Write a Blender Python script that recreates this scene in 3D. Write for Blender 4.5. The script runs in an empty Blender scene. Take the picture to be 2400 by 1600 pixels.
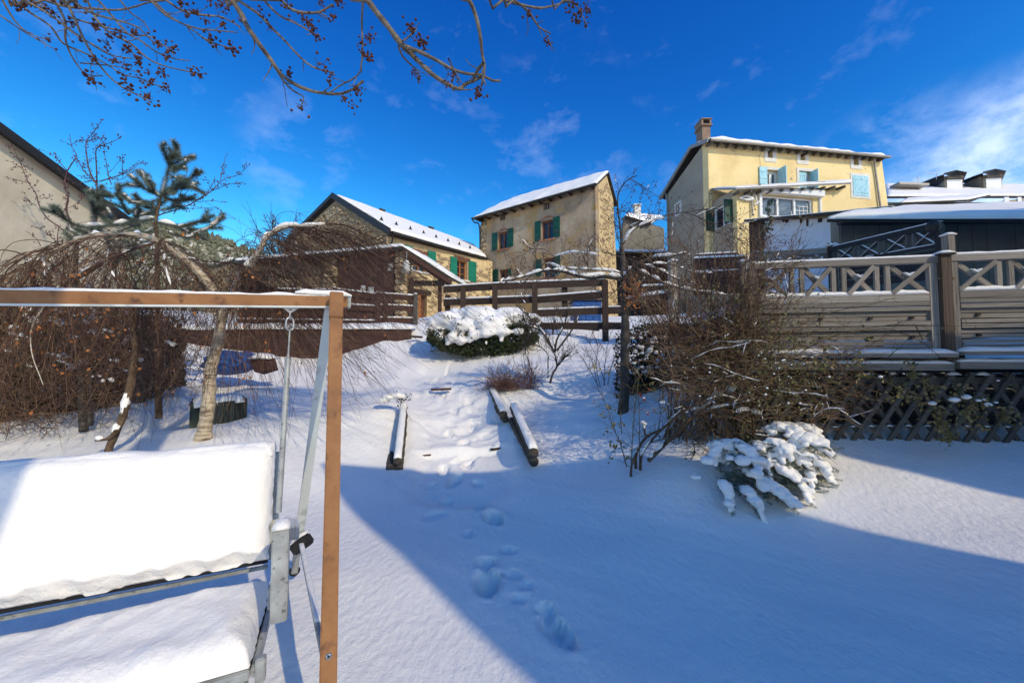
import bpy, bmesh, math, random
import numpy as np
from mathutils import Vector, Matrix
from mathutils.geometry import tessellate_polygon
from mathutils import noise as mnoise

scene = bpy.context.scene
COL = scene.collection
# ------------------------------------------------------------------ camera, sky, sun
EYE = 1.5
FOC = 900.0
PITCH = math.radians(2.5)
cam_d = bpy.data.cameras.new('camera')
cam_d.sensor_width = 36.0
cam_d.lens = 36.0 * FOC / 2400.0
cam_d.clip_start = 0.05
cam_d.clip_end = 4000
cam = bpy.data.objects.new('camera', cam_d)
COL.objects.link(cam)
cam.location = (0, 0, EYE)
cam.rotation_euler = (math.pi / 2 + PITCH, 0, 0)
scene.camera = cam

SUN_EL = math.radians(33)
SUN_AZ = math.atan2(0.64, -0.77)          # measured from +Y towards +X
SUN = Vector((math.sin(SUN_AZ) * math.cos(SUN_EL), math.cos(SUN_AZ) * math.cos(SUN_EL), math.sin(SUN_EL)))
sd = bpy.data.lights.new('sun', 'SUN')
sd.energy = 1.3
sd.angle = math.radians(0.55)
sd.color = (1.0, 0.87, 0.62)
so = bpy.data.objects.new('sun', sd)
COL.objects.link(so)
so.rotation_euler = SUN.to_track_quat('Z', 'Y').to_euler()
so.location = (12, -14, 12)

world = bpy.data.worlds.new('World')
scene.world = world
world.use_nodes = True
wn = world.node_tree.nodes
wl = world.node_tree.links
wn.clear()
w_out = wn.new('ShaderNodeOutputWorld')
w_bg = wn.new('ShaderNodeBackground')
w_bg.inputs['Strength'].default_value = 0.15
w_sky = wn.new('ShaderNodeTexSky')
w_sky.sky_type = 'NISHITA'
w_sky.sun_disc = False
w_sky.sun_elevation = SUN_EL
w_sky.sun_rotation = SUN_AZ
w_sky.altitude = 1500
w_sky.air_density = 1.0
w_sky.dust_density = 0.7
w_sky.ozone_density = 2.5
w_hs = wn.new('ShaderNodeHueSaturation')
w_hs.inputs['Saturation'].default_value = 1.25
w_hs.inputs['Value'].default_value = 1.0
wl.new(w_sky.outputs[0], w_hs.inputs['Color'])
# thin cirrus wisps, by direction in the sky
w_tc = wn.new('ShaderNodeTexCoord')
w_map = wn.new('ShaderNodeMapping')
w_map.inputs['Scale'].default_value = (2.6, 2.6, 4.2)
w_map.inputs['Rotation'].default_value = (0.0, 0.35, 0.2)
wl.new(w_tc.outputs['Generated'], w_map.inputs[0])
w_n1 = wn.new('ShaderNodeTexNoise')
w_n1.inputs['Scale'].default_value = 3.2
w_n1.inputs['Detail'].default_value = 8
w_n1.inputs['Roughness'].default_value = 0.62
w_n1.inputs['Distortion'].default_value = 0.25
wl.new(w_map.outputs[0], w_n1.inputs['Vector'])
w_r1 = wn.new('ShaderNodeMapRange')
w_r1.inputs['From Min'].default_value = 0.56
w_r1.inputs['From Max'].default_value = 0.84
w_r1.inputs['To Max'].default_value = 0.12
wl.new(w_n1.outputs[0], w_r1.inputs['Value'])


def _cloudbank(vec, a0, a1, nmin, nmax, amount):
    """a bank of cloud round a direction of the sky"""
    d = wn.new('ShaderNodeVectorMath'); d.operation = 'DOT_PRODUCT'
    nv = wn.new('ShaderNodeVectorMath'); nv.operation = 'NORMALIZE'
    wl.new(w_tc.outputs['Generated'], nv.inputs[0])
    wl.new(nv.outputs[0], d.inputs[0])
    d.inputs[1].default_value = Vector(vec).normalized()
    r = wn.new('ShaderNodeMapRange')
    r.interpolation_type = 'SMOOTHSTEP'
    r.inputs['From Min'].default_value = math.cos(math.radians(a1))
    r.inputs['From Max'].default_value = math.cos(math.radians(a0))
    wl.new(d.outputs['Value'], r.inputs['Value'])
    n = wn.new('ShaderNodeMapRange')
    n.inputs['From Min'].default_value = nmin
    n.inputs['From Max'].default_value = nmax
    n.inputs['To Max'].default_value = amount
    wl.new(w_n1.outputs[0], n.inputs['Value'])
    m = wn.new('ShaderNodeMath'); m.operation = 'MULTIPLY'
    wl.new(r.outputs[0], m.inputs[0]); wl.new(n.outputs[0], m.inputs[1])
    return m.outputs[0]


def _wmax(a, b):
    m = wn.new('ShaderNodeMath'); m.operation = 'MAXIMUM'
    wl.new(a, m.inputs[0]); wl.new(b, m.inputs[1])
    return m.outputs[0]


cl = w_r1.outputs[0]
cl = _wmax(cl, _cloudbank((1.42, 1.0, 0.36), 4, 15, 0.32, 0.58, 0.74))
cl = _wmax(cl, _cloudbank((1.05, 1.0, 0.40), 4, 12, 0.42, 0.72, 0.42))
cl = _wmax(cl, _cloudbank((0.12, 1.0, 0.55), 3, 14, 0.50, 0.80, 0.18))
cl = _wmax(cl, _cloudbank((-0.55, 1.0, 0.52), 3, 9, 0.50, 0.80, 0.16))
w_mix = wn.new('ShaderNodeMixRGB')
w_mix.inputs['Color2'].default_value = (3.6, 4.1, 5.2, 1)
wl.new(cl, w_mix.inputs['Fac'])
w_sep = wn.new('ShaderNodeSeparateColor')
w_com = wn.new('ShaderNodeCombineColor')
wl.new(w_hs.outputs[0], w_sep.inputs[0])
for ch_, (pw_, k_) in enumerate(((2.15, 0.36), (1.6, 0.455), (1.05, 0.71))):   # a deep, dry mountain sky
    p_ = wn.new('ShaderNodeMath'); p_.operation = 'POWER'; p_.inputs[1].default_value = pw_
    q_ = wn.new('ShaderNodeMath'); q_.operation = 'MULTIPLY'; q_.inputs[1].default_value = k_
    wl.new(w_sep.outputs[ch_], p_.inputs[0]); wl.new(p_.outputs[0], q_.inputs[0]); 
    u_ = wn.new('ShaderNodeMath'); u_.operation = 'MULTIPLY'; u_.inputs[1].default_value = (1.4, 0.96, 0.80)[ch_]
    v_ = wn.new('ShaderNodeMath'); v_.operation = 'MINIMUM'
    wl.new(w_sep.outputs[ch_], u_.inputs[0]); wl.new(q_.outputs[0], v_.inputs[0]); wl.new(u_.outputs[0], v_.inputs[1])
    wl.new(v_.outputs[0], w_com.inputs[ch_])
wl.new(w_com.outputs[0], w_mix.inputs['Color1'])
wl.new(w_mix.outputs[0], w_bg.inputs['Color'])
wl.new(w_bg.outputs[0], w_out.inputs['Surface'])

vs = scene.view_settings
vs.view_transform = 'Standard'
vs.look = 'None'
vs.gamma = 1
vs.exposure = 1.08
vs.use_curve_mapping = False
scene.cycles.max_bounces = 6
scene.cycles.diffuse_bounces = 3
scene.cycles.use_adaptive_sampling = True
scene.cycles.use_denoising = True

# ------------------------------------------------------------------ materials


def _ramp(nt, cols):
    r = nt.nodes.new('ShaderNodeValToRGB')
    el = r.color_ramp.elements
    while len(el) > 1:
        el.remove(el[-1])
    el[0].position = cols[0][0]
    el[0].color = (*cols[0][1], 1)
    for p, c in cols[1:]:
        e = el.new(p)
        e.color = (*c, 1)
    return r


def mat(name, cols, scale=4.0, stretch=(1, 1, 1), detail=6, rough=0.85, bump=0.0, bscale=None, bdist=0.01,
        spec=0.3, metal=0.0, distort=0.0, rand=0.0, second=None, coords='Object', nrough=0.6):
    m = bpy.data.materials.new(name)
    m.use_nodes = True
    nt = m.node_tree
    b = nt.nodes['Principled BSDF']
    b.inputs['Roughness'].default_value = rough
    b.inputs['Specular IOR Level'].default_value = spec
    b.inputs['Metallic'].default_value = metal
    tc = nt.nodes.new('ShaderNodeTexCoord')
    mp = nt.nodes.new('ShaderNodeMapping')
    mp.inputs['Scale'].default_value = stretch
    src = tc.outputs['Object']
    if coords == 'World':
        g = nt.nodes.new('ShaderNodeNewGeometry')
        src = g.outputs['Position']
    if rand:
        oi = nt.nodes.new('ShaderNodeObjectInfo')
        sc = nt.nodes.new('ShaderNodeMath'); sc.operation = 'MULTIPLY'
        sc.inputs[1].default_value = 37.0
        nt.links.new(oi.outputs['Random'], sc.inputs[0])
        ad = nt.nodes.new('ShaderNodeVectorMath'); ad.operation = 'ADD'
        nt.links.new(src, ad.inputs[0]); nt.links.new(sc.outputs[0], ad.inputs[1])
        src = ad.outputs[0]
    nt.links.new(src, mp.inputs[0])
    n = nt.nodes.new('ShaderNodeTexNoise')
    n.inputs['Scale'].default_value = scale
    n.inputs['Detail'].default_value = detail
    n.inputs['Roughness'].default_value = nrough
    n.inputs['Distortion'].default_value = distort
    nt.links.new(mp.outputs[0], n.inputs['Vector'])
    r = _ramp(nt, cols)
    nt.links.new(n.outputs[0], r.inputs[0])
    col = r.outputs[0]
    if second:   # (scale, lo, hi, colour): blotches of another colour
        n2 = nt.nodes.new('ShaderNodeTexNoise')
        n2.inputs['Scale'].default_value = second[0]
        n2.inputs['Detail'].default_value = 5
        nt.links.new(mp.outputs[0], n2.inputs['Vector'])
        mr = nt.nodes.new('ShaderNodeMapRange')
        mr.inputs['From Min'].default_value = second[1]
        mr.inputs['From Max'].default_value = second[2]
        nt.links.new(n2.outputs[0], mr.inputs['Value'])
        mx = nt.nodes.new('ShaderNodeMixRGB')
        mx.inputs['Color2'].default_value = (*second[3], 1)
        nt.links.new(mr.outputs[0], mx.inputs['Fac']); nt.links.new(col, mx.inputs['Color1'])
        col = mx.outputs[0]
    if rand:
        hs = nt.nodes.new('ShaderNodeHueSaturation')
        mr = nt.nodes.new('ShaderNodeMapRange')
        mr.inputs['To Min'].default_value = 1 - rand
        mr.inputs['To Max'].default_value = 1 + rand
        nt.links.new(oi.outputs['Random'], mr.inputs['Value'])
        nt.links.new(mr.outputs[0], hs.inputs['Value'])
        nt.links.new(col, hs.inputs['Color'])
        col = hs.outputs[0]
    nt.links.new(col, b.inputs['Base Color'])
    if bump:
        nb = nt.nodes.new('ShaderNodeTexNoise')
        nb.inputs['Scale'].default_value = bscale or scale * 3
        nb.inputs['Detail'].default_value = 6
        nt.links.new(mp.outputs[0], nb.inputs['Vector'])
        bp = nt.nodes.new('ShaderNodeBump')
        bp.inputs['Strength'].default_value = bump
        bp.inputs['Distance'].default_value = bdist
        nt.links.new(nb.outputs[0], bp.inputs['Height'])
        nt.links.new(bp.outputs[0], b.inputs['Normal'])
    return m


def snow_material():
    m = bpy.data.materials.new('snow')
    m.use_nodes = True
    nt = m.node_tree
    b = nt.nodes['Principled BSDF']
    b.inputs['Roughness'].default_value = 0.65
    b.inputs['Specular IOR Level'].default_value = 0.25
    g = nt.nodes.new('ShaderNodeNewGeometry')
    n = nt.nodes.new('ShaderNodeTexNoise')
    n.inputs['Scale'].default_value = 1.5
    n.inputs['Detail'].default_value = 6
    nt.links.new(g.outputs['Position'], n.inputs['Vector'])
    r = _ramp(nt, [(0.3, (0.86, 0.82, 0.765)), (0.7, (0.91, 0.875, 0.82))])
    nt.links.new(n.outputs[0], r.inputs[0])
    nt.links.new(r.outputs[0], b.inputs['Base Color'])
    mp = nt.nodes.new('ShaderNodeMapping')
    mp.inputs['Rotation'].default_value = (0, 0, 0.7)
    mp.inputs['Scale'].default_value = (1.5, 1.0, 1.0)
    nt.links.new(g.outputs['Position'], mp.inputs[0])
    n1 = nt.nodes.new('ShaderNodeTexNoise')
    n1.inputs['Scale'].default_value = 14
    n1.inputs['Detail'].default_value = 5
    nt.links.new(mp.outputs[0], n1.inputs['Vector'])
    n2 = nt.nodes.new('ShaderNodeTexNoise')
    n2.inputs['Scale'].default_value = 110
    n2.inputs['Detail'].default_value = 3
    nt.links.new(g.outputs['Position'], n2.inputs['Vector'])
    b1 = nt.nodes.new('ShaderNodeBump')
    b1.inputs['Strength'].default_value = 0.85
    b1.inputs['Distance'].default_value = 0.014
    nt.links.new(n1.outputs[0], b1.inputs['Height'])
    b2 = nt.nodes.new('ShaderNodeBump')
    b2.inputs['Strength'].default_value = 0.7
    b2.inputs['Distance'].default_value = 0.004
    nt.links.new(n2.outputs[0], b2.inputs['Height'])
    nt.links.new(b1.outputs[0], b2.inputs['Normal'])
    nt.links.new(b2.outputs[0], b.inputs['Normal'])
    return m


M = {}
M['snow'] = snow_material()
M['plaster_tan'] = mat('plaster_tan', [(0.30, (0.15, 0.105, 0.07)), (0.45, (0.30, 0.225, 0.15)), (0.6, (0.42, 0.33, 0.225)), (0.72, (0.50, 0.41, 0.30))],
                       scale=0.55, detail=12, bump=0.6, bscale=3, bdist=0.06, nrough=0.72, second=(1.3, 0.50, 0.66, (0.36, 0.235, 0.10)))
M['plaster_cream'] = mat('plaster_cream', [(0.3, (0.54, 0.46, 0.32)), (0.7, (0.72, 0.63, 0.47))], scale=1.1, bump=0.4, bscale=6, bdist=0.03)
M['plaster_yellow'] = mat('plaster_yellow', [(0.25, (0.66, 0.48, 0.22)), (0.5, (0.82, 0.64, 0.31)), (0.75, (0.86, 0.70, 0.38))],
                          scale=0.5, detail=9, bump=0.3, bscale=5, bdist=0.03, second=(2.6, 0.66, 0.76, (0.30, 0.25, 0.16)))
M['plaster_side'] = mat('plaster_side', [(0.3, (0.30, 0.26, 0.19)), (0.7, (0.40, 0.35, 0.26))], scale=1.1, bump=0.4, bscale=5, bdist=0.03)  # dull plaster; on the yellow house it carries the side walls' shade
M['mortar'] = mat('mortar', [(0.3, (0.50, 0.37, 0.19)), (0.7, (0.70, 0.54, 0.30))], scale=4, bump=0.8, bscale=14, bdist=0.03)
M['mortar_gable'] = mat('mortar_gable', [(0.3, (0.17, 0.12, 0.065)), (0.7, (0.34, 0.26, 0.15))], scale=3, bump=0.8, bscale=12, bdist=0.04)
M['stone'] = mat('stone', [(0.2, (0.24, 0.165, 0.085)), (0.5, (0.44, 0.325, 0.19)), (0.8, (0.60, 0.48, 0.32))], scale=2.2, bump=0.6,
                 bscale=9, bdist=0.02, rand=0.4)
M['white_trim'] = mat('white_trim', [(0.3, (0.62, 0.60, 0.54)), (0.7, (0.75, 0.73, 0.67))], scale=3)
M['white_plastic'] = mat('white_plastic', [(0.3, (0.72, 0.72, 0.70)), (0.7, (0.8, 0.8, 0.78))], scale=2, rough=0.4)
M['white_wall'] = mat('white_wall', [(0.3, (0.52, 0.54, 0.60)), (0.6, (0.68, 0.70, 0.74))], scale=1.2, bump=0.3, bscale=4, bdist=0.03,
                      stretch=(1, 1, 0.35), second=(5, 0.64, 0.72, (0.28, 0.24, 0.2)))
M['grey_render'] = mat('grey_render', [(0.3, (0.15, 0.13, 0.10)), (0.7, (0.25, 0.22, 0.165))], scale=1.3, bump=0.4, bscale=6, bdist=0.03)
M['shutter_green'] = mat('shutter_green', [(0.3, (0.005, 0.14, 0.085)), (0.7, (0.008, 0.18, 0.11))], scale=3, rough=0.5)
M['shutter_dark'] = mat('shutter_dark', [(0.3, (0.004, 0.052, 0.036)), (0.7, (0.007, 0.075, 0.052))], scale=3, rough=0.5)
M['shutter_blue'] = mat('shutter_blue', [(0.3, (0.20, 0.45, 0.52)), (0.5, (0.38, 0.66, 0.74)), (0.75, (0.55, 0.76, 0.80))], scale=5,
                        stretch=(3, 3, 0.6), rough=0.7)
M['wood_orange'] = mat('wood_orange', [(0.3, (0.30, 0.10, 0.03)), (0.7, (0.42, 0.16, 0.05))], scale=4, rough=0.5)
M['wood_red'] = mat('wood_red', [(0.3, (0.10, 0.035, 0.02)), (0.7, (0.17, 0.07, 0.045))], scale=5, rough=0.6)
M['wood_dark'] = mat('wood_dark', [(0.25, (0.018, 0.012, 0.009)), (0.5, (0.045, 0.028, 0.02)), (0.8, (0.085, 0.052, 0.038))], scale=3,
                     stretch=(1, 9, 9), bump=0.4, bscale=5, bdist=0.02, rand=0.25)
M['wood_brown'] = mat('wood_brown', [(0.25, (0.035, 0.017, 0.012)), (0.5, (0.07, 0.033, 0.024)), (0.8, (0.12, 0.06, 0.043))], scale=3,
                      stretch=(1, 9, 9), bump=0.4, bscale=5, bdist=0.02, rand=0.2)
M['brushwood'] = mat('brushwood', [(0.3, (0.035, 0.016, 0.012)), (0.5, (0.095, 0.045, 0.035)), (0.75, (0.18, 0.09, 0.07))], scale=9,
                     stretch=(6, 6, 0.7), bump=0.9, bscale=12, bdist=0.03)
M['wood_grey'] = mat('wood_grey', [(0.25, (0.05, 0.038, 0.028)), (0.42, (0.20, 0.165, 0.125)), (0.56, (0.38, 0.335, 0.275)), (0.78, (0.54, 0.485, 0.41))],
                     scale=2.6, stretch=(1, 8, 8), detail=9, bump=0.5, bscale=5, bdist=0.02, rand=0.22, distort=0.6)
M['wood_post'] = mat('wood_post', [(0.25, (0.035, 0.022, 0.014)), (0.5, (0.11, 0.075, 0.05)), (0.8, (0.24, 0.18, 0.13))], scale=2.6, stretch=(1, 8, 8), detail=9, bump=0.5, bscale=5, bdist=0.02)
M['wood_near_black'] = mat('wood_near_black', [(0.3, (0.012, 0.01, 0.009)), (0.7, (0.05, 0.04, 0.03))], scale=3, stretch=(1, 8, 8), bump=0.4,
                    bdist=0.02, rough=0.5, rand=0.2)  # near-black timber colour for the darkest wood
M['lattice_wood'] = mat('lattice_wood', [(0.3, (0.085, 0.075, 0.062)), (0.7, (0.17, 0.15, 0.125))], scale=2.5, stretch=(1, 8, 8), bump=0.5,
                        bdist=0.02, rand=0.25)
M['log_wood'] = mat('log_wood', [(0.3, (0.03, 0.024, 0.018)), (0.55, (0.09, 0.072, 0.055)), (0.8, (0.17, 0.14, 0.11))], scale=5,
                    stretch=(0.7, 5, 5), bump=0.7, bdist=0.02)
M['roof_dark'] = mat('roof_dark', [(0.3, (0.02, 0.019, 0.018)), (0.7, (0.055, 0.05, 0.045))], scale=5, bump=0.4, rough=0.7)
M['roof_black'] = mat('roof_black', [(0.3, (0.014, 0.014, 0.015)), (0.7, (0.03, 0.029, 0.028))], scale=5, rough=0.6)
M['tile'] = mat('tile', [(0.3, (0.16, 0.09, 0.07)), (0.7, (0.28, 0.18, 0.14))], scale=6)
M['metal_dark'] = mat('metal_dark', [(0.3, (0.03, 0.03, 0.03)), (0.7, (0.07, 0.065, 0.06))], scale=6, rough=0.45, metal=0.6)
M['dark_cloth'] = mat('dark_cloth', [(0.3, (0.006, 0.006, 0.007)), (0.7, (0.018, 0.018, 0.02))], scale=20, rough=0.9)
M['zinc'] = mat('zinc', [(0.3, (0.25, 0.235, 0.21)), (0.7, (0.36, 0.34, 0.31))], scale=6, rough=0.5, metal=0.3)
M['glass_dark'] = mat('glass_dark', [(0.3, (0.010, 0.012, 0.015)), (0.7, (0.03, 0.033, 0.04))], scale=1.0, rough=0.08, spec=0.8)
M['glass'] = mat('glass', [(0.35, (0.05, 0.07, 0.09)), (0.65, (0.16, 0.18, 0.20))], scale=0.9, stretch=(1, 1, 3), rough=0.06, spec=0.9)
M['brick'] = mat('brick', [(0.3, (0.22, 0.10, 0.06)), (0.7, (0.36, 0.18, 0.12))], scale=7, bump=0.5, bdist=0.02, rand=0.3)
M['chimney'] = mat('chimney', [(0.3, (0.20, 0.13, 0.085)), (0.7, (0.30, 0.21, 0.15))], scale=4, bump=0.5, bdist=0.02)
M['blue_tarp'] = mat('blue_tarp', [(0.3, (0.01, 0.05, 0.18)), (0.7, (0.02, 0.12, 0.42))], scale=8, bump=0.8, bscale=12, bdist=0.05, rough=0.4)
M['planter_green'] = mat('planter_green', [(0.3, (0.022, 0.030, 0.024)), (0.7, (0.06, 0.075, 0.062))], scale=4, stretch=(3, 3, 0.7),
                         bump=0.3, bdist=0.02, rand=0.3)
M['earth'] = mat('earth', [(0.3, (0.02, 0.015, 0.01)), (0.7, (0.05, 0.035, 0.025))], scale=6, bump=0.7, bdist=0.04)


def rust_material():
    """painted brown-orange steel, wearing through"""
    return mat('rusty_steel', [(0.25, (0.13, 0.052, 0.017)), (0.5, (0.27, 0.12, 0.042)), (0.75, (0.35, 0.17, 0.062))], scale=5,
               stretch=(1, 1, 1), detail=10, rough=0.62, bump=0.15, bscale=40, bdist=0.002, spec=0.35,
               second=(17, 0.58, 0.72, (0.11, 0.045, 0.02)), coords='World', nrough=0.75)


M['rust'] = rust_material()
M['galv'] = mat('galvanised_steel', [(0.3, (0.22, 0.225, 0.215)), (0.5, (0.34, 0.35, 0.335)), (0.7, (0.47, 0.48, 0.455))], scale=9,
                detail=8, rough=0.55, spec=0.4, metal=0.25, second=(55, 0.6, 0.7, (0.14, 0.14, 0.13)), bump=0.12, bscale=60, bdist=0.001, coords='World')
M['galv_flat'] = mat('galvanised_frosty', [(0.40, (0.40, 0.44, 0.42)), (0.44, (0.57, 0.61, 0.585)), (0.6, (0.60, 0.64, 0.62))], scale=5,
                     detail=3, rough=0.6, spec=0.3, coords='World')
M['steel'] = mat('steel', [(0.3, (0.35, 0.35, 0.34)), (0.7, (0.55, 0.55, 0.53))], scale=9, rough=0.35, metal=0.8)
M['rubber'] = mat('rubber', [(0.3, (0.01, 0.01, 0.01)), (0.7, (0.02, 0.02, 0.02))], scale=9, rough=0.7)

M['bark_ash'] = mat('bark_ash', [(0.3, (0.07, 0.055, 0.04)), (0.55, (0.17, 0.14, 0.105)), (0.8, (0.30, 0.26, 0.20))], scale=14, bump=0.5, bdist=0.01, coords='World')
M['bark_birch'] = mat('bark_birch', [(0.32, (0.05, 0.035, 0.025)), (0.42, (0.30, 0.23, 0.15)), (0.55, (0.52, 0.42, 0.29)), (0.8, (0.62, 0.54, 0.41))],
                      scale=6, stretch=(1, 1, 4.5), detail=8, bump=0.7, bdist=0.01, coords='World')
M['bark_white'] = mat('bark_white', [(0.3, (0.30, 0.25, 0.19)), (0.5, (0.55, 0.48, 0.38)), (0.8, (0.66, 0.60, 0.50))], scale=8, bump=0.4, bdist=0.01, coords='World')
M['bark_brown'] = mat('bark_brown', [(0.3, (0.04, 0.025, 0.014)), (0.6, (0.13, 0.085, 0.05)), (0.8, (0.22, 0.16, 0.10))], scale=12, bump=0.7, bdist=0.01, coords='World')
M['bark_grey'] = mat('bark_grey', [(0.3, (0.025, 0.021, 0.018)), (0.6, (0.075, 0.065, 0.055)), (0.8, (0.16, 0.14, 0.12))], scale=12, bump=0.7, bdist=0.01, coords='World')
M['twig_red'] = mat('twig_red', [(0.3, (0.035, 0.018, 0.013)), (0.5, (0.085, 0.044, 0.032)), (0.7, (0.19, 0.115, 0.085))], scale=7, coords='World')
M['twig_plum'] = mat('twig_plum', [(0.3, (0.06, 0.03, 0.035)), (0.7, (0.13, 0.07, 0.075))], scale=9, coords='World')
M['twig_tan'] = mat('twig_tan', [(0.3, (0.075, 0.045, 0.028)), (0.5, (0.20, 0.12, 0.07)), (0.75, (0.40, 0.27, 0.165))], scale=6, coords='World')
M['twig_olive'] = mat('twig_olive', [(0.3, (0.05, 0.045, 0.018)), (0.7, (0.15, 0.125, 0.05))], scale=6, coords='World')
M['twig_pink'] = mat('twig_pink', [(0.3, (0.10, 0.05, 0.035)), (0.7, (0.24, 0.135, 0.10))], scale=6, coords='World')
M['seed'] = mat('seed', [(0.3, (0.045, 0.016, 0.010)), (0.7, (0.13, 0.05, 0.03))], scale=30, bump=0.4, bdist=0.01, coords='World')
M['needle'] = mat('needle', [(0.3, (0.06, 0.085, 0.065)), (0.7, (0.22, 0.27, 0.22))], scale=12, rough=0.5, coords='World')
M['juniper'] = mat('juniper', [(0.3, (0.012, 0.022, 0.008)), (0.7, (0.05, 0.065, 0.02))], scale=6, rough=0.6, coords='World')
M['hedge'] = mat('hedge', [(0.3, (0.03, 0.025, 0.013)), (0.48, (0.08, 0.065, 0.03)), (0.6, (0.17, 0.10, 0.05)), (0.8, (0.30, 0.18, 0.09))], scale=2.5, rough=0.7, coords='World')
M['shrub_dark'] = mat('shrub_dark', [(0.3, (0.008, 0.014, 0.008)), (0.7, (0.03, 0.032, 0.018))], scale=6, coords='World')
M['leaf_orange'] = mat('leaf_orange', [(0.3, (0.28, 0.09, 0.025)), (0.6, (0.50, 0.20, 0.06)), (0.8, (0.62, 0.34, 0.13))], scale=9, coords='World')
M['leaf_tan'] = mat('leaf_tan', [(0.3, (0.13, 0.095, 0.035)), (0.6, (0.28, 0.21, 0.10)), (0.8, (0.42, 0.33, 0.19))], scale=9, coords='World')
M['leaf_olive'] = mat('leaf_olive', [(0.3, (0.07, 0.068, 0.018)), (0.7, (0.24, 0.21, 0.08))], scale=9, coords='World')
M['leaf_holly'] = mat('leaf_holly', [(0.3, (0.012, 0.035, 0.01)), (0.7, (0.05, 0.085, 0.025))], scale=12, rough=0.3, spec=0.6, coords='World')
M['rosehip'] = mat('rosehip', [(0.3, (0.35, 0.02, 0.01)), (0.7, (0.55, 0.05, 0.02))], scale=9, rough=0.35)
M['hill'] = mat('hill', [(0.3, (0.12, 0.12, 0.07)), (0.5, (0.28, 0.265, 0.17)), (0.62, (0.62, 0.60, 0.52))], scale=0.22, detail=12, coords='World', bump=0.8, bscale=0.2, bdist=2.0)
M['hill_tree'] = mat('hill_tree', [(0.3, (0.07, 0.08, 0.045)), (0.7, (0.19, 0.19, 0.12))], scale=0.3, coords='World')
M['house_back'] = mat('house_back', [(0.3, (0.3, 0.27, 0.22)), (0.7, (0.42, 0.38, 0.32))], scale=1)

# ------------------------------------------------------------------ pixel <-> place


def ray(px, py):
    dx = (px - 1200.0) / FOC
    dy = -(py - 800.0) / FOC
    return Vector((dx, math.cos(PITCH) - dy * math.sin(PITCH), math.sin(PITCH) + dy * math.cos(PITCH)))


def P(px, py, d):
    r = ray(px, py)
    t = d / r.y
    return Vector((t * r.x, d, EYE + t * r.z))


def zf(x0, y0, s):
    return lambda x, y: (x0 + x / s, y0 + y / s)


TZ = zf(0, 0, 1.96)
Z2 = zf(0, 280, 3.563)
Z3 = zf(550, 400, 3.92)
Z4 = zf(1050, 380, 4.126)
Z5 = zf(1500, 270, 3.92)
Z6 = zf(1900, 370, 4.48)
Z7 = zf(1700, 560, 3.136)
Z8 = zf(1050, 560, 3.136)
L1 = zf(0, 640, 3.408)
L2 = zf(400, 640, 3.409)
L4 = zf(0, 1000, 2.613)
L6 = zf(800, 750, 3.92)
L7 = zf(1350, 850, 3.36)
LA = zf(1400, 560, 3.92)
LC = zf(550, 560, 4.611)
ID = zf(0, 0, 1)

# ------------------------------------------------------------------ object helpers
LOC = {}


def thing(name, label, cat, loc=(0, 0, 0), group=None):
    o = bpy.data.objects.new(name, None)
    o.empty_display_size = 0.2
    COL.objects.link(o)
    o.location = loc
    LOC[o.name] = Matrix.Translation(Vector(loc))
    o['label'] = label
    o['category'] = cat
    if group:
        o['group'] = group
    return o


def tag(o, label=None, cat=None, group=None, kind=None):
    if label: o['label'] = label
    if cat: o['category'] = cat
    if group: o['group'] = group
    if kind: o['kind'] = kind
    return o


def link(o, m, parent):
    COL.objects.link(o)
    LOC[o.name] = m
    if parent is not None:
        o.parent = parent
        o.matrix_parent_inverse = LOC[parent.name].inverted()
    o.matrix_basis = m
    return o


def mesh_np(name, v, f, material, smooth=False):
    """v (n,3); f list of arrays, each (k, 3) or (k, 4)"""
    me = bpy.data.meshes.new(name)
    v = np.asarray(v, dtype=np.float32).reshape(-1, 3)
    fs = [np.asarray(a, dtype=np.int32) for a in f if len(a)]
    me.vertices.add(len(v))
    me.vertices.foreach_set('co', v.ravel())
    loops = np.concatenate([a.ravel() for a in fs])
    tot = np.concatenate([np.full(len(a), a.shape[1], dtype=np.int32) for a in fs])
    start = np.concatenate([[0], np.cumsum(tot)[:-1]]).astype(np.int32)
    me.loops.add(len(loops))
    me.loops.foreach_set('vertex_index', loops)
    me.polygons.add(len(tot))
    me.polygons.foreach_set('loop_start', start)
    me.polygons.foreach_set('loop_total', tot)
    me.materials.append(material)
    me.update(calc_edges=True)
    me.validate()
    if smooth:
        me.polygons.foreach_set('use_smooth', np.ones(len(me.polygons), dtype=bool))
    return me


def part_np(name, v, f, material, parent=None, smooth=False, loc=None):
    if parent is not None:
        base = LOC[parent.name].translation
    else:
        base = Vector(loc) if loc is not None else Vector((0, 0, 0))
    v = np.asarray(v, dtype=np.float64).reshape(-1, 3) - np.array(base)
    me = mesh_np(name, v, f, material, smooth)
    o = bpy.data.objects.new(name, me)
    return link(o, Matrix.Translation(base), parent)


def part(name, verts, faces, material, parent=None, smooth=False, loc=None):
    if parent is not None:
        base = LOC[parent.name].translation
    else:
        base = Vector(loc) if loc is not None else Vector((0, 0, 0))
    me = bpy.data.meshes.new(name)
    me.from_pydata([tuple(Vector(v) - base) for v in verts], [], faces)
    me.materials.append(material)
    bm = bmesh.new()
    bm.from_mesh(me)
    bmesh.ops.recalc_face_normals(bm, faces=bm.faces)
    bm.to_mesh(me)
    bm.free()
    if smooth:
        for p in me.polygons:
            p.use_smooth = True
    o = bpy.data.objects.new(name, me)
    return link(o, Matrix.Translation(base), parent)


_cubes = {}


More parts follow.
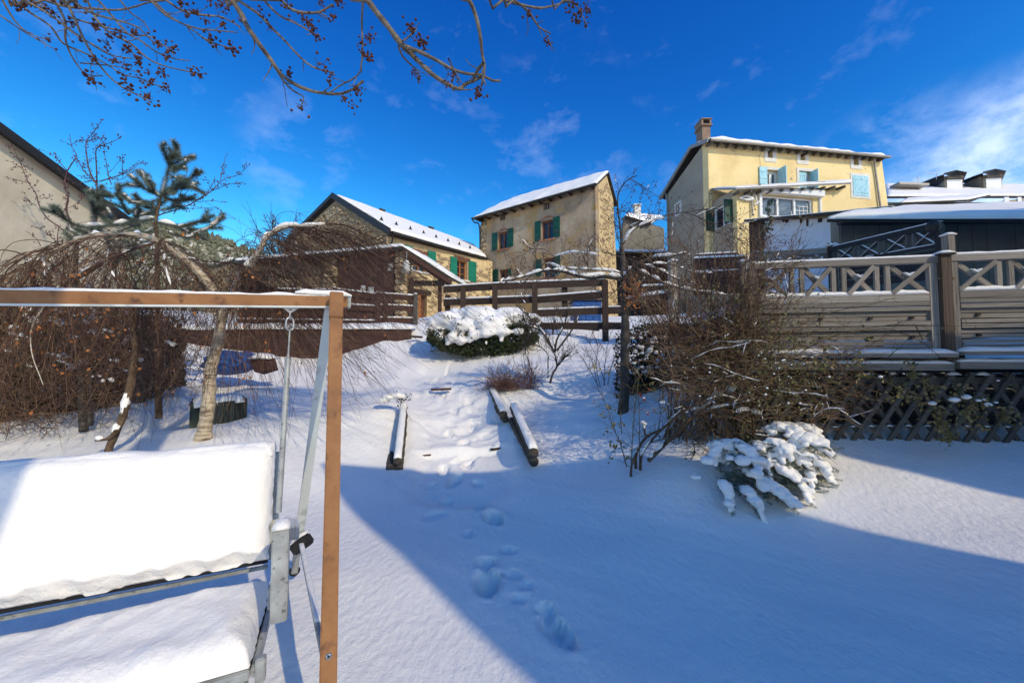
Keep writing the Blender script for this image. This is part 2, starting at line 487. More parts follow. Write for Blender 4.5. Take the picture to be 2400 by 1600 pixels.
def unit_cube(material):
    k = material.name
    if k not in _cubes:
        me = bpy.data.meshes.new('board_' + k)
        v = [(x, y, z) for x in (-.5, .5) for y in (-.5, .5) for z in (-.5, .5)]
        f = [(0, 1, 3, 2), (4, 6, 7, 5), (0, 4, 5, 1), (2, 3, 7, 6), (0, 2, 6, 4), (1, 5, 7, 3)]
        me.from_pydata(v, [], f)
        me.materials.append(material)
        _cubes[k] = me
    return _cubes[k]


def board(name, p0, p1, w, h, material, parent, up=(0, 0, 1)):
    """a straight timber from p0 to p1: w across, h along `up`"""
    p0 = Vector(p0); p1 = Vector(p1)
    x = p1 - p0
    L = x.length
    x.normalize()
    y = Vector(up).cross(x)
    if y.length < 1e-4:
        y = Vector((1, 0, 0)).cross(x)
    y.normalize()
    z = x.cross(y)
    m = Matrix(((x.x * L, y.x * w, z.x * h, 0), (x.y * L, y.y * w, z.y * h, 0), (x.z * L, y.z * w, z.z * h, 0), (0, 0, 0, 1)))
    m.translation = (p0 + p1) / 2
    o = bpy.data.objects.new(name, unit_cube(material))
    return link(o, m, parent)


def box(name, lo, hi, material, parent=None, loc=None):
    (a, b, c), (d, e, f_) = lo, hi
    v = [(x, y, z) for x in (a, d) for y in (b, e) for z in (c, f_)]
    f = [(0, 1, 3, 2), (4, 6, 7, 5), (0, 4, 5, 1), (2, 3, 7, 6), (0, 2, 6, 4), (1, 5, 7, 3)]
    return part(name, v, f, material, parent, loc=loc)


class Wall:
    """a vertical plane through two plan points; u runs from A to B, n points to the camera's side"""

    def __init__(s, A, B):
        s.A = Vector((A[0], A[1])); s.B = Vector((B[0], B[1]))
        s.u = (s.B - s.A).normalized()
        s.L = (s.B - s.A).length
        n = Vector((-s.u.y, s.u.x))
        if n.dot(-s.A) < 0:
            n = -n
        s.n = n

    def hit(s, px, py):
        r = ray(px, py)
        q = Vector((r.x, r.y))
        den = q.dot(s.n)
        t = s.A.dot(s.n) / den
        p = q * t
        return ((p - s.A).dot(s.u), EYE + t * r.z)

    def pt(s, u, z, n=0.0):
        p = s.A + s.u * u + s.n * n
        return Vector((p.x, p.y, z))

    def H(s, zfn, *pts):
        return [s.hit(*zfn(*p)) for p in pts]


def slab(name, W, outer, holes, n0, n1, material, parent):
    """a wall piece with openings, from depth n0 (back) to n1 (face)"""
    loops = [[Vector((u, z, 0)) for u, z in outer]] + [[Vector((u, z, 0)) for u, z in h] for h in holes]
    flat = [p for l in loops for p in l]
    tris = tessellate_polygon(loops)
    N = len(flat)
    v = [W.pt(p.x, p.y, n1) for p in flat] + [W.pt(p.x, p.y, n0) for p in flat]
    f = [tuple(t) for t in tris] + [tuple(i + N for i in reversed(t)) for t in tris]
    k = 0
    for l in loops:
        for i in range(len(l)):
            a = k + i; b = k + (i + 1) % len(l)
            f.append((a, b, b + N, a + N))
        k += len(l)
    return part(name, v, f, material, parent)


def wbox(name, W, u0, u1, z0, z1, n0, n1, material, parent):
    return slab(name, W, [(u0, z0), (u1, z0), (u1, z1), (u0, z1)], [], n0, n1, material, parent)


def rect(W, zfn, x0, y0, x1, y1):
    """an upright rectangle in wall coordinates fitted to a box in the photo"""
    a = W.hit(*zfn(x0, (y0 + y1) / 2)); b = W.hit(*zfn(x1, (y0 + y1) / 2))
    c = W.hit(*zfn((x0 + x1) / 2, y0)); d = W.hit(*zfn((x0 + x1) / 2, y1))
    u0, u1 = sorted((a[0], b[0])); z0, z1 = sorted((c[1], d[1]))
    return u0, u1, z0, z1


def rpoly(r):
    u0, u1, z0, z1 = r
    return [(u0, z0), (u1, z0), (u1, z1), (u0, z1)]


def tube_arrays(lines, sides=4):
    V = []; F = []; k = 0
    ang = np.linspace(0, 2 * math.pi, sides, endpoint=False)
    ca, sa = np.cos(ang), np.sin(ang)
    idx = np.arange(sides); nx = (idx + 1) % sides
    for pts, rad in lines:
        p = np.asarray(pts, dtype=np.float64)
        n = len(p)
        if n < 2:
            continue
        r = np.broadcast_to(np.asarray(rad, dtype=np.float64), (n,))
        t = np.empty_like(p)
        t[1:-1] = p[2:] - p[:-2]; t[0] = p[1] - p[0]; t[-1] = p[-1] - p[-2]
        t /= np.linalg.norm(t, axis=1)[:, None] + 1e-9
        m = t.mean(axis=0)
        ref = np.array([1.0, 0, 0]) if abs(m[0]) < 0.6 * (np.linalg.norm(m) + 1e-9) else np.array([0, 0.3, 1.0])
        a = np.cross(t, ref); a /= np.linalg.norm(a, axis=1)[:, None] + 1e-9
        b = np.cross(t, a)
        ring = p[:, None, :] + r[:, None, None] * (ca[None, :, None] * a[:, None, :] + sa[None, :, None] * b[:, None, :])
        V.append(ring.reshape(-1, 3))
        i = np.arange(n - 1)[:, None] * sides
        F.append(np.stack([k + i + idx, k + i + nx, k + i + sides + nx, k + i + sides + idx], axis=-1).reshape(-1, 4))
        k += n * sides
    return np.concatenate(V), np.concatenate(F)


def tubes(name, lines, sides, material, parent, smooth=True, kind=None, loc=None):
    v, f = tube_arrays(lines, sides)
    o = part_np(name, v, [f], material, parent, smooth, loc=loc)
    if kind:
        o['kind'] = kind
    return o


def smooth_line(pts, step=0.08, maxn=60):
    """Catmull-Rom through pts"""
    p = [np.array(q, dtype=float) for q in pts]
    if len(p) < 2:
        return np.array(p)
    p = [2 * p[0] - p[1]] + p + [2 * p[-1] - p[-2]]
    out = []
    for i in range(1, len(p) - 2):
        seg = np.linalg.norm(p[i + 1] - p[i])
        n = max(2, min(12, int(seg / step) + 1))
        for k in range(n):
            t = k / n
            out.append(0.5 * ((2 * p[i]) + (-p[i - 1] + p[i + 1]) * t + (2 * p[i - 1] - 5 * p[i] + 4 * p[i + 1] - p[i + 2]) * t * t
                              + (-p[i - 1] + 3 * p[i] - 3 * p[i + 1] + p[i + 2]) * t ** 3))
    out.append(p[-2])
    return np.array(out)


def trace(zfn, pts, d0, d1=None, wob=0.0, rng=None, step=0.08):
    """a line seen in the photo, laid at depths d0..d1, smoothed"""
    d1 = d0 if d1 is None else d1
    n = len(pts)
    q = []
    for i, (x, y) in enumerate(pts):
        d = d0 + (d1 - d0) * i / max(1, n - 1)
        if rng is not None and wob:
            d += rng.uniform(-wob, wob)
        q.append(P(*zfn(x, y), d))
    return smooth_line(q, step)


def taper(n, r0, r1):
    return np.linspace(r0, r1, n)


# ---- snow pieces
def snow_strip(p0, p1, w, t, parent, name='snow_cap', seed=0, rag=0.35, up=(0, 0, 1)):
    rng = random.Random(seed + int(abs(p0[0] * 97 + p0[1] * 31 + p0[2] * 13) * 10))
    p0 = Vector(p0); p1 = Vector(p1)
    d = p1 - p0
    L = d.length
    d.normalize()
    side = d.cross(Vector(up)).normalized()
    upv = side.cross(d).normalized()
    n = max(3, min(60, int(L / max(0.03, w * 0.6))))
    prof = [(-.5, 0), (-.52, .5), (-.34, .9), (0, 1.0), (.34, .9), (.52, .5), (.5, 0)]
    V = []; F = []
    o = rng.uniform(0, 100)
    for i in range(n + 1):
        s = i / n
        e = min(1.0, min(s, 1 - s) * L / (t * 1.2) + 0.15)
        nz = mnoise.noise(Vector((o + s * L / max(0.05, w) * 0.5, 3.1, 0)))
        nw = mnoise.noise(Vector((o + s * L / max(0.05, w) * 0.8, 9.1, 4)))
        hh = t * e ** 0.5 * (1 + rag * nz)
        ww = w * (1 + 0.25 * rag * nw)
        c = p0 + d * (L * s)
        for a, b in prof:
            V.append(c + side * (a * ww) + upv * (b * hh + 0.001))
    m = len(prof)
    for i in range(n):
        for j in range(m - 1):
            F.append((i * m + j, i * m + j + 1, (i + 1) * m + j + 1, (i + 1) * m + j))
        F.append((i * m + m - 1, i * m, (i + 1) * m, (i + 1) * m + m - 1))
    F.append(tuple(range(m))); F.append(tuple(n * m + j for j in range(m)))
    return part(name, V, F, M['snow'], parent, smooth=True)


def snow_quad(c00, c10, c11, c01, t, parent, nx=40, ny=14, rag=0.25, seed=0, name='snow_layer', amp=0.15, nsc=1.2):
    """a blanket of snow over a four-cornered surface, with rounded ragged edges"""
    c00, c10, c11, c01 = map(Vector, (c00, c10, c11, c01))
    nrm = (c10 - c00).cross(c01 - c00).normalized()
    if nrm.z < 0:
        nrm = -nrm
    V = []; F = []
    Lx = (c10 - c00).length; Ly = (c01 - c00).length
    for j in range(ny + 1):
        for i in range(nx + 1):
            u = i / nx; v = j / ny
            # crowd the border so that it rounds off
            p = (c00 * (1 - u) + c10 * u) * (1 - v) + (c01 * (1 - u) + c11 * u) * v
            q = p * nsc + Vector((seed * 7.7, 0, 0))
            du = min(u, 1 - u) * Lx; dv = min(v, 1 - v) * Ly
            e = min(1, (min(du, dv) + 0.012) / (t * 1.3))
            e = math.sqrt(1 - (1 - e) ** 2)
            h = t * e * (1 + amp * 2 * mnoise.noise(q))
            if j in (0, ny) or i in (0, nx):
                wob = rag * t * mnoise.noise(q * 2.7)
                if j == 0: p = p + (c00 - c01).normalized() * wob
                if j == ny: p = p + (c01 - c00).normalized() * wob
                h = t * 0.35
            V.append(p + nrm * (h + 0.003))
    N = nx + 1
    for j in range(ny):
        for i in range(nx):
            F.append((j * N + i, j * N + i + 1, (j + 1) * N + i + 1, (j + 1) * N + i))
    # skirt
    border = [(i, 0) for i in range(nx + 1)] + [(nx, j) for j in range(1, ny + 1)] + [(i, ny) for i in range(nx - 1, -1, -1)] + [(0, j) for j in range(ny - 1, 0, -1)]
    k0 = len(V)
    for (i, j) in border:
        u = i / nx; v = j / ny
        V.append((c00 * (1 - u) + c10 * u) * (1 - v) + (c01 * (1 - u) + c11 * u) * v + nrm * 0.003)
    B = len(border)
    for k in range(B):
        a = border[k]; b = border[(k + 1) % B]
        F.append((a[1] * N + a[0], b[1] * N + b[0], k0 + (k + 1) % B, k0 + k))
    return part(name, V, F, M['snow'], parent, smooth=True)


def quad_slab(name, c00, c10, c11, c01, t, material, parent):
    c = [Vector(q) for q in (c00, c10, c11, c01)]
    nrm = (c[1] - c[0]).cross(c[3] - c[0]).normalized()
    if nrm.z < 0:
        nrm = -nrm
    v = [q for q in c] + [q - nrm * t for q in c]
    f = [(0, 1, 2, 3), (7, 6, 5, 4), (0, 4, 5, 1), (1, 5, 6, 2), (2, 6, 7, 3), (3, 7, 4, 0)]
    return part(name, v, f, material, parent)


# ---- stones
_stone_meshes = {}


def stone_mesh(material, i):
    k = (material.name, i)
    if k not in _stone_meshes:
        rng = random.Random(1000 + i)
        bm = bmesh.new()
        bmesh.ops.create_icosphere(bm, subdivisions=1, radius=0.5)
        for v in bm.verts:
            c = v.co
            s = max(abs(c.x), abs(c.z)) + 1e-6
            f = 0.5 / s * 0.55 + 0.45
            v.co = Vector((c.x * f, c.y, c.z * f)) * rng.uniform(0.86, 1.12)
        me = bpy.data.meshes.new('stone_shape')
        bm.to_mesh(me); bm.free()
        me.materials.append(material)
        _stone_meshes[k] = me
    return _stone_meshes[k]


def inside(poly, u, z):
    c = False
    n = len(poly)
    for i in range(n):
        a = poly[i]; b = poly[(i + 1) % n]
        if (a[1] > z) != (b[1] > z) and u < (b[0] - a[0]) * (z - a[1]) / (b[1] - a[1] + 1e-12) + a[0]:
            c = not c
    return c


def stone_fill(W, poly, holes, parent, lw, hh, face, depth, seed, material, limit=300, prob=1.0, pref=None):
    rng = random.Random(seed)
    us = [p[0] for p in poly]; zs = [p[1] for p in poly]
    out = []
    z = min(zs)
    while z < max(zs):
        h = rng.uniform(*hh)
        u = min(us) - rng.uniform(0, lw[1])
        while u < max(us):
            l = rng.uniform(*lw)
            cu, cz = u + l / 2, z + h / 2 + rng.uniform(-.03, .03)
            ok = all(inside(poly, cu + a * l * .42, cz + b * h * .42) for a in (-1, 1) for b in (-1, 1))
            for q in holes:
                if q[0] - l * .4 < cu < q[1] + l * .4 and q[2] - h * .4 < cz < q[3] + h * .4:
                    ok = False
            if ok and rng.random() < prob:
                out.append((cu, cz, l, h))
            u += l
        z += h
    if pref:
        out.sort(key=lambda s: pref(s[0], s[1]))
    keep, rest = out[:limit], out[limit:]
    R = Matrix(((W.u.x, -W.n.x, 0), (W.u.y, -W.n.y, 0), (0, 0, 1))).to_4x4()
    for (u, z, l, h) in keep:
        o = bpy.data.objects.new('stone', stone_mesh(material, rng.randrange(9)))
        m = Matrix.Translation(W.pt(u, z, face - depth * rng.uniform(.05, .3))) @ R @ Matrix.Rotation(rng.uniform(-.12, .12), 4, 'Y') @ \
            Matrix.Diagonal((l * 1.0, depth * 2, h * 1.0, 1))
        link(o, m, parent)
    if rest:
        V = []; F = []
        for (u, z, l, h) in rest:
            me = stone_mesh(material, rng.randrange(9))
            m = Matrix.Translation(W.pt(u, z, face - depth * .2)) @ R @ Matrix.Diagonal((l, depth * 2, h, 1))
            k = len(V)
            V += [m @ v.co for v in me.vertices]
            F += [tuple(k + i for i in p.vertices) for p in me.polygons]
        o = part('small_stones', V, F, material, parent)
        o['kind'] = 'stuff'
    return len(out)
# ------------------------------------------------------------------ ground
ctrl = [(0, 0, 0), (-3, 0, 0), (3, 0, 0.05), (6, 0, .3), (-6, 0, .1), (0, 2, 0), (-1, 3, 0), (1.2, 3, .02), (0, 4, .03), (-2.5, 3, 0.02),
        (-1.5, 1.3, 0), (0, -6, 0), (-8, -6, 0), (8, -6, .3), (20, -6, .5), (-20, -6, .3), (3.2, 2.4, .18), (2.0, 2.4, .03), (4.5, 2.2, .35)]


def cp(px, py, d):
    q = P(px, py, d)
    ctrl.append((q.x, q.y, q.z))


for a in [(930, 1110, 4.9), (1262, 1095, 4.9), (1090, 1056, 5.5), (1040, 912, 7.5), (1185, 990, 6.3), (1100, 836, 10), (1260, 805, 10.3),
          (975, 762, 12), (850, 1005, 5.8), (640, 1000, 5.8), (475, 1030, 5.2), (510, 990, 6.3), (300, 940, 7.2), (44, 1005, 6.3),
          (0, 1100, 4.6), (250, 1065, 4.6), (860, 826, 10.7), (745, 862, 10.6), (600, 880, 9.8), (935, 800, 11), (1460, 965, 5.8), (1480, 1130, 4.3), (1285, 897, 7.5),
          (1400, 905, 7.0), (1800, 1195, 3.55), (1640, 1100, 4.0), (1900, 1038, 4.25), (2400, 1040, 3.9), (2150, 1037, 4.05), (1000, 748, 18), (1000, 748, 23),
          (1320, 790, 11), (1560, 1000, 5.0), (1350, 1040, 5.2), (740, 940, 7.6), (1430, 800, 11)]:
    cp(*a)
ctrl += [(4, 7, 1.6), (7, 7, 1.8), (3.0, 6.5, 1.3), (6, 10, 2.3), (10, 6, 1.6), (10, 14, 3.0), (0, 16, 3.2), (0, 24, 3.9), (10, 24, 4.2), (-10, 20, 3.7), (-18, 20, 4),
         (-10, 12, 2.2), (-16, 8, 1.5), (20, 20, 4.2), (0, 32, 4), (-20, 32, 4.3), (25, 32, 4.3), (25, 8, 2.5), (-12, 4, .3), (12, 2, .9)]
C = np.array(ctrl, dtype=float)


def _U(r2):
    return r2 * np.log(r2 + 1e-9)


_n = len(C)
_K = _U(((C[:, None, :2] - C[None, :, :2]) ** 2).sum(-1)) + np.eye(_n) * 0.25
_Pm = np.hstack([np.ones((_n, 1)), C[:, :2]])
_A = np.block([[_K, _Pm], [_Pm.T, np.zeros((3, 3))]])
_sol = np.linalg.solve(_A, np.concatenate([C[:, 2], np.zeros(3)]))


def sstep(a, b, x):
    t = np.clip((x - a) / (b - a), 0, 1)
    return t * t * (3 - 2 * t)


def seg_info(x, y, pts):
    """distance to a polyline and position along it"""
    best = np.full(x.shape, 1e9); s = np.zeros(x.shape)
    acc = 0
    for (x0, y0), (x1, y1) in zip(pts[:-1], pts[1:]):
        dx, dy = x1 - x0, y1 - y0
        L = math.hypot(dx, dy)
        t = np.clip(((x - x0) * dx + (y - y0) * dy) / L ** 2, 0, 1)
        d = np.hypot(x - x0 - t * dx, y - y0 - t * dy)
        m = d < best
        best = np.where(m, d, best); s = np.where(m, acc + t * L, s)
        acc += L
    return best, s


PATHLINE = [(-0.55, 4.6), (-0.78, 6.0), (-1.35, 7.6), (-2.3, 9.6), (-3.2, 12.0)]
rg = np.random.RandomState(4)
_waves = [(rg.uniform(0.5, 2.6), rg.uniform(0, 6.28), rg.uniform(0, 6.28)) for _ in range(22)]

# footprints: centre, heading, length, width, depth
PRINTS = []


def fprint(px, py, ang, L, Wd, dep, d=None):
    z = 0.0
    r = ray(px, py)
    t = (z - EYE) / r.z
    PRINTS.append((r.x * t, r.y * t, math.radians(ang), L, Wd, dep * 1.35))


fprint(1310, 1478, 118, .30, .125, .055)
fprint(1283, 1427, 118, .13, .11, .035)
fprint(1143, 1362, 96, .30, .16, .085)
fprint(1140, 1318, 90, .16, .14, .04)
fprint(1158, 1212, 112, .34, .17, .06)
fprint(1125, 1185, 112, .22, .13, .03)
fprint(1066, 1122, 82, .44, .16, .055)
fprint(1088, 1092, 30, .40, .16, .03)
fprint(1020, 1205, 60, .30, .2, .02)
fprint(1235, 1370, 140, .12, .09, .02)
fprint(1190, 1290, 130, .14, .10, .018)
fprint(1100, 1250, 110, .16, .1, .018)
fprint(1215, 1400, 120, .10, .08, .015)
fprint(1045, 1160, 70, .22, .14, .03)
fprint(1010, 1130, 80, .2, .12, .02)
fprint(1120, 1130, 120, .22, .13, .025)
fprint(1205, 1345, 140, .14, .10, .02)


_perm = np.random.RandomState(12).rand(256, 256)


def vnoise(x, y):
    xi = np.floor(x).astype(int); yi = np.floor(y).astype(int)
    fx = x - xi; fy = y - yi
    fx = fx * fx * fx * (fx * (fx * 6 - 15) + 10); fy = fy * fy * fy * (fy * (fy * 6 - 15) + 10)
    g = lambda a, c: _perm[a & 255, c & 255]
    return ((g(xi, yi) * (1 - fx) + g(xi + 1, yi) * fx) * (1 - fy) + (g(xi, yi + 1) * (1 - fx) + g(xi + 1, yi + 1) * fx) * fy) * 2 - 1


def fbm(x, y, f, o=3):
    s = 0; a = 1.0
    for k in range(o):
        s = s + a * vnoise(x * f * (0.8 * math.cos(k)) - y * f * 0.6 * 1.2 + 17 * k, y * f * (0.8) + x * f * 0.6 + 31 * k)
        f *= 2.1; a *= 0.5
    return s


for (x_, y_, a_) in ((-.72, 5.75, 70), (-.98, 6.05, 100), (-.66, 6.35, 95), (-1.0, 6.75, 110), (-.8, 7.15, 100), (-1.35, 7.5, 115), (-1.2, 8.1, 120), (-1.7, 8.7, 120), (-1.6, 9.3, 120), (-.6, 5.3, 80), (-.9, 5.15, 95)):
    PRINTS.append((x_, y_, math.radians(a_), .30, .14, .05))


def ground(x, y, fine=True):
    x = np.asarray(x, dtype=float); y = np.asarray(y, dtype=float)
    shp = x.shape
    X = np.clip(x, -19, 24).ravel(); Y = np.clip(y, -6, 31).ravel()
    z = np.empty(X.shape)
    for i in range(0, len(X), 20000):
        xs = X[i:i + 20000]; ys = Y[i:i + 20000]
        r2 = (xs[:, None] - C[None, :, 0]) ** 2 + (ys[:, None] - C[None, :, 1]) ** 2
        z[i:i + 20000] = _U(r2) @ _sol[:_n] + _sol[_n] + _sol[_n + 1] * xs + _sol[_n + 2] * ys
    z = z.reshape(shp)
    # stepped path between the logs
    d, s = seg_info(x, y, PATHLINE)
    inpath = 1 - sstep(0.45, 0.75, d)
    step = 0.0
    for c in (0.95, 3.15, 4.9, 6.4):
        step = step + 0.10 * (sstep(c - 0.05, c + 0.05, s) - sstep(c - 1.1, c + 1.1, s))
    z = z + inpath * (step - 0.07)
    # mounding of the planted banks
    z = z + 0.07 * np.exp(-(((x - 0.75) / 0.9) ** 2 + ((y - 6.0) / 0.7) ** 2))
    z = z + 0.10 * np.exp(-(((x - 1.5) / 0.7) ** 2 + ((y - 4.1) / 0.45) ** 2))
    z = z + 0.10 * np.exp(-(((x + 2.5) / 0.8) ** 2 + ((y - 6.2) / 0.7) ** 2))
    if fine:
        w = fbm(x, y, 1.1, 3)
        near = 1 - sstep(3.5, 7, y)
        z = z + w * (0.016 + 0.035 * (1 - near))
        # wind-made softness and small lumps on the planted banks
        bank = sstep(4.8, 6.2, y) * (1 - inpath)
        q = fbm(x + 9, y, 3.3, 2)
        z = z + bank * 0.02 * q * (1 - sstep(10, 14, y))
        for (cx, cy, a, L, Wd, dep) in PRINTS:
            ux, uy = math.cos(a), math.sin(a)
            lx = (x - cx) * ux + (y - cy) * uy
            ly = -(x - cx) * uy + (y - cy) * ux
            wv = Wd / 2 * (1 + 0.18 * np.clip(lx / (L / 2), -1, 1))
            e = np.sqrt((lx / (L / 2)) ** 2 + (ly / wv) ** 2)
            hole = 1 - sstep(0.78, 1.12, e)
            rim = np.exp(-((e - 1.25) / 0.22) ** 2)
            tread = 0.12 * np.sin(lx * 160) + 0.25 * np.sin(lx * 31 + cx * 9) * np.sin(ly * 47)
            z = z - dep * hole * (1 + tread) + 0.07 * dep * rim * (1 + 0.9 * np.sin(a * 5 + np.arctan2(ly, lx) * 5) * np.cos(lx * 60))
        # trampled snow on the steps of the path
        tr = inpath * sstep(5.4, 5.9, y) * (1 - sstep(8.0, 9.0, y))
        z = z + tr * 0.028 * fbm(x, y + 5, 5.0, 3)
    return z


def gz(x, y):
    return float(ground(np.array([x]), np.array([y]), fine=False)[0])


def G(px, py):
    """the place on the snow seen at this point of the photo"""
    r = ray(px, py)
    t = 0.8
    while t < 60:
        p = Vector((0, 0, EYE)) + r * t
        if p.z <= gz(p.x, p.y):
            return p
        t *= 1.02
    return p


def axis(fine0, fine1, step, far0, far1):
    a = list(np.arange(fine0, fine1, step))
    s = step; v = fine0; left = []
    while v > far0:
        s *= 1.13; v -= s; left.append(v)
    s = step; v = a[-1]; right = []
    while v < far1:
        s *= 1.10; v += s; right.append(v)
    return np.array(left[::-1] + a + right)


gx = axis(-3.6, 5.4, 0.028, -900, 900)
gy = axis(1.1, 6.4, 0.026, -400, 1500)
GX, GY = np.meshgrid(gx, gy)
GZ = ground(GX, GY)
nxg, nyg = len(gx), len(gy)
ii = (np.arange(nyg - 1)[:, None] * nxg + np.arange(nxg - 1)[None, :]).ravel()
gf = np.stack([ii, ii + 1, ii + 1 + nxg, ii + nxg], axis=1)
gr = part_np('snow_ground', np.stack([GX, GY, GZ], -1).reshape(-1, 3), [gf], M['snow'], smooth=True)
gr['kind'] = 'structure'

# ------------------------------------------------------------------ hillside
rngh = np.random.RandomState(3)
hx = np.linspace(-330, 120, 120); hy = np.linspace(150, 420, 50)
HX, HY = np.meshgrid(hx, hy)


def hill_h(x, y):
    top = np.interp(x, [-400, -240, -200, -160, -130, -60, 0, 120], [90, 88, 80, 60, 38, 8, 2, 0])
    prof = np.sin(np.clip((y - 150) / 110, 0, 1) * math.pi / 2)
    return 4 + top * prof + 3.0 * np.sin(x * 0.05) * np.sin(y * 0.04) * prof


HZ = hill_h(HX, HY)
jj = (np.arange(49)[:, None] * 120 + np.arange(119)[None, :]).ravel()
hill = part_np('hill', np.stack([HX, HY, HZ], -1).reshape(-1, 3), [np.stack([jj, jj + 1, jj + 121, jj + 120], 1)], M['hill'], smooth=True)
hill['kind'] = 'structure'
V = []; F = []; k = 0
for i in range(5200):
    x = rngh.uniform(-300, 30); y = rngh.uniform(155, 262)
    z = float(hill_h(np.array(x), np.array(y)))
    h = rngh.uniform(1.6, 4.2); r = h * rngh.uniform(.25, .42)
    a0 = rngh.uniform(0, 6)
    for (zz, rr) in ((0.1, 1.0), (0.45, .62)):
        for q in range(5):
            V.append((x + math.cos(a0 + q * 1.257) * r * rr * rngh.uniform(.7, 1.2), y + math.sin(a0 + q * 1.257) * r * rr, z + h * zz))
    V.append((x, y, z + h))
    for q in range(5):
        F.append((k + q, k + (q + 1) % 5, k + 5 + q)); F.append((k + (q + 1) % 5, k + 5 + (q + 1) % 5, k + 5 + q))
        F.append((k + 5 + q, k + 5 + (q + 1) % 5, k + 10))
    k += 11
fo = part_np('hillside_forest', V, [np.array(F)], M['hill_tree'])
tag(fo, 'far conifer wood covering the snowy hillside behind the brown roof', 'forest', kind='stuff')


# ------------------------------------------------------------------ houses
def shutter(W, u0, u1, z0, z1, material, parent, n=0.0, battens=2, vertical=False):
    s = wbox('shutter', W, u0, u1, z0, z1, n + 0.01, n + 0.055, material, parent)
    for i in range(battens):
        zc = z0 + (z1 - z0) * (0.18 + 0.64 * i / max(1, battens - 1))
        wbox('batten', W, u0 + .03, u1 - .03, zc - .035, zc + .035, n + 0.0555, n + 0.075, material, s)
    if vertical:
        k = 4
        for i in range(1, k):
            uc = u0 + (u1 - u0) * i / k
            wbox('board', W, uc - .012, uc + .012, z0 + .02, z1 - .02, n + 0.0552, n + 0.065, material, s)
    return s


def window(W, r, parent, frame_m, glass_m, rec=0.22, mull=1, cross=0, fw=0.06, name='window', n0=0.0):
    u0, u1, z0, z1 = r
    g = wbox(name, W, u0, u1, z0, z1, n0 - rec - .05, n0 - rec - .02, glass_m, parent)
    for (a, b, c, d) in ((u0, u0 + fw, z0, z1), (u1 - fw, u1, z0, z1), (u0 + fw, u1 - fw, z0, z0 + fw), (u0 + fw, u1 - fw, z1 - fw, z1)):
        wbox('window_frame', W, a, b, c, d, n0 - rec - .018, n0 - rec + .05, frame_m, g)
    for i in range(mull):
        uc = u0 + (u1 - u0) * (i + 1) / (mull + 1)
        wbox('mullion', W, uc - fw * .5, uc + fw * .5, z0 + fw, z1 - fw, n0 - rec - .016, n0 - rec + .045, frame_m, g)
    for i in range(cross):
        zc = z0 + (z1 - z0) * (i + 1) / (cross + 1)
        wbox('glazing_bar', W, u0 + fw, u1 - fw, zc - fw * .25, zc + fw * .25, n0 - rec - .014, n0 - rec + .03, frame_m, g)
    return g


def grow_rect(r, k):
    return (r[0] - k, r[1] + k, r[2] - k, r[3] + k)


# ---- the stone house with the green shutters
sh = thing('stone_house', 'stone house with snowy roof and bright green shutters beside the tan house', 'house', (-6.6, 20, 3.6))
WE = Wall((-6.6, 20), (-1.6, 25.4))
WG = Wall((-16, 28.6), (-6.6, 20))
top = WE.hit(*Z3(1400, 585))[1]
w1 = rect(WE, Z3, 1640, 700, 1768, 805)
w2 = rect(WE, Z3, 2037, 822, 2140, 1000)
door = rect(WE, Z3, 1690, 1135, 1765, 1370)
small = (3.45, 3.95, 5.25, 5.62)
w1 = (w1[0], w1[1], w1[2] - .1, top - .62)
w1 = (w1[0], w1[1], w2[2], w1[3])
door = (door[0], door[1], 3.4, door[3])
holes = [rpoly(w1), rpoly(w2), rpoly(door)]
outerE = [(0, 2.5), (WE.L + .4, 2.5), (WE.L + .4, top), (0, top)]
slab('wall', WE, outerE, holes, -0.5, 0, M['mortar'], sh)
apex = P(*Z3(905, 235), 24.3)
au, az = (Vector((apex.x, apex.y)) - WG.A).dot(WG.u), apex.z - .25
_gb = WG.hit(*Z3(470, 690))
_zl = az + (_gb[1] - az) * (0 - au) / (_gb[0] - au)
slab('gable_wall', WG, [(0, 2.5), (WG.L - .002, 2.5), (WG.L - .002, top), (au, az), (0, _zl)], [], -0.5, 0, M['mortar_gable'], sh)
stone_fill(WE, [(0.05, 3.6), (WE.L + .3, 3.6), (WE.L + .3, top - .35), (0.05, top - .35)],
           [grow_rect(w1, .04), grow_rect(w2, .04), grow_rect(door, .04)], sh, (.2, .42), (.12, .22), .02, .07, 5, M['stone'], limit=150, prob=.62)
stone_fill(WG, [(_gb[0] + .3, 6.4), (WG.L - .05, 6.4), (WG.L - .05, top - .15), (au, az - .25), (_gb[0] + .3, _gb[1]), (_gb[0] + .3, 6.4)], [], sh, (.18, .46), (.11, .24), .06, .16, 6,
           M['stone'], limit=150, prob=.93, pref=lambda u, z: -z)
for (r, lbl) in ((w1, None), (w2, None)):
    window(WE, r, sh, M['wood_orange'], M['glass_dark'], rec=.26, mull=1, cross=2, fw=.07)
    wbox('lintel', WE, r[0] - .2, r[1] + .2, r[3] + .003, r[3] + .2, -.3, .04, M['wood_red'], sh)
    wbox('sill', WE, r[0] - .1, r[1] + .1, r[2] - .09, r[2] - .003, -.25, .1, M['white_trim'], sh)
dd = wbox('door', WE, door[0] + .02, door[1] - .02, door[2], door[3] - .02, -.3, -.24, M['wood_red'], sh)
wbox('door_jamb', WE, door[0] - .02, door[0] + .12, door[2], door[3], -.22, .05, M['wood_orange'], sh)
wbox('door_lintel', WE, door[0] - .9, door[1] + .2, door[3] + .01, door[3] + .22, -.2, .16, M['wood_dark'], sh)
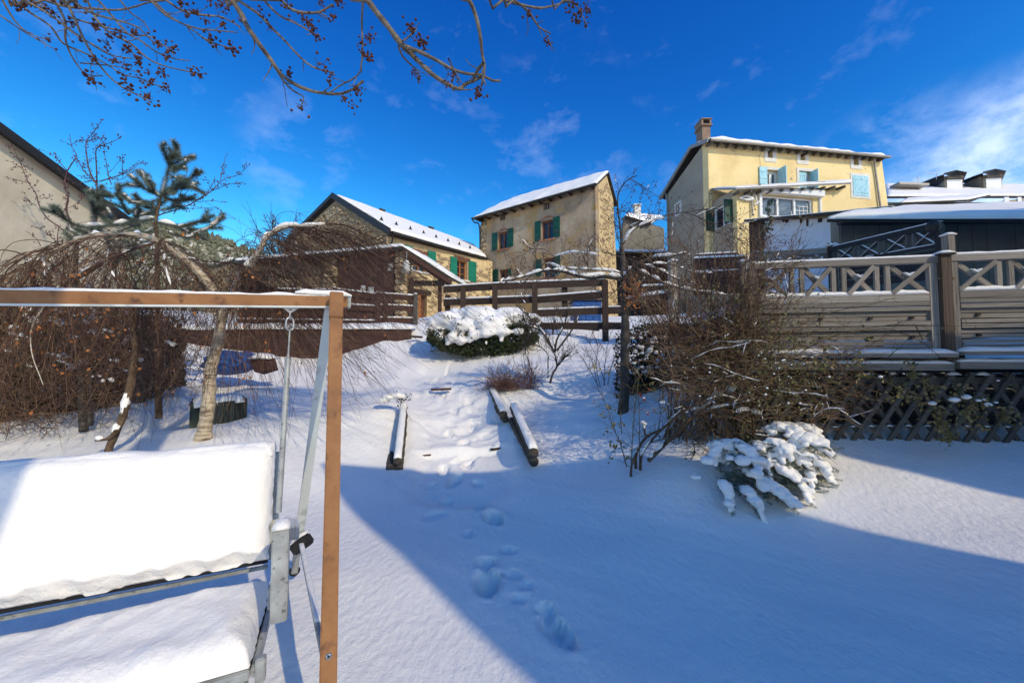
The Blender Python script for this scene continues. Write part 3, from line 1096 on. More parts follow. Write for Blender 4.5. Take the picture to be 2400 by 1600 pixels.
for rr in (rect(WE, Z3, 1560, 672, 1625, 720), rect(WE, Z3, 1770, 728, 1842, 868), rect(WE, Z3, 1975, 795, 2035, 975), rect(WE, Z3, 2145, 838, 2212, 1012)):
    shutter(WE, rr[0], rr[1], w2[2] - .02, w2[3] + .06, M['shutter_green'], sh, n=.04, battens=2)
# roof
e0 = P(*Z3(1440, 557), 19.7); e1 = P(*Z3(2312, 800), 25.3)
r0 = P(*Z3(905, 222), 24.3); r1 = P(*Z3(2205, 694), 29.0)
roof = quad_slab('roof', e0, e1, r1, r0, .10, M['roof_dark'], sh)
snow_quad(e0, e1, r1, r0, .16, roof, nx=60, ny=24, seed=3, amp=.08, rag=.5)
bh_ = WG.hit(*Z3(470, 690))
bl = WG.pt(bh_[0], bh_[1], .25)
dgl = bl - r0
quad_slab('roof_back', r0 + (r1 - r0) * .001, r1, r1 + dgl, bl, .10, M['roof_dark'], sh)
# barge boards along the rakes
board('barge_board', r0 + Vector((-.05, -.12, -.06)), e0 + Vector((-.05, -.12, -.06)), .06, .34, M['roof_black'], sh)
board('barge_board', r0 + Vector((.0, -.12, -.06)), bl + Vector((.0, -.12, -.06)), .06, .26, M['roof_black'], sh)
quad_slab('eaves_soffit', e0 + Vector((0, 0, -.14)), e1 + Vector((0, 0, -.14)), e1 + Vector((-.75, .68, -.02)), e0 + Vector((-.75, .68, -.02)), .05, M['wood_dark'], sh)
gl = smooth_line([e0 + Vector((.06, -.06, -.08)), (e0 + e1) / 2 + Vector((.06, -.06, -.10)), e1 + Vector((.06, -.06, -.08))], .5)
tubes('gutter', [(gl, .085)], 8, M['metal_dark'], sh)
g0 = e0 + Vector((.05, .0, -.1))
tubes('downpipe', [(smooth_line([g0, g0 + Vector((-.1, .3, -.35)), WE.pt(.12, e0.z - .75, .09), WE.pt(.12, e0.z - 2.4, .09)], .1), .045)], 8, M['metal_dark'], sh)
# snow guards and a roof window strip
for i in range(8):
    s = (i + .25) / 8.6
    q = (e0 + (e1 - e0) * s) * .80 + (r0 + (r1 - r0) * s) * .20
    q = q + Vector((0, 0, .12))
    du = (e1 - e0).normalized()
    v = [q - du * .16, q + du * .16, q + Vector((0, 0, .30)), q + Vector((-.12, .12, .02))]
    part('snow_guard', v, [(0, 1, 2), (0, 2, 3), (1, 3, 2), (0, 3, 1)], M['roof_black'], sh)
for (a, b, h) in ((.27, .31, .93), (.62, .66, .93)):
    q0 = (e0 + (e1 - e0) * a) * (1 - h) + (r0 + (r1 - r0) * a) * h + Vector((0, 0, .2))
    q1 = (e0 + (e1 - e0) * b) * (1 - h) + (r0 + (r1 - r0) * b) * h + Vector((0, 0, .2))
    board('roof_vent', q0, q1, .35, .1, M['roof_black'], sh)

# ---- the tan plastered house in the middle
mh = thing('plastered_house', 'tan plastered house with dark green shutters and snow-covered roof in the middle', 'house', (4.86, 22, 3.8))
WF = Wall((-1.93, 26.7), (4.86, 22))
fl = WF.hit(*Z4(345, 515)); fr = WF.hit(*Z4(1420, 222))
fbl = WF.hit(*Z4(288, 1180)); fbr = WF.hit(*Z4(1462, 1100))
ztl = fl[1] + .1; ztr = fr[1] + .12
W_a = rect(WF, Z4, 485, 672, 578, 840)
W_b = rect(WF, Z4, 903, 558, 1020, 745)
W_c = rect(WF, Z4, 497, 1037, 585, 1180)
W_d = rect(WF, Z4, 925, 925, 1035, 1120)
A_a = rect(WF, Z4, 500, 495, 553, 563)
A_b = rect(WF, Z4, 922, 388, 986, 458)
hs_ = [W_a, W_b, W_c, W_d, A_a, A_b]
slab('wall', WF, [(fbl[0], 2.5), (WF.L, 2.5), (WF.L, ztr), (fl[0] + .35, ztl), (fl[0] + .2, 9), (fbl[0], 5)], [rpoly(q) for q in hs_], -.5, 0, M['plaster_tan'], mh)
# rough stone strip at the left corner
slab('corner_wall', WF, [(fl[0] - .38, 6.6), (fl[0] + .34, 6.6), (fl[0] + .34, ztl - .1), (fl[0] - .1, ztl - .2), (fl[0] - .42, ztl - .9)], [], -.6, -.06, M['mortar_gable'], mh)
stone_fill(WF, [(fl[0] - .36, 6.6), (fl[0] + .32, 6.6), (fl[0] + .32, ztl - .1), (fl[0] - .36, ztl - .9)], [], mh, (.16, .34), (.12, .2), -.05, .08, 8, M['stone'])
for (r, sil) in ((W_a, 1), (W_b, 1), (W_c, 0), (W_d, 1)):
    window(WF, r, mh, M['wood_red'], M['glass_dark'], rec=.2, mull=1, cross=0, fw=.12)
    if sil:
        wbox('sill', WF, r[0] - .12, r[1] + .12, r[2] - .12, r[2] - .004, -.2, .09, M['brick'], mh)
for r in (A_a, A_b):
    g = wbox('attic_hatch', WF, r[0] + .01, r[1] - .01, r[2] + .01, r[3] - .01, -.16, -.1, M['lattice_wood'], mh)
    for k in range(1, 3):
        uc = r[0] + (r[1] - r[0]) * k / 3
        wbox('slat', WF, uc - .02, uc + .02, r[2] + .02, r[3] - .02, -.098, -.07, M['wood_dark'], g)
rngb = random.Random(5)
for r in (W_a, W_b):   # bare brick relieving arch over the windows
    c = (r[0] + r[1]) / 2
    k = 13
    for i in range(k):
        a = math.pi * (0.14 + 0.72 * i / (k - 1))
        rad = (r[1] - r[0]) * (.62)
        u = c + math.cos(a) * rad; z = r[3] - .12 + math.sin(a) * rad * .55
        o = bpy.data.objects.new('brick', stone_mesh(M['brick'], i % 9))
        Rm = Matrix(((WF.u.x, -WF.n.x, 0), (WF.u.y, -WF.n.y, 0), (0, 0, 1))).to_4x4()
        link(o, Matrix.Translation(WF.pt(u, z, -.02)) @ Rm @ Matrix.Rotation(a - math.pi / 2, 4, 'Y') @ Matrix.Diagonal((.1, .09, .26, 1)), mh)
for (x0, y0, x1, y1) in ((428, 685, 478, 855), (578, 642, 632, 820), (843, 572, 897, 768), (1020, 528, 1083, 728), (437, 1040, 485, 1165), (850, 942, 905, 1100), (1040, 905, 1085, 1080), (588, 1030, 612, 1100)):
    r = rect(WF, Z4, x0, y0, x1, y1)
    shutter(WF, *r, M['shutter_dark'], mh, battens=3)
# gable side
gd = Vector((.569, .822))
WS = Wall((4.86, 22), (4.86 + gd.x * 3.7, 22 + gd.y * 3.7))
WS.n = Vector((gd.y, -gd.x))
gp = [(0.0, 2.5), (3.75, 2.5), (3.3, 9.0), (2.95, 12.0), (1.9, 13.02), (0.0, ztr)]
slab('gable_wall', WS, gp, [], -.5, -.002, M['mortar'], mh)
stone_fill(WS, [(0.4, 4), (3.5, 4), (3.2, 9), (2.85, 11.9), (1.9, 12.7), (.4, 11.6)], [], mh, (.18, .4), (.12, .22), .0, .07, 12, M['stone'], prob=.5, limit=140)
me0 = P(*Z4(235, 545), 26.4); me1 = P(*Z4(1437, 207), 21.6)
mr1 = P(*Z4(1556, 90), 23.4); mr0 = P(*Z4(650, 340), 27.5)
roof = quad_slab('roof', me0, me1, mr1, mr0, .09, M['roof_dark'], mh)
snow_quad(me0, me1, mr1, mr0, .13, roof, nx=60, ny=16, seed=9, amp=.35, rag=1.2)
rb = Vector((gd.x * 1.9, gd.y * 1.9, -1.9))
quad_slab('roof_back', mr1, mr0, mr0 + rb, mr1 + rb * .85, .09, M['roof_dark'], mh)
quad_slab('roof_hip', me0, mr0, mr0 + rb, me0 + Vector((2.6, 3.4, 0)), .09, M['roof_dark'], mh)
tubes('gutter', [(smooth_line([me0 + Vector((-.05, -.06, -.04)), me1 + Vector((-.05, -.06, -.04))], .6), .06)], 8, M['metal_dark'], mh)
tubes('downpipe', [(smooth_line([me0 + Vector((0, -.03, -.08)), me0 + Vector((.15, .1, -.25)), WF.pt(fl[0] - .28, me0.z - .55, .1), WF.pt(fl[0] - .28, 7.2, .1)], .15), .05)], 8, M['metal_dark'], mh)
for i in range(13):   # rafter ends
    s = (i + .5) / 13
    q = me0 + (me1 - me0) * s
    board('rafter', q + Vector((.03, .04, -.12)), q + Vector((.5, .72, -.02)), .1, .12, M['wood_dark'], mh)

# ---- the yellow house
yh = thing('yellow_house', 'large yellow house with pale blue shutters and white attic windows on the right', 'house', (11.46, 22, 4))
WY = Wall((11.46, 22), (23.2, 24))
yl = WY.hit(*Z5(662, 238)); yr = WY.hit(*Z5(2215, 395)); ybr = WY.hit(*Z5(2275, 800))
smalls = [rect(WY, Z5, 1172, 325, 1218, 395), rect(WY, Z5, 1470, 347, 1515, 418), rect(WY, Z5, 1960, 390, 2005, 462)]
win1 = rect(WY, Z5, 1165, 505, 1285, 700)
win2 = rect(WY, Z5, 1462, 515, 1578, 690)
win3 = rect(WY, Z5, 1955, 560, 2090, 742)
holes = [rpoly(q) for q in smalls + [win1, win2, win3]]
slab('wall', WY, [(0, 3), (ybr[0] + 1.0, 3), (ybr[0], ybr[1]), (yr[0], yr[1] + .25), (0, yl[1] + .1)], holes, -.45, 0, M['plaster_yellow'], yh)
for q in smalls:
    window(WY, q, yh, M['white_trim'], M['glass'], rec=.3, mull=0, fw=.05)


def surround(W, q, w, parent, n=.03):
    o = grow_rect(q, w)
    return slab('window_surround', W, rpoly(o), [rpoly(q)], .002, n, M['white_trim'], parent)


for q in smalls: surround(WY, q, .24, yh)
for q in (win1, win2, win3): surround(WY, q, .17, yh)
window(WY, win1, yh, M['white_plastic'], M['glass'], rec=.25, mull=1, fw=.16)
window(WY, win2, yh, M['white_plastic'], M['glass'], rec=.25, mull=1, fw=.10)
window(WY, win3, yh, M['white_plastic'], M['glass'], rec=.25, mull=1, fw=.10)
shutter(WY, win1[0] - .55, win1[0] - .03, win1[2], win1[3] + .1, M['shutter_blue'], yh, n=.03, battens=3)
s_ = wbox('shutter', WY, win1[1] - .06, win1[1] - .01, win1[2], win1[3] + .1, -.1, .5, M['shutter_blue'], yh)
shutter(WY, win2[0] + .02, win2[0] + .62, win2[2], win2[3], M['shutter_blue'], yh, n=-.12, battens=2, vertical=True)
wbox('shutter', WY, win2[1] - .05, win2[1], win2[2], win2[3], -.1, .45, M['shutter_blue'], yh)
shutter(WY, win3[0] - .02, (win3[0] + win3[1]) / 2 - .006, win3[2] - .02, win3[3], M['shutter_blue'], yh, n=.0, battens=2, vertical=True)
shutter(WY, (win3[0] + win3[1]) / 2 + .006, win3[1] + .02, win3[2] - .02, win3[3], M['shutter_blue'], yh, n=.0, battens=2, vertical=True)
cr_ = smooth_line([WY.pt(*WY.hit(*Z5(x, y)), .004) for x, y in ((1092, 308), (1108, 350), (1092, 385), (1104, 430), (1102, 455), (1112, 480))], .2)
tubes('wall_crack', [(cr_, .012)], 4, M['plaster_side'], yh)
# side wall, its shade also put into the darker plaster
ydir = Vector((-.168, .986))
WYS = Wall((11.46, 22), (11.46 + ydir.x * 4.3, 22 + ydir.y * 4.3))
WYS.n = Vector((-.986, -.168))
yb = P(*Z5(215, 752), 26.5)
sw = rect(WYS, Z5, 330, 815, 372, 905)
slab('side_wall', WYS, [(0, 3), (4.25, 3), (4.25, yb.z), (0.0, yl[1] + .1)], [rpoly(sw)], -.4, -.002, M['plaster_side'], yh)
surround(WYS, sw, .12, yh)
window(WYS, sw, yh, M['white_plastic'], M['glass_dark'], rec=.15, mull=1, fw=.06)
# roof
a0 = P(*Z5(640, 222), 21.5); a1 = P(*Z5(2288, 383), 23.7)
b0 = P(*Z5(690, 190), 23.2); b1 = P(*Z5(2255, 362), 25.4)
ru = Vector((-.168, .986, 0))
b0 = a0 + ru * 1.75 + Vector((.1, 0, .55)); b1 = a1 + ru * 1.75 + Vector((-.2, 0, .5))
roof = quad_slab('roof', a0, a1, b1, b0, .08, M['roof_dark'], yh)
snow_quad(a0 + Vector((0, 0, .0)), a1, b1, b0, .22, roof, nx=80, ny=8, seed=21, amp=.3, rag=.6)
c0 = yb + Vector((-.1, .2, 0)); c1 = b1 + (c0 - b0)
quad_slab('roof_back', b0, b1, c1, c0, .08, M['roof_dark'], yh)
tubes('gutter', [(smooth_line([a0 + Vector((0, -.08, -.05)), a1 + Vector((0, -.08, -.05))], .6), .075)], 8, M['zinc'], yh)
board('barge_board', b0 + Vector((-.1, 0, -.05)), c0 + Vector((-.1, 0, -.05)), .1, .2, M['zinc'], yh)
board('barge_board', a0 + Vector((-.1, 0, -.05)), b0 + Vector((-.1, 0, -.05)), .1, .2, M['zinc'], yh)
for i in range(21):
    s = (i + .35) / 21
    q = a0 + (a1 - a0) * s
    board('rafter', q + Vector((0, .05, -.13)), q + Vector((-.08, .62, -.06)), .11, .14, M['lattice_wood'], yh)
u_ = WY.hit(*Z5(2125, 430))[0]
tubes('downpipe', [(smooth_line([a1 + Vector((-.95, -.05, -.1)), a1 + Vector((-.95, .0, -.3)), WY.pt(*WY.hit(*Z5(2140, 470)), .1), WY.pt(*WY.hit(*Z5(2195, 860)), .1)], .2), .055)], 8, M['zinc'], yh)
tubes('side_downpipe', [(smooth_line([c0 + Vector((-.05, -.1, -.1)), WYS.pt(4.1, c0.z - .45, .1), WYS.pt(4.1, 5, .1)], .2), .05)], 8, M['zinc'], yh)
# chimney
cx = P(*Z5(590, 200), 24.4)
ch = box('chimney', (cx.x - .27, 24.1, 12), (cx.x + .25, 24.9, P(*Z5(590, 125), 24.4).z), M['chimney'], yh)
zc_ = P(*Z5(590, 125), 24.4).z
box('chimney_collar', (cx.x - .36, 23.98, zc_), (cx.x + .34, 25.02, zc_ + .08), M['chimney'], ch)
for dx_ in (-.32, .2):
    box('chimney_leg', (cx.x + dx_, 24.05, zc_ + .1), (cx.x + dx_ + .1, 24.95, zc_ + .42), M['chimney'], ch)
box('chimney_core', (cx.x - .2, 24.2, zc_ + .1), (cx.x + .18, 24.8, zc_ + .36), M['roof_black'], ch)
box('chimney_cap', (cx.x - .36, 24.0, zc_ + .42), (cx.x + .34, 25.0, zc_ + .48), M['chimney'], ch)

# ---- the terrace room built on to it
yn = Vector((.168, -.986))
WT = Wall((11.46 + yn.x * 1.9, 22 + yn.y * 1.9), (23.2 + yn.x * 1.9, 24 + yn.y * 1.9))
tl = WT.hit(*Z5(885, 668)); tr_ = WT.hit(*Z5(1880, 640)); tb = WT.hit(*Z5(1890, 900))
big = rect(WT, Z5, 1118, 752, 1585, 935)
slab('terrace_wall', WT, [(tl[0], 3), (tb[0], 3), (tb[0], tb[1]), (tr_[0], tr_[1] - .2), (tl[0], tl[1])], [rpoly(grow_rect(big, .03))], -.3, 0, M['plaster_yellow'], yh)
g = wbox('terrace_window', WT, big[0], big[1], big[2], big[3], -.2, -.17, M['glass'], yh)
n_p = 3
for i in range(n_p + 1):
    uc = big[0] + (big[1] - big[0]) * i / n_p
    wbox('window_frame', WT, uc - .06, uc + .06, big[2], big[3], -.168, -.08, M['white_plastic'], g)
for z_ in (big[2], big[3] - .08):
    wbox('window_frame', WT, big[0] + .06, big[1] - .06, z_, z_ + .08, -.166, -.09, M['white_plastic'], g)
# a grille standing open behind the right pane
for i in range(5):
    uc = big[1] - 1.25 + i * .26
    wbox('grille_bar', WT, uc, uc + .03, big[2] + .1, big[2] + .42 + .12 * i, -.164, -.14, M['white_plastic'], g)
for i in range(3):
    z_ = big[2] + .2 + .24 * i
    wbox('grille_bar', WT, big[1] - 1.25 + .2 * i, big[1] - .15, z_, z_ + .03, -.139, -.12, M['white_plastic'], g)
sr = rect(WT, Z5, 1105, 688, 1655, 750)
wbox('roller_shutter_box', WT, sr[0], sr[1], sr[2] + .05, sr[3], .002, .28, M['white_plastic'], yh)
pl_ = rect(WT, Z5, 1590, 750, 1655, 935)
wbox('window_surround', WT, pl_[1] - .1, pl_[1], big[2] - .05, sr[2] + .04, .002, .1, M['white_plastic'], yh)
wbox('window_surround', WT, big[0] - .2, big[0] - .04, big[2] - .05, sr[2] + .04, .002, .1, M['white_plastic'], yh)
wbox('sill', WT, big[0] - .2, pl_[1], big[2] - .14, big[2] - .052, .002, .12, M['white_plastic'], yh)
# side of the terrace room, shade put into its plaster, with its window
WTS = Wall((WT.pt(tl[0], 0).x, WT.pt(tl[0], 0).y), (WT.pt(tl[0], 0).x - yn.x * 1.9, WT.pt(tl[0], 0).y - yn.y * 1.9))
WTS.n = Vector((-.986, -.168))
wq = [WTS.hit(*Z5(*p)) for p in ((650, 905), (835, 765), (860, 985), (655, 1105))]
wq = [(max(.12, u), z) for u, z in wq]
uu = sorted(p[0] for p in wq)
sr2 = (min(uu) + .1, 1.75, (wq[2][1] + wq[3][1]) / 2 + .1, (wq[0][1] + wq[1][1]) / 2)
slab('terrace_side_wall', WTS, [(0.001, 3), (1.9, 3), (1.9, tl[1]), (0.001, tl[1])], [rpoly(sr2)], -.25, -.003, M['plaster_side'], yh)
window(WTS, sr2, yh, M['white_plastic'], M['glass_dark'], rec=.1, mull=1, fw=.08)
wbox('shutter', WTS, sr2[0] - .07, sr2[0] - .01, sr2[2], sr2[3], 0, .5, M['shutter_dark'], yh)
wbox('shutter', WTS, sr2[1] + .01, sr2[1] + .07, sr2[2], sr2[3], 0, .5, M['shutter_dark'], yh)
t0_ = P(*Z5(880, 668), 19.5); t1_ = P(*Z5(1940, 618), 20.75)
t2_ = P(*Z5(1940, 608), 21.6); t3_ = P(*Z5(650, 690), 22.0)
tro = quad_slab('terrace_roof', t0_, t1_, t2_ + Vector((0, 0, .1)), t3_ + Vector((0, 0, .1)), .09, M['zinc'], yh)
snow_quad(t0_, t1_, t2_ + Vector((0, 0, .1)), t3_ + Vector((0, 0, .1)), .06, tro, nx=40, ny=5, seed=5, amp=.4, rag=1)
for i in range(11):
    s = (i + .5) / 11
    q = t0_ + (t1_ - t0_) * s
    board('rafter', q + Vector((0, .08, -.17)), q + Vector((-.08, .6, -.12)), .1, .13, M['lattice_wood'], yh)
tubes('terrace_downpipe', [(smooth_line([WT.pt(*WT.hit(*Z5(1070, 655)), .3), WT.pt(*WT.hit(*Z5(1020, 715)), .1), WT.pt(*WT.hit(*Z5(1020, 930)), .1)], .15), .045)], 8, M['zinc'], yh)
# white ornament on the terrace wall
orn = []
for (p, q, r_) in (((900, 770), (960, 745), .05), ((960, 745), (1025, 775), .07), ((905, 765), (960, 785), .05), ((960, 785), (1025, 780), .07), ((1040, 720), (1065, 830), .04), ((1035, 830), (1080, 800), .04)):
    orn.append(([WT.pt(*WT.hit(*Z5(*p)), .08), WT.pt(*WT.hit(*Z5(*q)), .12)], r_))
tubes('wall_lamp', orn, 6, M['white_plastic'], yh)

# ---- far house with the pale chimney
fh = thing('far_house', 'small far grey-white house with snowy roof and pale square chimney', 'house', tuple(P(1500, 600, 34)))
WF2 = Wall((9.0, 34), (13.4, 34.8))
pts = WF2.H(Z4, (1700, 900), (2090, 900), (2090, 640), (1965, 600), (1715, 515), (1690, 640))
fwin = rect(WF2, Z4, 1750, 620, 1782, 690)
slab('wall', WF2, [(pts[0][0], 4), (pts[1][0], 4)] + pts[2:], [rpoly(fwin)], -.4, 0, M['grey_render'], fh)  # the whitish wall's shade is put into this grey
window(WF2, fwin, fh, M['wood_red'], M['glass_dark'], rec=.15, mull=0)
q0 = P(*Z4(1715, 515), 33.7); q1 = P(*Z4(1968, 592), 34.2); q2 = P(*Z4(2070, 520), 38); q3 = P(*Z4(1735, 492), 38)
rf = quad_slab('roof', q0, q1, q2, q3, .1, M['roof_dark'], fh)
snow_quad(q0, q1, q2, q3, .15, rf, nx=20, ny=8, seed=2)
c = P(*Z4(1823, 480), 36)
cb = box('chimney', (c.x - .28, 35.6, c.z - 2), (c.x + .28, 36.2, P(*Z4(1823, 440), 36).z), M['white_trim'], fh)
zt = P(*Z4(1823, 440), 36).z
box('chimney_cap', (c.x - .34, 35.55, zt + .12), (c.x + .34, 36.25, zt + .2), M['white_trim'], cb)
box('chimney_core', (c.x - .2, 35.7, zt), (c.x + .2, 36.1, zt + .12), M['roof_black'], cb)

# ---- a low barn filling the gap between the houses
fb_ = thing('far_barn', 'low brown far barn with snowy roof between the tan house and the yellow house', 'barn', tuple(P(1500, 650, 30)))
WB = Wall((7.5, 30), (16.5, 30.5))
bz = P(1500, 592, 30).z
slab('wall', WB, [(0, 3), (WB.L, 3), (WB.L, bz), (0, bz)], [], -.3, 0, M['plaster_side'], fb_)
for i in range(24):
    wbox('cladding_board', WB, i * .37, i * .37 + .35, 4.6, bz - .05, .003, .03 + .01 * (i % 2), M['wood_dark'], fb_)
q0 = Vector((7.3, 29.6, bz)); q1 = Vector((16.7, 30.1, bz))
rf = quad_slab('roof', q0, q1, q1 + Vector((0, 3, .9)), q0 + Vector((0, 3, .9)), .1, M['roof_dark'], fb_)
snow_quad(q0, q1, q1 + Vector((0, 3, .9)), q0 + Vector((0, 3, .9)), .15, rf, nx=30, ny=6, seed=17)

# ---- snowy roofs at the far right with two dormers
rh = thing('dormer_house', 'long low house with snow-covered roof and two dormers at the far right', 'house', tuple(P(2200, 600, 30)))
q0 = P(*Z6(800, 405), 28); q1 = P(*Z6(2600, 400), 27); q2 = P(*Z6(2600, 290), 36); q3 = P(*Z6(770, 280), 34)
rf = quad_slab('roof', q0, q1, q2, q3, .15, M['roof_dark'], rh)
snow_quad(q0, q1, q2, q3, .15, rf, nx=60, ny=20, seed=8)
WR = Wall((q0.x, 28.6), (q1.x, 27.6))
slab('wall', WR, [(0, 3), (WR.L, 3), (WR.L, q1.z - .2), (0, q0.z - .2)], [], -.3, 0, M['plaster_side'], rh)
qa = P(*Z6(940, 470), 25.5); qb = P(*Z6(1640, 440), 25.0)
qc = P(*Z6(1900, 385), 27.5); qd = P(*Z6(1000, 432), 28.2)
lr = quad_slab('lower_roof', qa, qb, qc, qd, .12, M['roof_dark'], rh)
snow_quad(qa, qb, qc, qd, .12, lr, nx=30, ny=8, seed=10)
WR2 = Wall((qa.x, 26.2), (P(*Z6(2600, 400), 26).x, 25.6))
slab('front_wall', WR2, [(-.8, 3), (WR2.L, 3), (WR2.L, P(*Z6(2300, 385), 25.8).z), ((qb.x - qa.x) * 1.0, qb.z - .1), (-.3, qa.z - .1)], [], -.3, 0, M['plaster_side'], rh)
for (x0, x1) in ((2025, 2075), (2165, 2205)):
    r = rect(WR2, Z6, x0, 415, x1, 465)
    wbox('window', WR2, *r[:2], r[2], r[3], .004, .05, M['white_plastic'], rh)
for (ox, oy) in ((0, 0), (410, -14)):
    f = lambda x, y: Z6(x + ox, y + oy)
    d0 = 31.0
    WD = Wall((P(*f(1425, 330), d0).x, d0), (P(*f(1590, 330), d0).x, d0 - .25))
    dm = slab('dormer', WD, WD.H(f, (1400, 345), (1600, 345), (1600, 180), (1400, 195)), [], -2.6, 0, M['grey_render'], rh)
    slab('dormer_shutter', WD, WD.H(f, (1428, 335), (1590, 335), (1582, 228), (1424, 234)), [], .003, .06, M['white_plastic'], dm)
    slab('roller_box', WD, WD.H(f, (1415, 228), (1595, 222), (1592, 206), (1412, 212)), [], .003, .22, M['lattice_wood'], dm)
    k0 = P(*f(1530, 127), d0 - .6); k1 = P(*f(1645, 150), d0 - .7); k2 = P(*f(1150, 265), d0 + 2.2); k3 = P(*f(1600, 250), d0 + 2.4)
    quad_slab('dormer_roof', k0, k1, k3, P(*f(1400, 160), d0 + 2.4), .06, M['roof_dark'], dm)
    quad_slab('dormer_roof', k0, P(*f(1385, 178), d0 - .5), k2, P(*f(1300, 205), d0 + 2.3), .06, M['roof_dark'], dm)
    part('dormer_cheek', [P(*f(1150, 268), d0 + 2.2), P(*f(1408, 332), d0), P(*f(1400, 182), d0), P(*f(1385, 178), d0 - .2)], [(0, 1, 2), (0, 2, 3)], M['roof_black'], dm)
# roof window box lifted from the snow
a = P(*Z6(880, 285), 30); b = P(*Z6(1190, 300), 30)
board('roof_window', a, b, .8, .16, M['zinc'], rh)
an = thing('aerial', 'thin tv aerial on the snowy roof left of the dormers', 'aerial', tuple(P(*Z6(1130, 290), 30)))
tubes('mast', [([P(*Z6(1135, 285), 30), P(*Z6(1125, 190), 30)], .03)], 5, M['steel'], an)
tubes('mast', [([P(*Z6(1320, 230), 31), P(*Z6(1318, 135), 31)], .02)], 5, M['steel'], an)
tubes('antenna_arm', [([P(*Z6(1210, 156), 31), P(*Z6(1335, 158), 31)], .02), ([P(*Z6(1075, 230), 30), P(*Z6(1150, 222), 30)], .02), ([P(*Z6(1095, 250), 30), P(*Z6(1160, 245), 30)], .02)], 5, M['steel'], an)

# ---- tiled roof edge in front of them
tr = thing('tiled_shed', 'low tiled shed roof whose wavy tile ends show under snow at right', 'shed', tuple(P(2250, 600, 19)))
q0 = P(*Z6(1060, 560), 18.0); q1 = P(*Z6(2700, 500), 17.0)
q2 = P(*Z6(2700, 452), 20); q3 = P(*Z6(1080, 520), 21)
rf = quad_slab('roof', q0, q1, q2, q3, .12, M['tile'], tr)
snow_quad(q0 + Vector((0, .4, .08)), q1 + Vector((0, .4, .08)), q2, q3, .13, rf, nx=60, ny=6, seed=4)
nt_ = 58
for i in range(nt_):
    s = (i + .5) / nt_
    q = q0 + (q1 - q0) * s
    th = np.linspace(0, math.pi, 6)
    V = []
    for dd_ in (Vector((0, -.06, 0)), Vector((.02, .6, .14))):
        for t in th:
            V.append(q + dd_ + Vector((math.cos(t) * .075, 0, math.sin(t) * .075 + .02)))
        for t in th[::-1]:
            V.append(q + dd_ + Vector((math.cos(t) * .055, 0, math.sin(t) * .055 + .02)))
    F = [(k, (k + 1) % 12, 12 + (k + 1) % 12, 12 + k) for k in range(12)] + [tuple(range(12))]
    part('roof_tile', V, F, M['tile'], rf)
WTL = Wall((q0.x, 18.3), (q1.x, 17.3))
slab('wall', WTL, [(0, 3), (WTL.L, 3), (WTL.L, q1.z - .15), (0, q0.z - .15)], [], -.3, 0, M['grey_render'], tr)

# ---- white shed
ws = thing('white_shed', 'whitewashed shed wall in blue shade below the terrace room', 'shed', (11.5, 15.5, 3))
WW = Wall((10.37, 17.27), (13.2, 13.2))
tp = WW.H(Z5, (1000, 985), (1240, 965), (1740, 948), (2352, 880))
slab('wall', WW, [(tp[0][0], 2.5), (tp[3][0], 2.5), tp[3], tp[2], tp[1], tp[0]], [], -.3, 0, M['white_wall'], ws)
rngw = random.Random(8)
u = WW.hit(*Z5(1005, 1000))[0]; u9 = WW.hit(*Z5(1120, 1000))[0]
while u < u9:      # weathered boards left of the white part
    w_ = rngw.uniform(.12, .2)
    zt = tp[0][1] + (tp[1][1] - tp[0][1]) * (u - tp[0][0]) / (tp[1][0] - tp[0][0])
    wbox('plank', WW, u, u + w_ - .02, 2.8, zt - .02, .004, .03 + rngw.uniform(0, .03), M['wood_dark'], ws)
    u += w_
u = u9
while u < tp[2][0] - .3:
    zt = np.interp(u, [t_[0] for t_ in tp], [t_[1] for t_ in tp])
    l_ = rngw.uniform(.08, .3)
    wbox('board_end', WW, u, u + rngw.uniform(.06, .16), zt - l_, zt - .01, .004, .03, M['wood_dark'], ws)
    u += rngw.uniform(.1, .55)
a = WW.pt(*tp[0], .45) + Vector((0, 0, .02)); b = WW.pt(*tp[3], .45) + Vector((0, 0, .06))
c = WW.pt(tp[3][0], tp[3][1] + .35, -2.4); d = WW.pt(tp[0][0], tp[0][1] + .35, -2.4)
rf = quad_slab('roof', a, b, c, d, .07, M['roof_dark'], ws)
snow_quad(a, b, c, d, .07, rf, nx=50, ny=8, seed=14, amp=.3, rag=1)

# ---- dark shed
ds = thing('dark_shed', 'dark grey shed with thick snow roof behind the deck railing', 'shed', (12, 10, 3))
WK = Wall((8.75, 10.2), (16.5, 9.6))
k0 = WK.hit(*Z6(295, 720)); k1 = WK.hit(*Z6(2240, 745))
slab('wall', WK, [(k0[0], 2.4), (WK.L + 2, 2.4), (WK.L + 2, k1[1] + .05), (k0[0], k0[1] + .2)], [], -.3, 0, M['grey_render'], ds)
u = k0[0] + .02
while u < WK.L + 1.8:
    w_ = rngw.uniform(.24, .38)
    wbox('wall_board', WK, u, u + w_ - .015, 2.5, k0[1] + .12 + (k1[1] - k0[1]) * 0, .003, .02 + rngw.uniform(0, .02), M['grey_render'], ds)
    u += w_
bm0 = WK.hit(*Z6(215, 680)); bm1 = WK.hit(*Z6(2240, 705))
board('beam', WK.pt(bm0[0], bm0[1], .3), WK.pt(WK.L + 1.9, bm1[1] + .02, .3), .22, .28, M['wood_near_black'], ds)
a = P(*Z6(175, 642), 9.5); b = P(*Z6(2420, 640), 8.7)
b = a + (b - a) * 1.5
d = P(2137, 490, 12.6); c = P(2480, 484, 12.2)
c = d + (c - d) * 1.6
rf = quad_slab('roof', a, b, c, d, .08, M['roof_black'], ds)
snow_quad(a, b, c, d, .16, rf, nx=70, ny=12, seed=6, amp=.15, rag=.4)

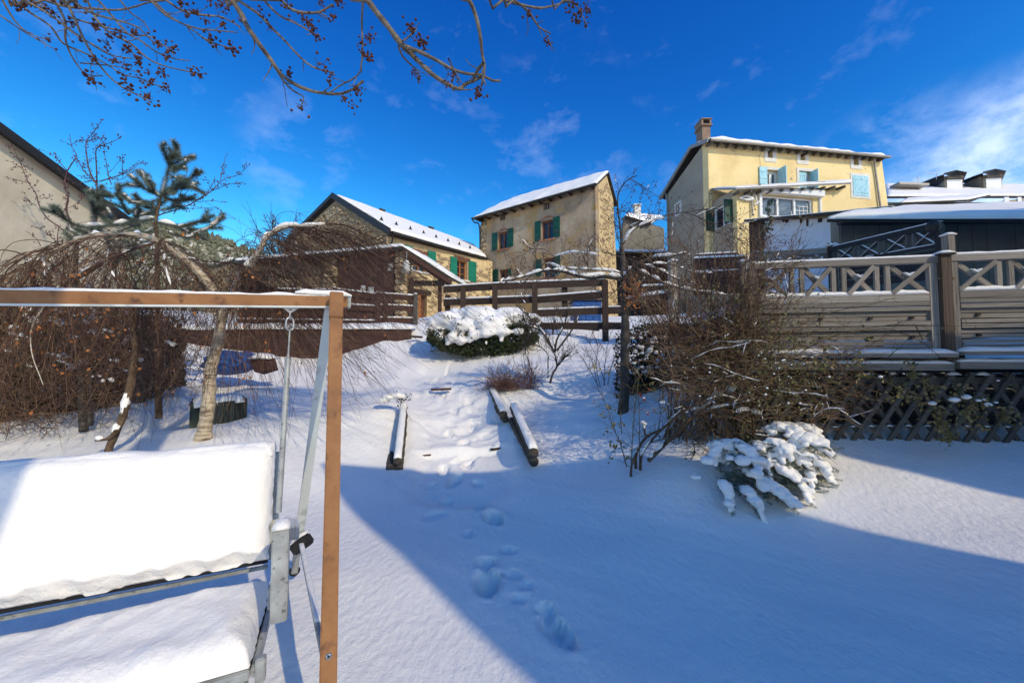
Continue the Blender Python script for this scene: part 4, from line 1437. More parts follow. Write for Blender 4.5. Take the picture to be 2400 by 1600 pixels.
# ---- the cream building at left
cb_ = thing('cream_building', 'cream rendered building with dark roof edge behind the pine at left', 'house', (-10.5, 9, 1.5))
A0 = P(0, 310, 7.0); A1 = P(292, 519, 9.6)
dv = Vector((A1.x - A0.x, A1.y - A0.y)).normalized()
WL = Wall((A0.x - dv.x * 3.5, A0.y - dv.y * 3.5), (A1.x, A1.y))
e = WL.hit(0, 316); f_ = WL.hit(292, 524)
sl = (f_[1] - e[1]) / (f_[0] - e[0])
z00 = e[1] - sl * e[0]
slab('wall', WL, [(0, 0), (WL.L, 0), (WL.L, f_[1]), (0, z00)], [], -.4, 0, M['plaster_cream'], cb_)
ra = WL.pt(0, z00 + .03, .22); rb_ = WL.pt(WL.L + .15, f_[1] + .03, .22)
quad_slab('roof', ra, rb_, rb_ + Vector((-4, -1.2, 1.6)), ra + Vector((-4, -1.2, 1.6)), .12, M['roof_dark'], cb_)
board('barge_board', ra + Vector((0, 0, -.08)), rb_ + Vector((0, 0, -.08)), .05, .16, M['roof_black'], cb_)
snow_quad(ra + Vector((-.3, -.1, .12)), rb_ + Vector((-.3, -.1, .12)), rb_ + Vector((-4, -1.2, 1.65)), ra + Vector((-4, -1.2, 1.65)), .12, cb_, nx=30, ny=8)
wbox('end_wall', WL, WL.L - .4, WL.L, 0, f_[1] - .02, -5, -.401, M['plaster_cream'], cb_)

# ---- houses behind the camera, whose shade falls on the garden


def prism(name, foot, z0, z1, material, parent):
    n = len(foot)
    v = [(x, y, z0) for x, y in foot] + [(x, y, z1) for x, y in foot]
    f = [tuple(range(n)), tuple(range(n, 2 * n))] + [(i, (i + 1) % n, n + (i + 1) % n, n + i) for i in range(n)]
    return part(name, v, f, material, parent)


bh = thing('garden_house', 'house behind the photographer whose shadow covers the foreground snow', 'house', (6, -3, 0))
prism('wall', [(2.9, -1.5), (6.6, -1.5), (9.2, -4.7), (5.6, -4.7)], -.3, 5.4, M['house_back'], bh)
prism('roof', [(2.86, -1.46), (6.62, -1.46), (9.24, -4.74), (5.56, -4.74)], 5.4, 5.54, M['roof_dark'], bh)
bh2 = thing('town_house', 'tall unseen house behind the photographer shading the lattice and sheds', 'house', (14, -4, 0))
prism('wall', [(7.95, -1.5), (36, -1.5), (36, -3.2), (9.5, -3.2)], -.3, 6.35, M['house_back'], bh2)
prism('side_wall', [(12.2, -1.5), (15.5, -1.5), (15.5, -3), (13.5, -3)], 6.35, 12.7, M['house_back'], bh2)  # unseen upper blocks, shaped for the shade they cast on railing and sheds
prism('shading_tower', [(15.5, -1.5), (21.5, -1.5), (21.5, -4), (17.5, -4)], 6.35, 14.2, M['house_back'], bh2)
prism('high_shading_tower', [(21.5, -1.5), (32, -1.5), (32, -4), (23.6, -4)], 6.35, 14.6, M['house_back'], bh2)
# ------------------------------------------------------------------ timber fences
def snowy_board(name, p0, p1, w, h, material, parent, t=.03, up=(0, 0, 1), cap=True):
    b = board(name, p0, p1, w, h, material, parent, up)
    if cap:
        d = (Vector(p1) - Vector(p0)).normalized()
        u = Vector(up) - d * d.dot(Vector(up)); u.normalize()
        snow_strip(Vector(p0) + u * h / 2, Vector(p1) + u * h / 2, w * 1.0, t, b, up=up)
    return b


# ---- deck fence: a trellis of crosses over solid boards, one bay left and one right of the post
WD1 = Wall((2.62, 4.335), (5.6, 3.80))


def xpanel(parent, ul, ur, zt, zb, zm, right_open=False):
    """a bay: posts' inner edges ul..ur, rail top zt, mid rail zm, bottom zb"""
    rail_h = .062
    mid = (ul + ur) / 2
    pl = lambda u, z, n=0: WD1.pt(u, z, n)
    zl = lambda u, z: z + (u - ul) * 0.0
    snowy_board('top_rail', pl(ul - .03, zt - rail_h / 2), pl(ur + .03, zt - rail_h / 2), .07, rail_h, M['wood_grey'], parent, t=.028)
    for (a, b) in ((ul, ul + .055), (ur - .055, ur)):
        board('stile', pl((a + b) / 2, zb), pl((a + b) / 2, zt - rail_h), .05, .07, M['wood_grey'], parent, up=(WD1.u.x, WD1.u.y, 0))
    snowy_board('middle_rail', pl(ul + .07, zm - .04), pl(ur - .07, zm - .04), .05, .075, M['wood_grey'], parent, t=.045)
    # trellis: pairs of uprights and crosses
    z0 = zm; z1 = zt - rail_h
    n = 4
    bay = (ur - ul - .14) / (n + .0)
    a = ul + .07
    for i in range(n):
        x0 = a + i * bay + (.045 if i else .0); x1 = a + (i + 1) * bay - (.045 if i < n - 1 else 0)
        if i:
            for du in (-.05, .05):
                board('upright', pl(a + i * bay + du, z0), pl(a + i * bay + du, z1), .028, .042, M['wood_grey'], parent, up=(WD1.u.x, WD1.u.y, 0))
            x0 += .035
        if i < n - 1:
            x1 -= .035
        board('cross_bar', pl(x0, z0 + .01, .016), pl(x1, z1 - .01, .016), .028, .045, M['wood_grey'], parent)
        b1 = board('cross_bar', pl(x0, z1 - .01, -.016), pl(x1, z0 + .01, -.016), .028, .045, M['wood_grey'], parent)
        c = pl((x0 + x1) / 2, (z0 + z1) / 2 + .035, 0)
        for sgn in (-1, 1):
            snow_strip(c + Vector((0, 0, -.012)), c + WD1.u.to_3d() * (.05 * sgn) + Vector((0, 0, .03)), .05, .022, b1)
    # solid boards in offset rows
    zc = zm - .078
    k = 0
    rr = random.Random(int(ul * 100))
    hts = [.118, .028, .10, .028, .118, .028, .10, .028, .118, .04]
    nrow = 10
    H = (zc - zb) / nrow
    for r in range(nrow):
        za = zb + (nrow - 1 - r) * H
        off = (.018 if (r // 2) % 2 == 0 else -.010) + rr.uniform(-.003, .003)
        board('plank', pl(ul + .07, za + H / 2 + rr.uniform(-.002, .002), off), pl(ur - .07, za + H / 2 + rr.uniform(-.002, .002), off), .02, H - rr.uniform(.006, .012), M['wood_grey'], parent)
        if r in (3, 7):
            for f in (.08, .38, .68, .92):
                uc = ul + .1 + (ur - ul - .2) * f
                board('spacer', pl(uc, za + H * .45, .004), pl(uc, za + H * .95, .004), .03, .035, M['wood_near_black'], parent, up=(WD1.u.x, WD1.u.y, 0))
    # shelf timber below, carrying snow
    snowy_board('sill_board', pl(ul - .02, zb - .05, .07), pl(ur + .06, zb - .05, .07), .16, .035, M['wood_grey'], parent, t=.05)
    snowy_board('ground_rail', pl(ul - .02, zb - .17, .05), pl(ur + .06, zb - .17, .05), .1, .07, M['wood_grey'], parent, t=.035)


u_post = WD1.hit(2207, 700)[0]
u_r0 = WD1.hit(1832, 616); u_r1 = WD1.hit(2190, 604)
zt = (u_r0[1] + u_r1[1]) / 2
zm = WD1.hit(2100, 690)[1]
zb = WD1.hit(2100, 822)[1]
df = thing('deck_fence', 'weathered grey timber fence of crosses over boards with snow on its rails', 'fence', WD1.pt(u_post, zb - .3))
u_left = WD1.hit(1757, 700)[0]
xpanel(df, u_left, u_post - .055, zt, zb, zm)
xpanel(df, u_post + .075, u_post + 1.85, zt + .01, zb + .02, zm + .02)
pp = board('post', WD1.pt(u_post, zb - .1, .03), WD1.pt(u_post, WD1.hit(2200, 601)[1], .03), .09, .09, M['wood_post'], df, up=(WD1.u.x, WD1.u.y, 0))
snow_strip(WD1.pt(u_post - .07, WD1.hit(2200, 601)[1] + .012, .03), WD1.pt(u_post + .07, WD1.hit(2200, 601)[1] + .012, .03), .14, .035, pp)
board('post_cap', WD1.pt(u_post - .07, WD1.hit(2200, 601)[1] + .006, .03), WD1.pt(u_post + .07, WD1.hit(2200, 601)[1] + .006, .03), .14, .018, M['wood_near_black'], pp)
for (x, y) in ((2190, 655), (2224, 655), (2197, 770), (2230, 770)):
    q = WD1.hit(x, y)
    wbox('bracket', WD1, q[0] - .008, q[0] + .008, q[1] - .012, q[1] + .012, .052, .06, M['leaf_tan'], df)
p2 = board('post', WD1.pt(u_left - .06, zb - .1, .0), WD1.pt(u_left - .06, zt + .03, .0), .06, .06, M['wood_grey'], df, up=(WD1.u.x, WD1.u.y, 0))
snow_strip(WD1.pt(u_left - .10, zt + .03, 0), WD1.pt(u_left - .02, zt + .03, 0), .07, .04, p2)
# what the deck stands on, behind the boards
dk = thing('timber_deck', 'raised timber deck loaded with snow behind the cross fence', 'deck', (4.2, 5.2, 1.2))
dz = WD1.hit(2000, 700)[1] - .12
fA = WD1.pt(u_left - .1, 0, -.12); fB = WD1.pt(u_post + 1.9, 0, -.12)
dq = [Vector((fA.x, fA.y, dz)), Vector((fB.x, fB.y, dz)), Vector((fB.x + 1.0, 6.4, dz + .1)), Vector((fA.x + .6, 6.8, dz + .1))]
top_ = quad_slab('deck_boards', *dq, .08, M['wood_near_black'], dk)
snow_quad(*dq, .16, top_, nx=40, ny=24, seed=33, amp=.35)
part('snow_heap', [Vector((x, y, z)) for x, y, z in []] or [dq[0] + Vector((.2, .5, 0)), dq[0] + Vector((2.3, .4, 0)), dq[0] + Vector((2.0, 1.6, 0)), dq[0] + Vector((.4, 1.7, 0)), dq[0] + Vector((.9, .9, .44)), dq[0] + Vector((1.7, .9, .36))],
     [(0, 1, 5, 4), (1, 2, 5), (2, 3, 4, 5), (3, 0, 4), (3, 2, 1, 0)], M['snow'], dk, smooth=True)
for i in range(9):
    uu_ = u_left - .05 + i * .48
    board('joist', WD1.pt(uu_, dz - .16, -.2), WD1.pt(uu_, dz - .16, -2.2), .06, .16, M['wood_near_black'], dk)
for i in range(5):
    uu_ = u_left + .1 + i * .85
    board('support_post', WD1.pt(uu_, .3, -.9), WD1.pt(uu_, dz - .25, -.9), .12, .12, M['wood_near_black'], dk, up=(1, 0, 0))
# black boards put in for the shade under the deck, behind the lattice
for i in range(9):
    z_ = -.29 + i * .17
    board('shade_board', WD1.pt(u_left - .1, z_ + .35, -.42), WD1.pt(u_post + 2.0, z_ + .35, -.42), .03, .165, M['roof_black'], dk)

# ---- railing behind, rising to the right; its shade is put into near-black wood
rr_ = thing('deck_railing', 'dark deck railing of crosses rising to the right in shade', 'railing', (6.9, 7.2, 2))
A = P(*Z6(235, 955), 8.4); B = P(*Z6(1365, 695), 6.25)
A2 = P(*Z6(300, 1105), 8.35); B2 = P(*Z6(1310, 925), 6.3)
snowy_board('top_rail', A, B, .07, .09, M['wood_near_black'], rr_, t=.02)
bz = [A + (A2 - A), B + (B2 - B)]
snowy_board('bottom_rail', A2, B2, .07, .05, M['wood_near_black'], rr_, t=.02)
for k, (x, y0, y1) in enumerate(((465, 940, 1070), (515, 930, 1058), (725, 880, 1020), (783, 870, 1005), (1015, 815, 965), (1083, 798, 940))):
    s = (x - 235) / 1130
    s = s / (s + (1 - s) * 1.0)
    dd_ = 1 / ((1 - s) / 8.4 + s / 6.25)
    board('upright', P(*Z6(x, y0), dd_), P(*Z6(x, y1), dd_), .035, .05, M['lattice_wood'], rr_, up=(1, 0, 0))
for (x0, x1, t0, t1, b0_, b1_) in ((290, 450, 975, 935, 1095, 1072), (530, 710, 925, 885, 1050, 1025), (800, 1000, 868, 820, 1000, 968), (1105, 1300, 800, 760, 935, 915)):
    for (ya, yb_) in ((t0, b1_), (b0_, t1)):
        da = 1 / ((1 - (x0 - 235) / 1130) / 8.4 + (x0 - 235) / 1130 / 6.25); db = 1 / ((1 - (x1 - 235) / 1130) / 8.4 + (x1 - 235) / 1130 / 6.25)
        snowy_board('cross_bar', P(*Z6(x0, ya), da), P(*Z6(x1, yb_), db), .03, .05, M['wood_near_black'], rr_, t=.012)
for i in range(3):
    o_ = Vector((0, 0, -.14 - .17 * i))
    board('plank', A2 + o_, B2 + o_, .025, .15, M['wood_near_black'], rr_)
pq = P(*Z6(225, 925), 8.5)
p3 = board('post', Vector((pq.x, pq.y, 2.2)), pq, .12, .12, M['wood_near_black'], rr_, up=(1, 0, 0))
snow_strip(pq + Vector((-.09, 0, .0)), pq + Vector((.09, 0, 0)), .18, .07, p3)
pq = P(*Z6(1350, 700), 6.2)
board('post', Vector((pq.x, pq.y, 1.9)), pq, .08, .09, M['wood_near_black'], rr_, up=(1, 0, 0))
pq = P(*Z6(1440, 815), 5.3)
p4 = board('post', Vector((pq.x, pq.y, 1.7)), pq, .09, .09, M['wood_grey'], rr_, up=(1, 0, 0))
snow_strip(pq + Vector((-.07, 0, .0)), pq + Vector((.07, 0, 0)), .11, .035, p4)
ball = part_np('finial', *(lambda l: (tube_arrays(l, 12)[0], [tube_arrays(l, 12)[1]]))([([P(*Z6(1285, 715), 6.1) + Vector((0, 0, z)) for z in (.10, .08, .03, -.03, -.09, -.13)], [.001, .05, .085, .09, .055, .001])]), M['wood_near_black'], rr_, smooth=True)
# left part of that railing, lit, in wood without the painted shade
r2 = thing('brown_railing', 'brown timber railing of crosses half hidden behind the rose thicket', 'railing', (5.5, 8.6, 2.4))
A = P(*LA(900, 178), 9.2); B = P(*LA(1290, 160), 8.9); B1 = P(*LA(1420, 150), 8.8); D_ = P(*LA(2130, 110), 8.6)
snowy_board('top_rail', A, B, .08, .16, M['wood_brown'], r2, t=.04)
snowy_board('top_rail', B1, D_, .08, .13, M['wood_grey'], r2, t=.03)
for i in range(4):
    x0 = 1430 + i * 170; y0 = 175 - i * 12
    board('cross_bar', P(*LA(x0, y0 + 5), 8.75), P(*LA(x0 + 140, y0 + 70), 8.7), .04, .07, M['wood_grey'], r2)
    board('cross_bar', P(*LA(x0, y0 + 80), 8.75), P(*LA(x0 + 140, y0 - 5), 8.7), .04, .07, M['wood_grey'], r2)
    for dx_ in (148, 160):
        board('upright', P(*LA(x0 + dx_, y0 - 8), 8.72), P(*LA(x0 + dx_, y0 + 78), 8.72), .04, .05, M['wood_grey'], r2, up=(1, 0, 0))
for i in range(5):
    y_ = 205 + i * 62
    snowy_board('plank', P(*LA(880, y_ + 18), 9.0), P(*LA(1360, y_), 8.6), .04, .22, M['wood_brown'], r2, t=.05, cap=i in (0, 2))
for x_ in (1375, 690):
    q = P(*LA(x_, 210), 8.6)
    p5 = board('post', Vector((q.x, q.y, 1.4)), q, .15, .15, M['wood_grey'], r2, up=(1, 0, 0))
    snow_strip(q + Vector((-.09, 0, 0)), q + Vector((.09, 0, 0)), .18, .06, p5)
for i, (ya, yb_) in enumerate(((462, 455), (530, 500), (565, 520))):
    snowy_board('low_rail', P(*LA(400, ya), 8.9), P(*LA(680, yb_), 8.7), .06, .14, M['wood_dark'], r2, t=.05)

# ---- crossed lattice under the deck
lt = thing('lattice_fence', 'dark diagonal wooden lattice under the deck standing in the snow', 'fence', (4.2, 4.15, .6))
WLt = Wall((2.9, 4.36), (6.0, 3.80))
zl_t = WLt.hit(2150, 878)[1]
uu0, uu1 = WLt.hit(1840, 950)[0], WLt.hit(2400, 950)[0] + .5
sp = (WLt.hit(2390, 1000)[0] - WLt.hit(1990, 1000)[0]) / 8.9
H_ = zl_t - (gz(4.2, 4.1) - .20)
sh_ = H_ * .62
n_s = int((uu1 - uu0) / sp) + 8
for k in range(-6, n_s):
    u = uu0 + k * sp
    zb_ = gz(WLt.pt(max(u, 0), 0).x, WLt.pt(max(u, 0), 0).y) - .20
    for sgn, n_ in ((1, .02), (-1, -.008)):
        ua, ub = (u, u + sh_) if sgn > 0 else (u + sh_, u)
        # clip to the panel
        za, zb2 = zb_, zb_ + H_
        def cl(ua, za, ub, zb2):
            if ub == ua: return None
            t0, t1 = 0, 1
            for lim, s in ((uu0 - .3, 1), (uu1, -1)):
                fa, fb = s * (ua - lim), s * (ub - lim)
                if fa < 0 and fb < 0: return None
                if fa < 0: t0 = max(t0, fa / (fa - fb))
                if fb < 0: t1 = min(t1, fa / (fa - fb))
            return (ua + (ub - ua) * t0, za + (zb2 - za) * t0, ua + (ub - ua) * t1, za + (zb2 - za) * t1)
        c = cl(ua, za, ub, zb2)
        if c and abs(c[2] - c[0]) > .06:
            board('lattice_slat', WLt.pt(c[0], c[1], n_), WLt.pt(c[2], c[3], n_), .022, .042, M['lattice_wood'], lt)
board('lattice_rail', WLt.pt(uu0 - .2, zl_t - .06, -.04), WLt.pt(uu1, zl_t - .06, -.04), .03, .07, M['lattice_wood'], lt)
rl_ = random.Random(3)
for k in range(7):       # dabs of snow lodged along the top
    u = uu0 + .25 + k * sp * 1.5
    snow_strip(WLt.pt(u, zl_t + .0, .01), WLt.pt(u + rl_.uniform(.05, .11), zl_t + .0, .01), .05, rl_.uniform(.02, .05), lt)
for k in range(22):      # and in the crossings low down
    u = uu0 + .12 + k * sp
    if u < uu1:
        zz = gz(WLt.pt(u, 0).x, WLt.pt(u, 0).y)
        snow_strip(WLt.pt(u - .02, zz + .145, .03), WLt.pt(u + .03, zz + .145, .03), .03, .012, lt)
# lattice footing boards just behind
gp_ = thing('grey_panel', 'pale grey boards leaning behind the lattice', 'panel', (3.6, 4.9, .9))
a = P(1985, 900, 4.75); b = P(2090, 935, 4.6)
for i in range(3):
    o_ = Vector((0, 0, -.12 * i))
    board('plank', P(1960, 895, 4.8) + o_, P(2110, 935, 4.6) + o_, .02, .115, M['white_trim'] if i < 2 else M['lattice_wood'], gp_)

# ---- brown rail fence across the middle
bf = thing('rail_fence', 'brown three-rail fence with snow on its rails before the tan house', 'fence', (0, 11, 2.4))
X0 = P(1035, 677, 12.0); X1 = P(1440, 659, 10.75)
X0b = P(1035, 707, 12.0); X1b = P(1440, 692, 10.75)


def fl_(p, q, t):
    return p + (q - p) * t


def rail(fy0, fy1, x0, x1, h=.19, t=.05):
    d0 = 12 - 1.25 * (x0 - 1035) / 405; d1 = 12 - 1.25 * (x1 - 1035) / 405
    snowy_board('rail', P(x0, fy0, d0), P(x1, fy1, d1), .06, h, M['wood_dark'], bf, t=t)


rail(679, 672, 1040, 1152)
rail(672, 662, 1152, 1420)
rail(709, 702, 1040, 1256)
rail(703, 690, 1256, 1425)
rail(734, 727, 1256, 1455)
rail(764, 764, 1245, 1455)
for (x, y0, y1, off) in ((1086, 673, 728, -.06), (1160, 668, 730, -.06), (1253, 664, 748, -.06), (1324, 672, 722, .08), (1416, 658, 812, -.08), (1048, 690, 720, .1)):
    d_ = 12 - 1.25 * (x - 1035) / 405
    a_ = P(x, y1 + 12, d_); b_ = P(x, y0, d_)
    board('post', Vector((b_.x, b_.y + off, a_.z - .1)), Vector((b_.x, b_.y + off, b_.z)), .09, .16, M['wood_dark'], bf, up=(1, 0, 0))
# blue-black bin lid and snow mound behind
bn = thing('dark_bin', 'dark blue low container behind the right end of the rail fence', 'container', tuple(P(1385, 730, 12.6)))
q = P(1345, 705, 12.6); q2 = P(1410, 735, 12.6)
box('tub', (q.x, 12.6, q2.z - .5), (q2.x, 13.4, q.z), M['blue_tarp'], bn)
box('lid', (q.x - .05, 12.55, q.z + .002), (q2.x + .05, 13.45, q.z + .05), M['roof_black'], bn)

# ---- left: brown fence with brushwood screen, retaining boards, porch building
pb = thing('porch_shed', 'long brown shed with snow roof, stone pillars and open porch at its right end', 'shed', tuple(P(900, 760, 15)))
WP = Wall((P(470, 620, 18.2).x, 18.2), (P(947, 620, 15).x, 15))
zr = WP.hit(940, 584)[1]; zl0 = WP.hit(560, 612)[1]
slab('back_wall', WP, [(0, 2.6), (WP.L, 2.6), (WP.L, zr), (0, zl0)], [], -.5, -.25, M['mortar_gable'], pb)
stone_fill(WP, [(0.1, 3), (WP.hit(745, 650)[0], 3), (WP.hit(745, 650)[0], zr - .3), (.1, zl0 - .35)], [], pb, (.2, .42), (.13, .24), -.25, .08, 31, M['stone'], limit=120, prob=.8)
ub0, ub1 = WP.hit(790, 650)[0], WP.hit(922, 650)[0]
zmid = WP.hit(850, 624)[1]
k = 0
u = ub0
while u < ub1 - .02:
    w_ = .16
    wbox('cladding_board', WP, u, min(ub1, u + w_ - .012), 3.0, zmid, -.12 + .01 * (k % 2), -.05 + .008 * (k % 3), M['wood_brown'], pb)
    u += w_; k += 1
wbox('brushwood_screen', WP, ub0 - .02, ub1 + .02, zmid + .01, zr - .12, -.1, -.03, M['brushwood'], pb)


def pillar(x0, x1, y0, z0, seed):
    u0, u1 = WP.hit(x0, 650)[0], WP.hit(x1, 650)[0]
    z1 = WP.hit((x0 + x1) / 2, y0)[1]
    rng = random.Random(seed)
    core = wbox('pillar', WP, u0 + .05, u1 - .05, z0, z1, -.4, -.04, M['mortar'], pb)
    z = z0
    while z < z1 - .05:
        h = rng.uniform(.18, .28)
        n_ = 2 if rng.random() < .6 else 1
        for i in range(n_):
            w_ = (u1 - u0) / n_
            o = bpy.data.objects.new('stone', stone_mesh(M['stone'], rng.randrange(9)))
            Rm = Matrix(((WP.u.x, -WP.n.x, 0), (WP.u.y, -WP.n.y, 0), (0, 0, 1))).to_4x4()
            link(o, Matrix.Translation(WP.pt(u0 + w_ * (i + .5), min(z + h / 2, z1), -.08)) @ Rm @ Matrix.Diagonal((w_ * 1.02, .38, h * 1.05, 1)), core)
        z += h
    return core


pillar(758, 789, 596, 3.0, 3)
pillar(925, 948, 586, 3.0, 4)
# roof
pa = P(535, 612, 17.2); pbq = P(943, 577, 14.7)
pc = Vector((pbq.x + .3, 18.4, pbq.z + .35)); pd = Vector((pa.x + .6, 20.5, pa.z + .35))
prf = quad_slab('roof', pa, pbq, pc, pd, .14, M['wood_near_black'], pb)
snow_quad(pa, pbq, pc, pd, .17, prf, nx=60, ny=12, seed=40, amp=.15, rag=.6)
q1_ = P(1062, 652, 15.6)
q2_ = Vector((q1_.x + .2, 18.6, q1_.z + .25))
por = quad_slab('porch_roof', pbq + Vector((.01, 0, 0)), q1_, q2_, pc, .1, M['wood_near_black'], pb)
snow_quad(pbq + Vector((.01, 0, 0)), q1_, q2_, pc, .12, por, nx=30, ny=10, seed=41, amp=.2, rag=.8)
board('verge_beam', pbq + Vector((0, .08, -.17)), q1_ + Vector((-.1, .08, -.17)), .12, .16, M['wood_brown'], pb)
for i in range(3):
    o_ = Vector((0, .9 + i * .9, .02 + i * .06))
    board('rafter', pbq + Vector((0, 0, -.2)) + o_, q1_ + Vector((-.15, 0, -.2)) + o_, .1, .14, M['wood_near_black'], pb)
q = P(1031, 664, 16)
board('porch_post', Vector((q.x, 16, 3.0)), Vector((q.x, 16, q.z + .15)), .14, .14, M['wood_brown'], pb, up=(1, 0, 0))
q = P(965, 680, 15.3)
board('porch_post', Vector((q.x, 15.3, 2.8)), Vector((q.x, 15.3, q.z + .5)), .14, .14, M['wood_dark'], pb, up=(1, 0, 0))
board('tie_beam', P(965, 664, 15.8), P(1042, 664, 15.9), .14, .2, M['wood_near_black'], pb)
lamp = P(953, 623, 14.7)
lp = thing('milk_churn_lamp', 'small white churn-shaped lantern hanging under the porch beside the stone pillar', 'lantern', tuple(lamp))
tubes('body', [([lamp + Vector((0, 0, z)) for z in (.22, .2, .14, .1, -.28, -.3)], [.02, .07, .08, .12, .13, .02])], 12, M['white_trim'], lp)
tubes('handle', [([lamp + Vector((.13, 0, -.02)), lamp + Vector((.2, 0, .0)), lamp + Vector((.2, 0, -.12)), lamp + Vector((.13, 0, -.16))], .018)], 5, M['white_trim'], lp)
tubes('hook', [([lamp + Vector((0, 0, .21)), lamp + Vector((0, 0, .55))], .012)], 5, M['steel'], lp)
# white notices
for (x0, y0, x1, y1) in ((909, 617, 920, 634), (845, 669, 856, 682), (862, 673, 875, 687)):
    u0, z1 = WP.hit(x0, y0); u1, z0 = WP.hit(x1, y1)
    wbox('paper_notice', WP, u0, u1, z0, z1, -.025, -.01, M['white_trim'], pb)

# fence in front with brushwood infill
WFn = Wall((P(560, 700, 12.6).x, 12.6), (P(890, 700, 12.0).x, 12.0))
lf = thing('brushwood_fence', 'dark brown fence of rails over a brushwood screen left of the path', 'fence', tuple(P(760, 800, 12)))


def frail(W, x0, y0, x1, y1, h=.17, t=.045, m='wood_brown', n=.04, parent=None):
    a = W.hit(x0, y0); b = W.hit(x1, y1)
    snowy_board('rail', W.pt(a[0], a[1] - h / 2, n), W.pt(b[0], b[1] - h / 2, n), .05, h, M[m], parent or lf, t=t)


for (y0, y1, xa, xb) in ((678, 679, 600, 785),):
    frail(WFn, xa, y0, xb, y1)
frail(WFn, 786, 677, 886, 690)
frail(WFn, 800, 713, 886, 718)
frail(WFn, 600, 716, 800, 713)
frail(WFn, 560, 748, 886, 752, h=.1)
bq0 = WFn.hit(560, 692); bq1 = WFn.hit(886, 692); bb = WFn.hit(700, 790)
wbox('brushwood_screen', WFn, bq0[0], bq1[0], bb[1], bq0[1] - .08, -.06, .0, M['brushwood'], lf)
WFr = Wall((P(888, 700, 12.0).x, 12.0), (P(976, 700, 12.4).x, 12.4))
for (y0, y1) in ((687, 693), (714, 718), (744, 746)):
    frail(WFr, 890, y0, 975, y1, n=0.0)
for (x, y0, y1, m_, d_) in ((888, 686, 760, 'wood_brown', 12.0), (906, 690, 740, 'wood_brown', 12.1), (976, 690, 760, 'lattice_wood', 12.4), (788, 676, 760, 'wood_brown', 12.15)):
    b_ = P(x, y0, d_); a_ = P(x, y1, d_)
    pz = board('post', Vector((b_.x, b_.y - .08, a_.z - .3)), Vector((b_.x, b_.y - .08, b_.z)), .1, .12, M[m_], lf, up=(1, 0, 0))
    snow_strip(Vector((b_.x - .05, b_.y - .08, b_.z)), Vector((b_.x + .05, b_.y - .08, b_.z)), .1, .04, pz)
# board wall below
rw = thing('retaining_boards', 'low brown board wall topped with snow below the brushwood fence', 'wall', tuple(P(760, 830, 10.8)))
WRb = Wall((P(300, 800, 11.5).x, 11.5), (P(975, 780, 11.2).x, 11.2))
za = WRb.hit(700, 772)[1]
zz = za
u_a = WRb.hit(330, 800)[0]; u_b = WRb.hit(965, 780)[0]
for i in range(7):
    u = u_a
    rr2 = random.Random(i)
    while u < u_b:
        u2 = min(u_b, u + rr2.uniform(1.6, 2.6))
        board('plank', WRb.pt(u + .005, zz - .075, rr2.uniform(0, .015)), WRb.pt(u2 - .005, zz - .075, rr2.uniform(0, .015)), .04, .145, M['wood_brown'], rw)
        u = u2
    zz -= .15
snow_quad(WRb.pt(u_a, za, .08), WRb.pt(u_b, za, .08), WRb.pt(u_b, za + .12, -.6), WRb.pt(u_a, za + .12, -.6), .12, rw, nx=90, ny=5, seed=50, amp=.3, rag=1.0)

# ---- log edges of the path


def log(p0, p1, r, parent, seed, name='log'):
    rng = np.random.RandomState(seed)
    n = 16
    t = np.linspace(0, 1, n)[:, None]
    pts = np.array(p0)[None] * (1 - t) + np.array(p1)[None] * t
    rad = r * (1 + 0.06 * rng.randn(n))
    pts = np.vstack([pts[:1] - (pts[1] - pts[0]) * .002, pts, pts[-1:] + (pts[-1] - pts[-2]) * .002])
    rad = np.concatenate([[r * .02], rad, [r * .02]])
    v, f = tube_arrays([(pts, rad)], 10)
    return part_np(name, v, [f], M['log_wood'], parent)


def log_edge(label, spec, seed):
    th_ = thing('log_edging', label, 'logs', tuple(spec[0][0]), group='snow-capped log edges beside the garden path')
    for k, (p0, p1, r, cap) in enumerate(spec):
        o = log(p0, p1, r, th_, seed + k)
        if cap:
            snow_strip(Vector(p0) + Vector((0, 0, r * .8)), Vector(p1) + Vector((0, 0, r * .8)), r * 1.7, cap, o, rag=.5)
    return th_


def LP(px, py, d):
    return P(px, py, d)


le = log_edge('split log edge right of the path, lower and longer one with snow cap', [
    (LP(1250, 1062, 4.75), LP(1203, 955, 6.25), .062, .05), (LP(1252, 1083, 4.78), LP(1200, 985, 6.2), .06, 0)], 3)
le = log_edge('split log edge right of the path, upper one touching the reddish shrublet', [
    (LP(1180, 972, 6.15), LP(1152, 915, 7.5), .062, .05), (LP(1184, 982, 6.18), LP(1150, 932, 7.5), .06, 0)], 7)
le = log_edge('log edge left of the path with round log ends at its foot', [
    (LP(932, 1083, 4.95), LP(947, 950, 6.35), .055, .05), (LP(935, 1103, 4.95), LP(948, 972, 6.35), .055, 0), (LP(915, 1102, 4.93), LP(918, 1050, 5.6), .058, 0)], 11)
st = thing('step_board', 'brown edge of the lowest snow step across the path', 'step', tuple(LP(1090, 1052, 5.55)))
board('riser', LP(1150, 1053, 5.6), LP(1188, 1048, 5.65), .04, .028, M['wood_dark'], st)
board('riser', LP(988, 1067, 5.45), LP(1010, 1065, 5.47), .04, .018, M['wood_brown'], st)
st = thing('step_board', 'short dark edge of the upper snow step by the reddish shrublet', 'step', tuple(LP(1040, 909, 7.5)))
board('riser', LP(1010, 913, 7.45), LP(1058, 911, 7.5), .05, .04, M['wood_brown'], st)
st = thing('step_board', 'short dark step edge at the top left of the snowy mound of juniper', 'step', tuple(LP(975, 790, 10.9)))
board('riser', LP(960, 788, 10.9), LP(990, 790, 10.9), .05, .06, M['wood_dark'], st)

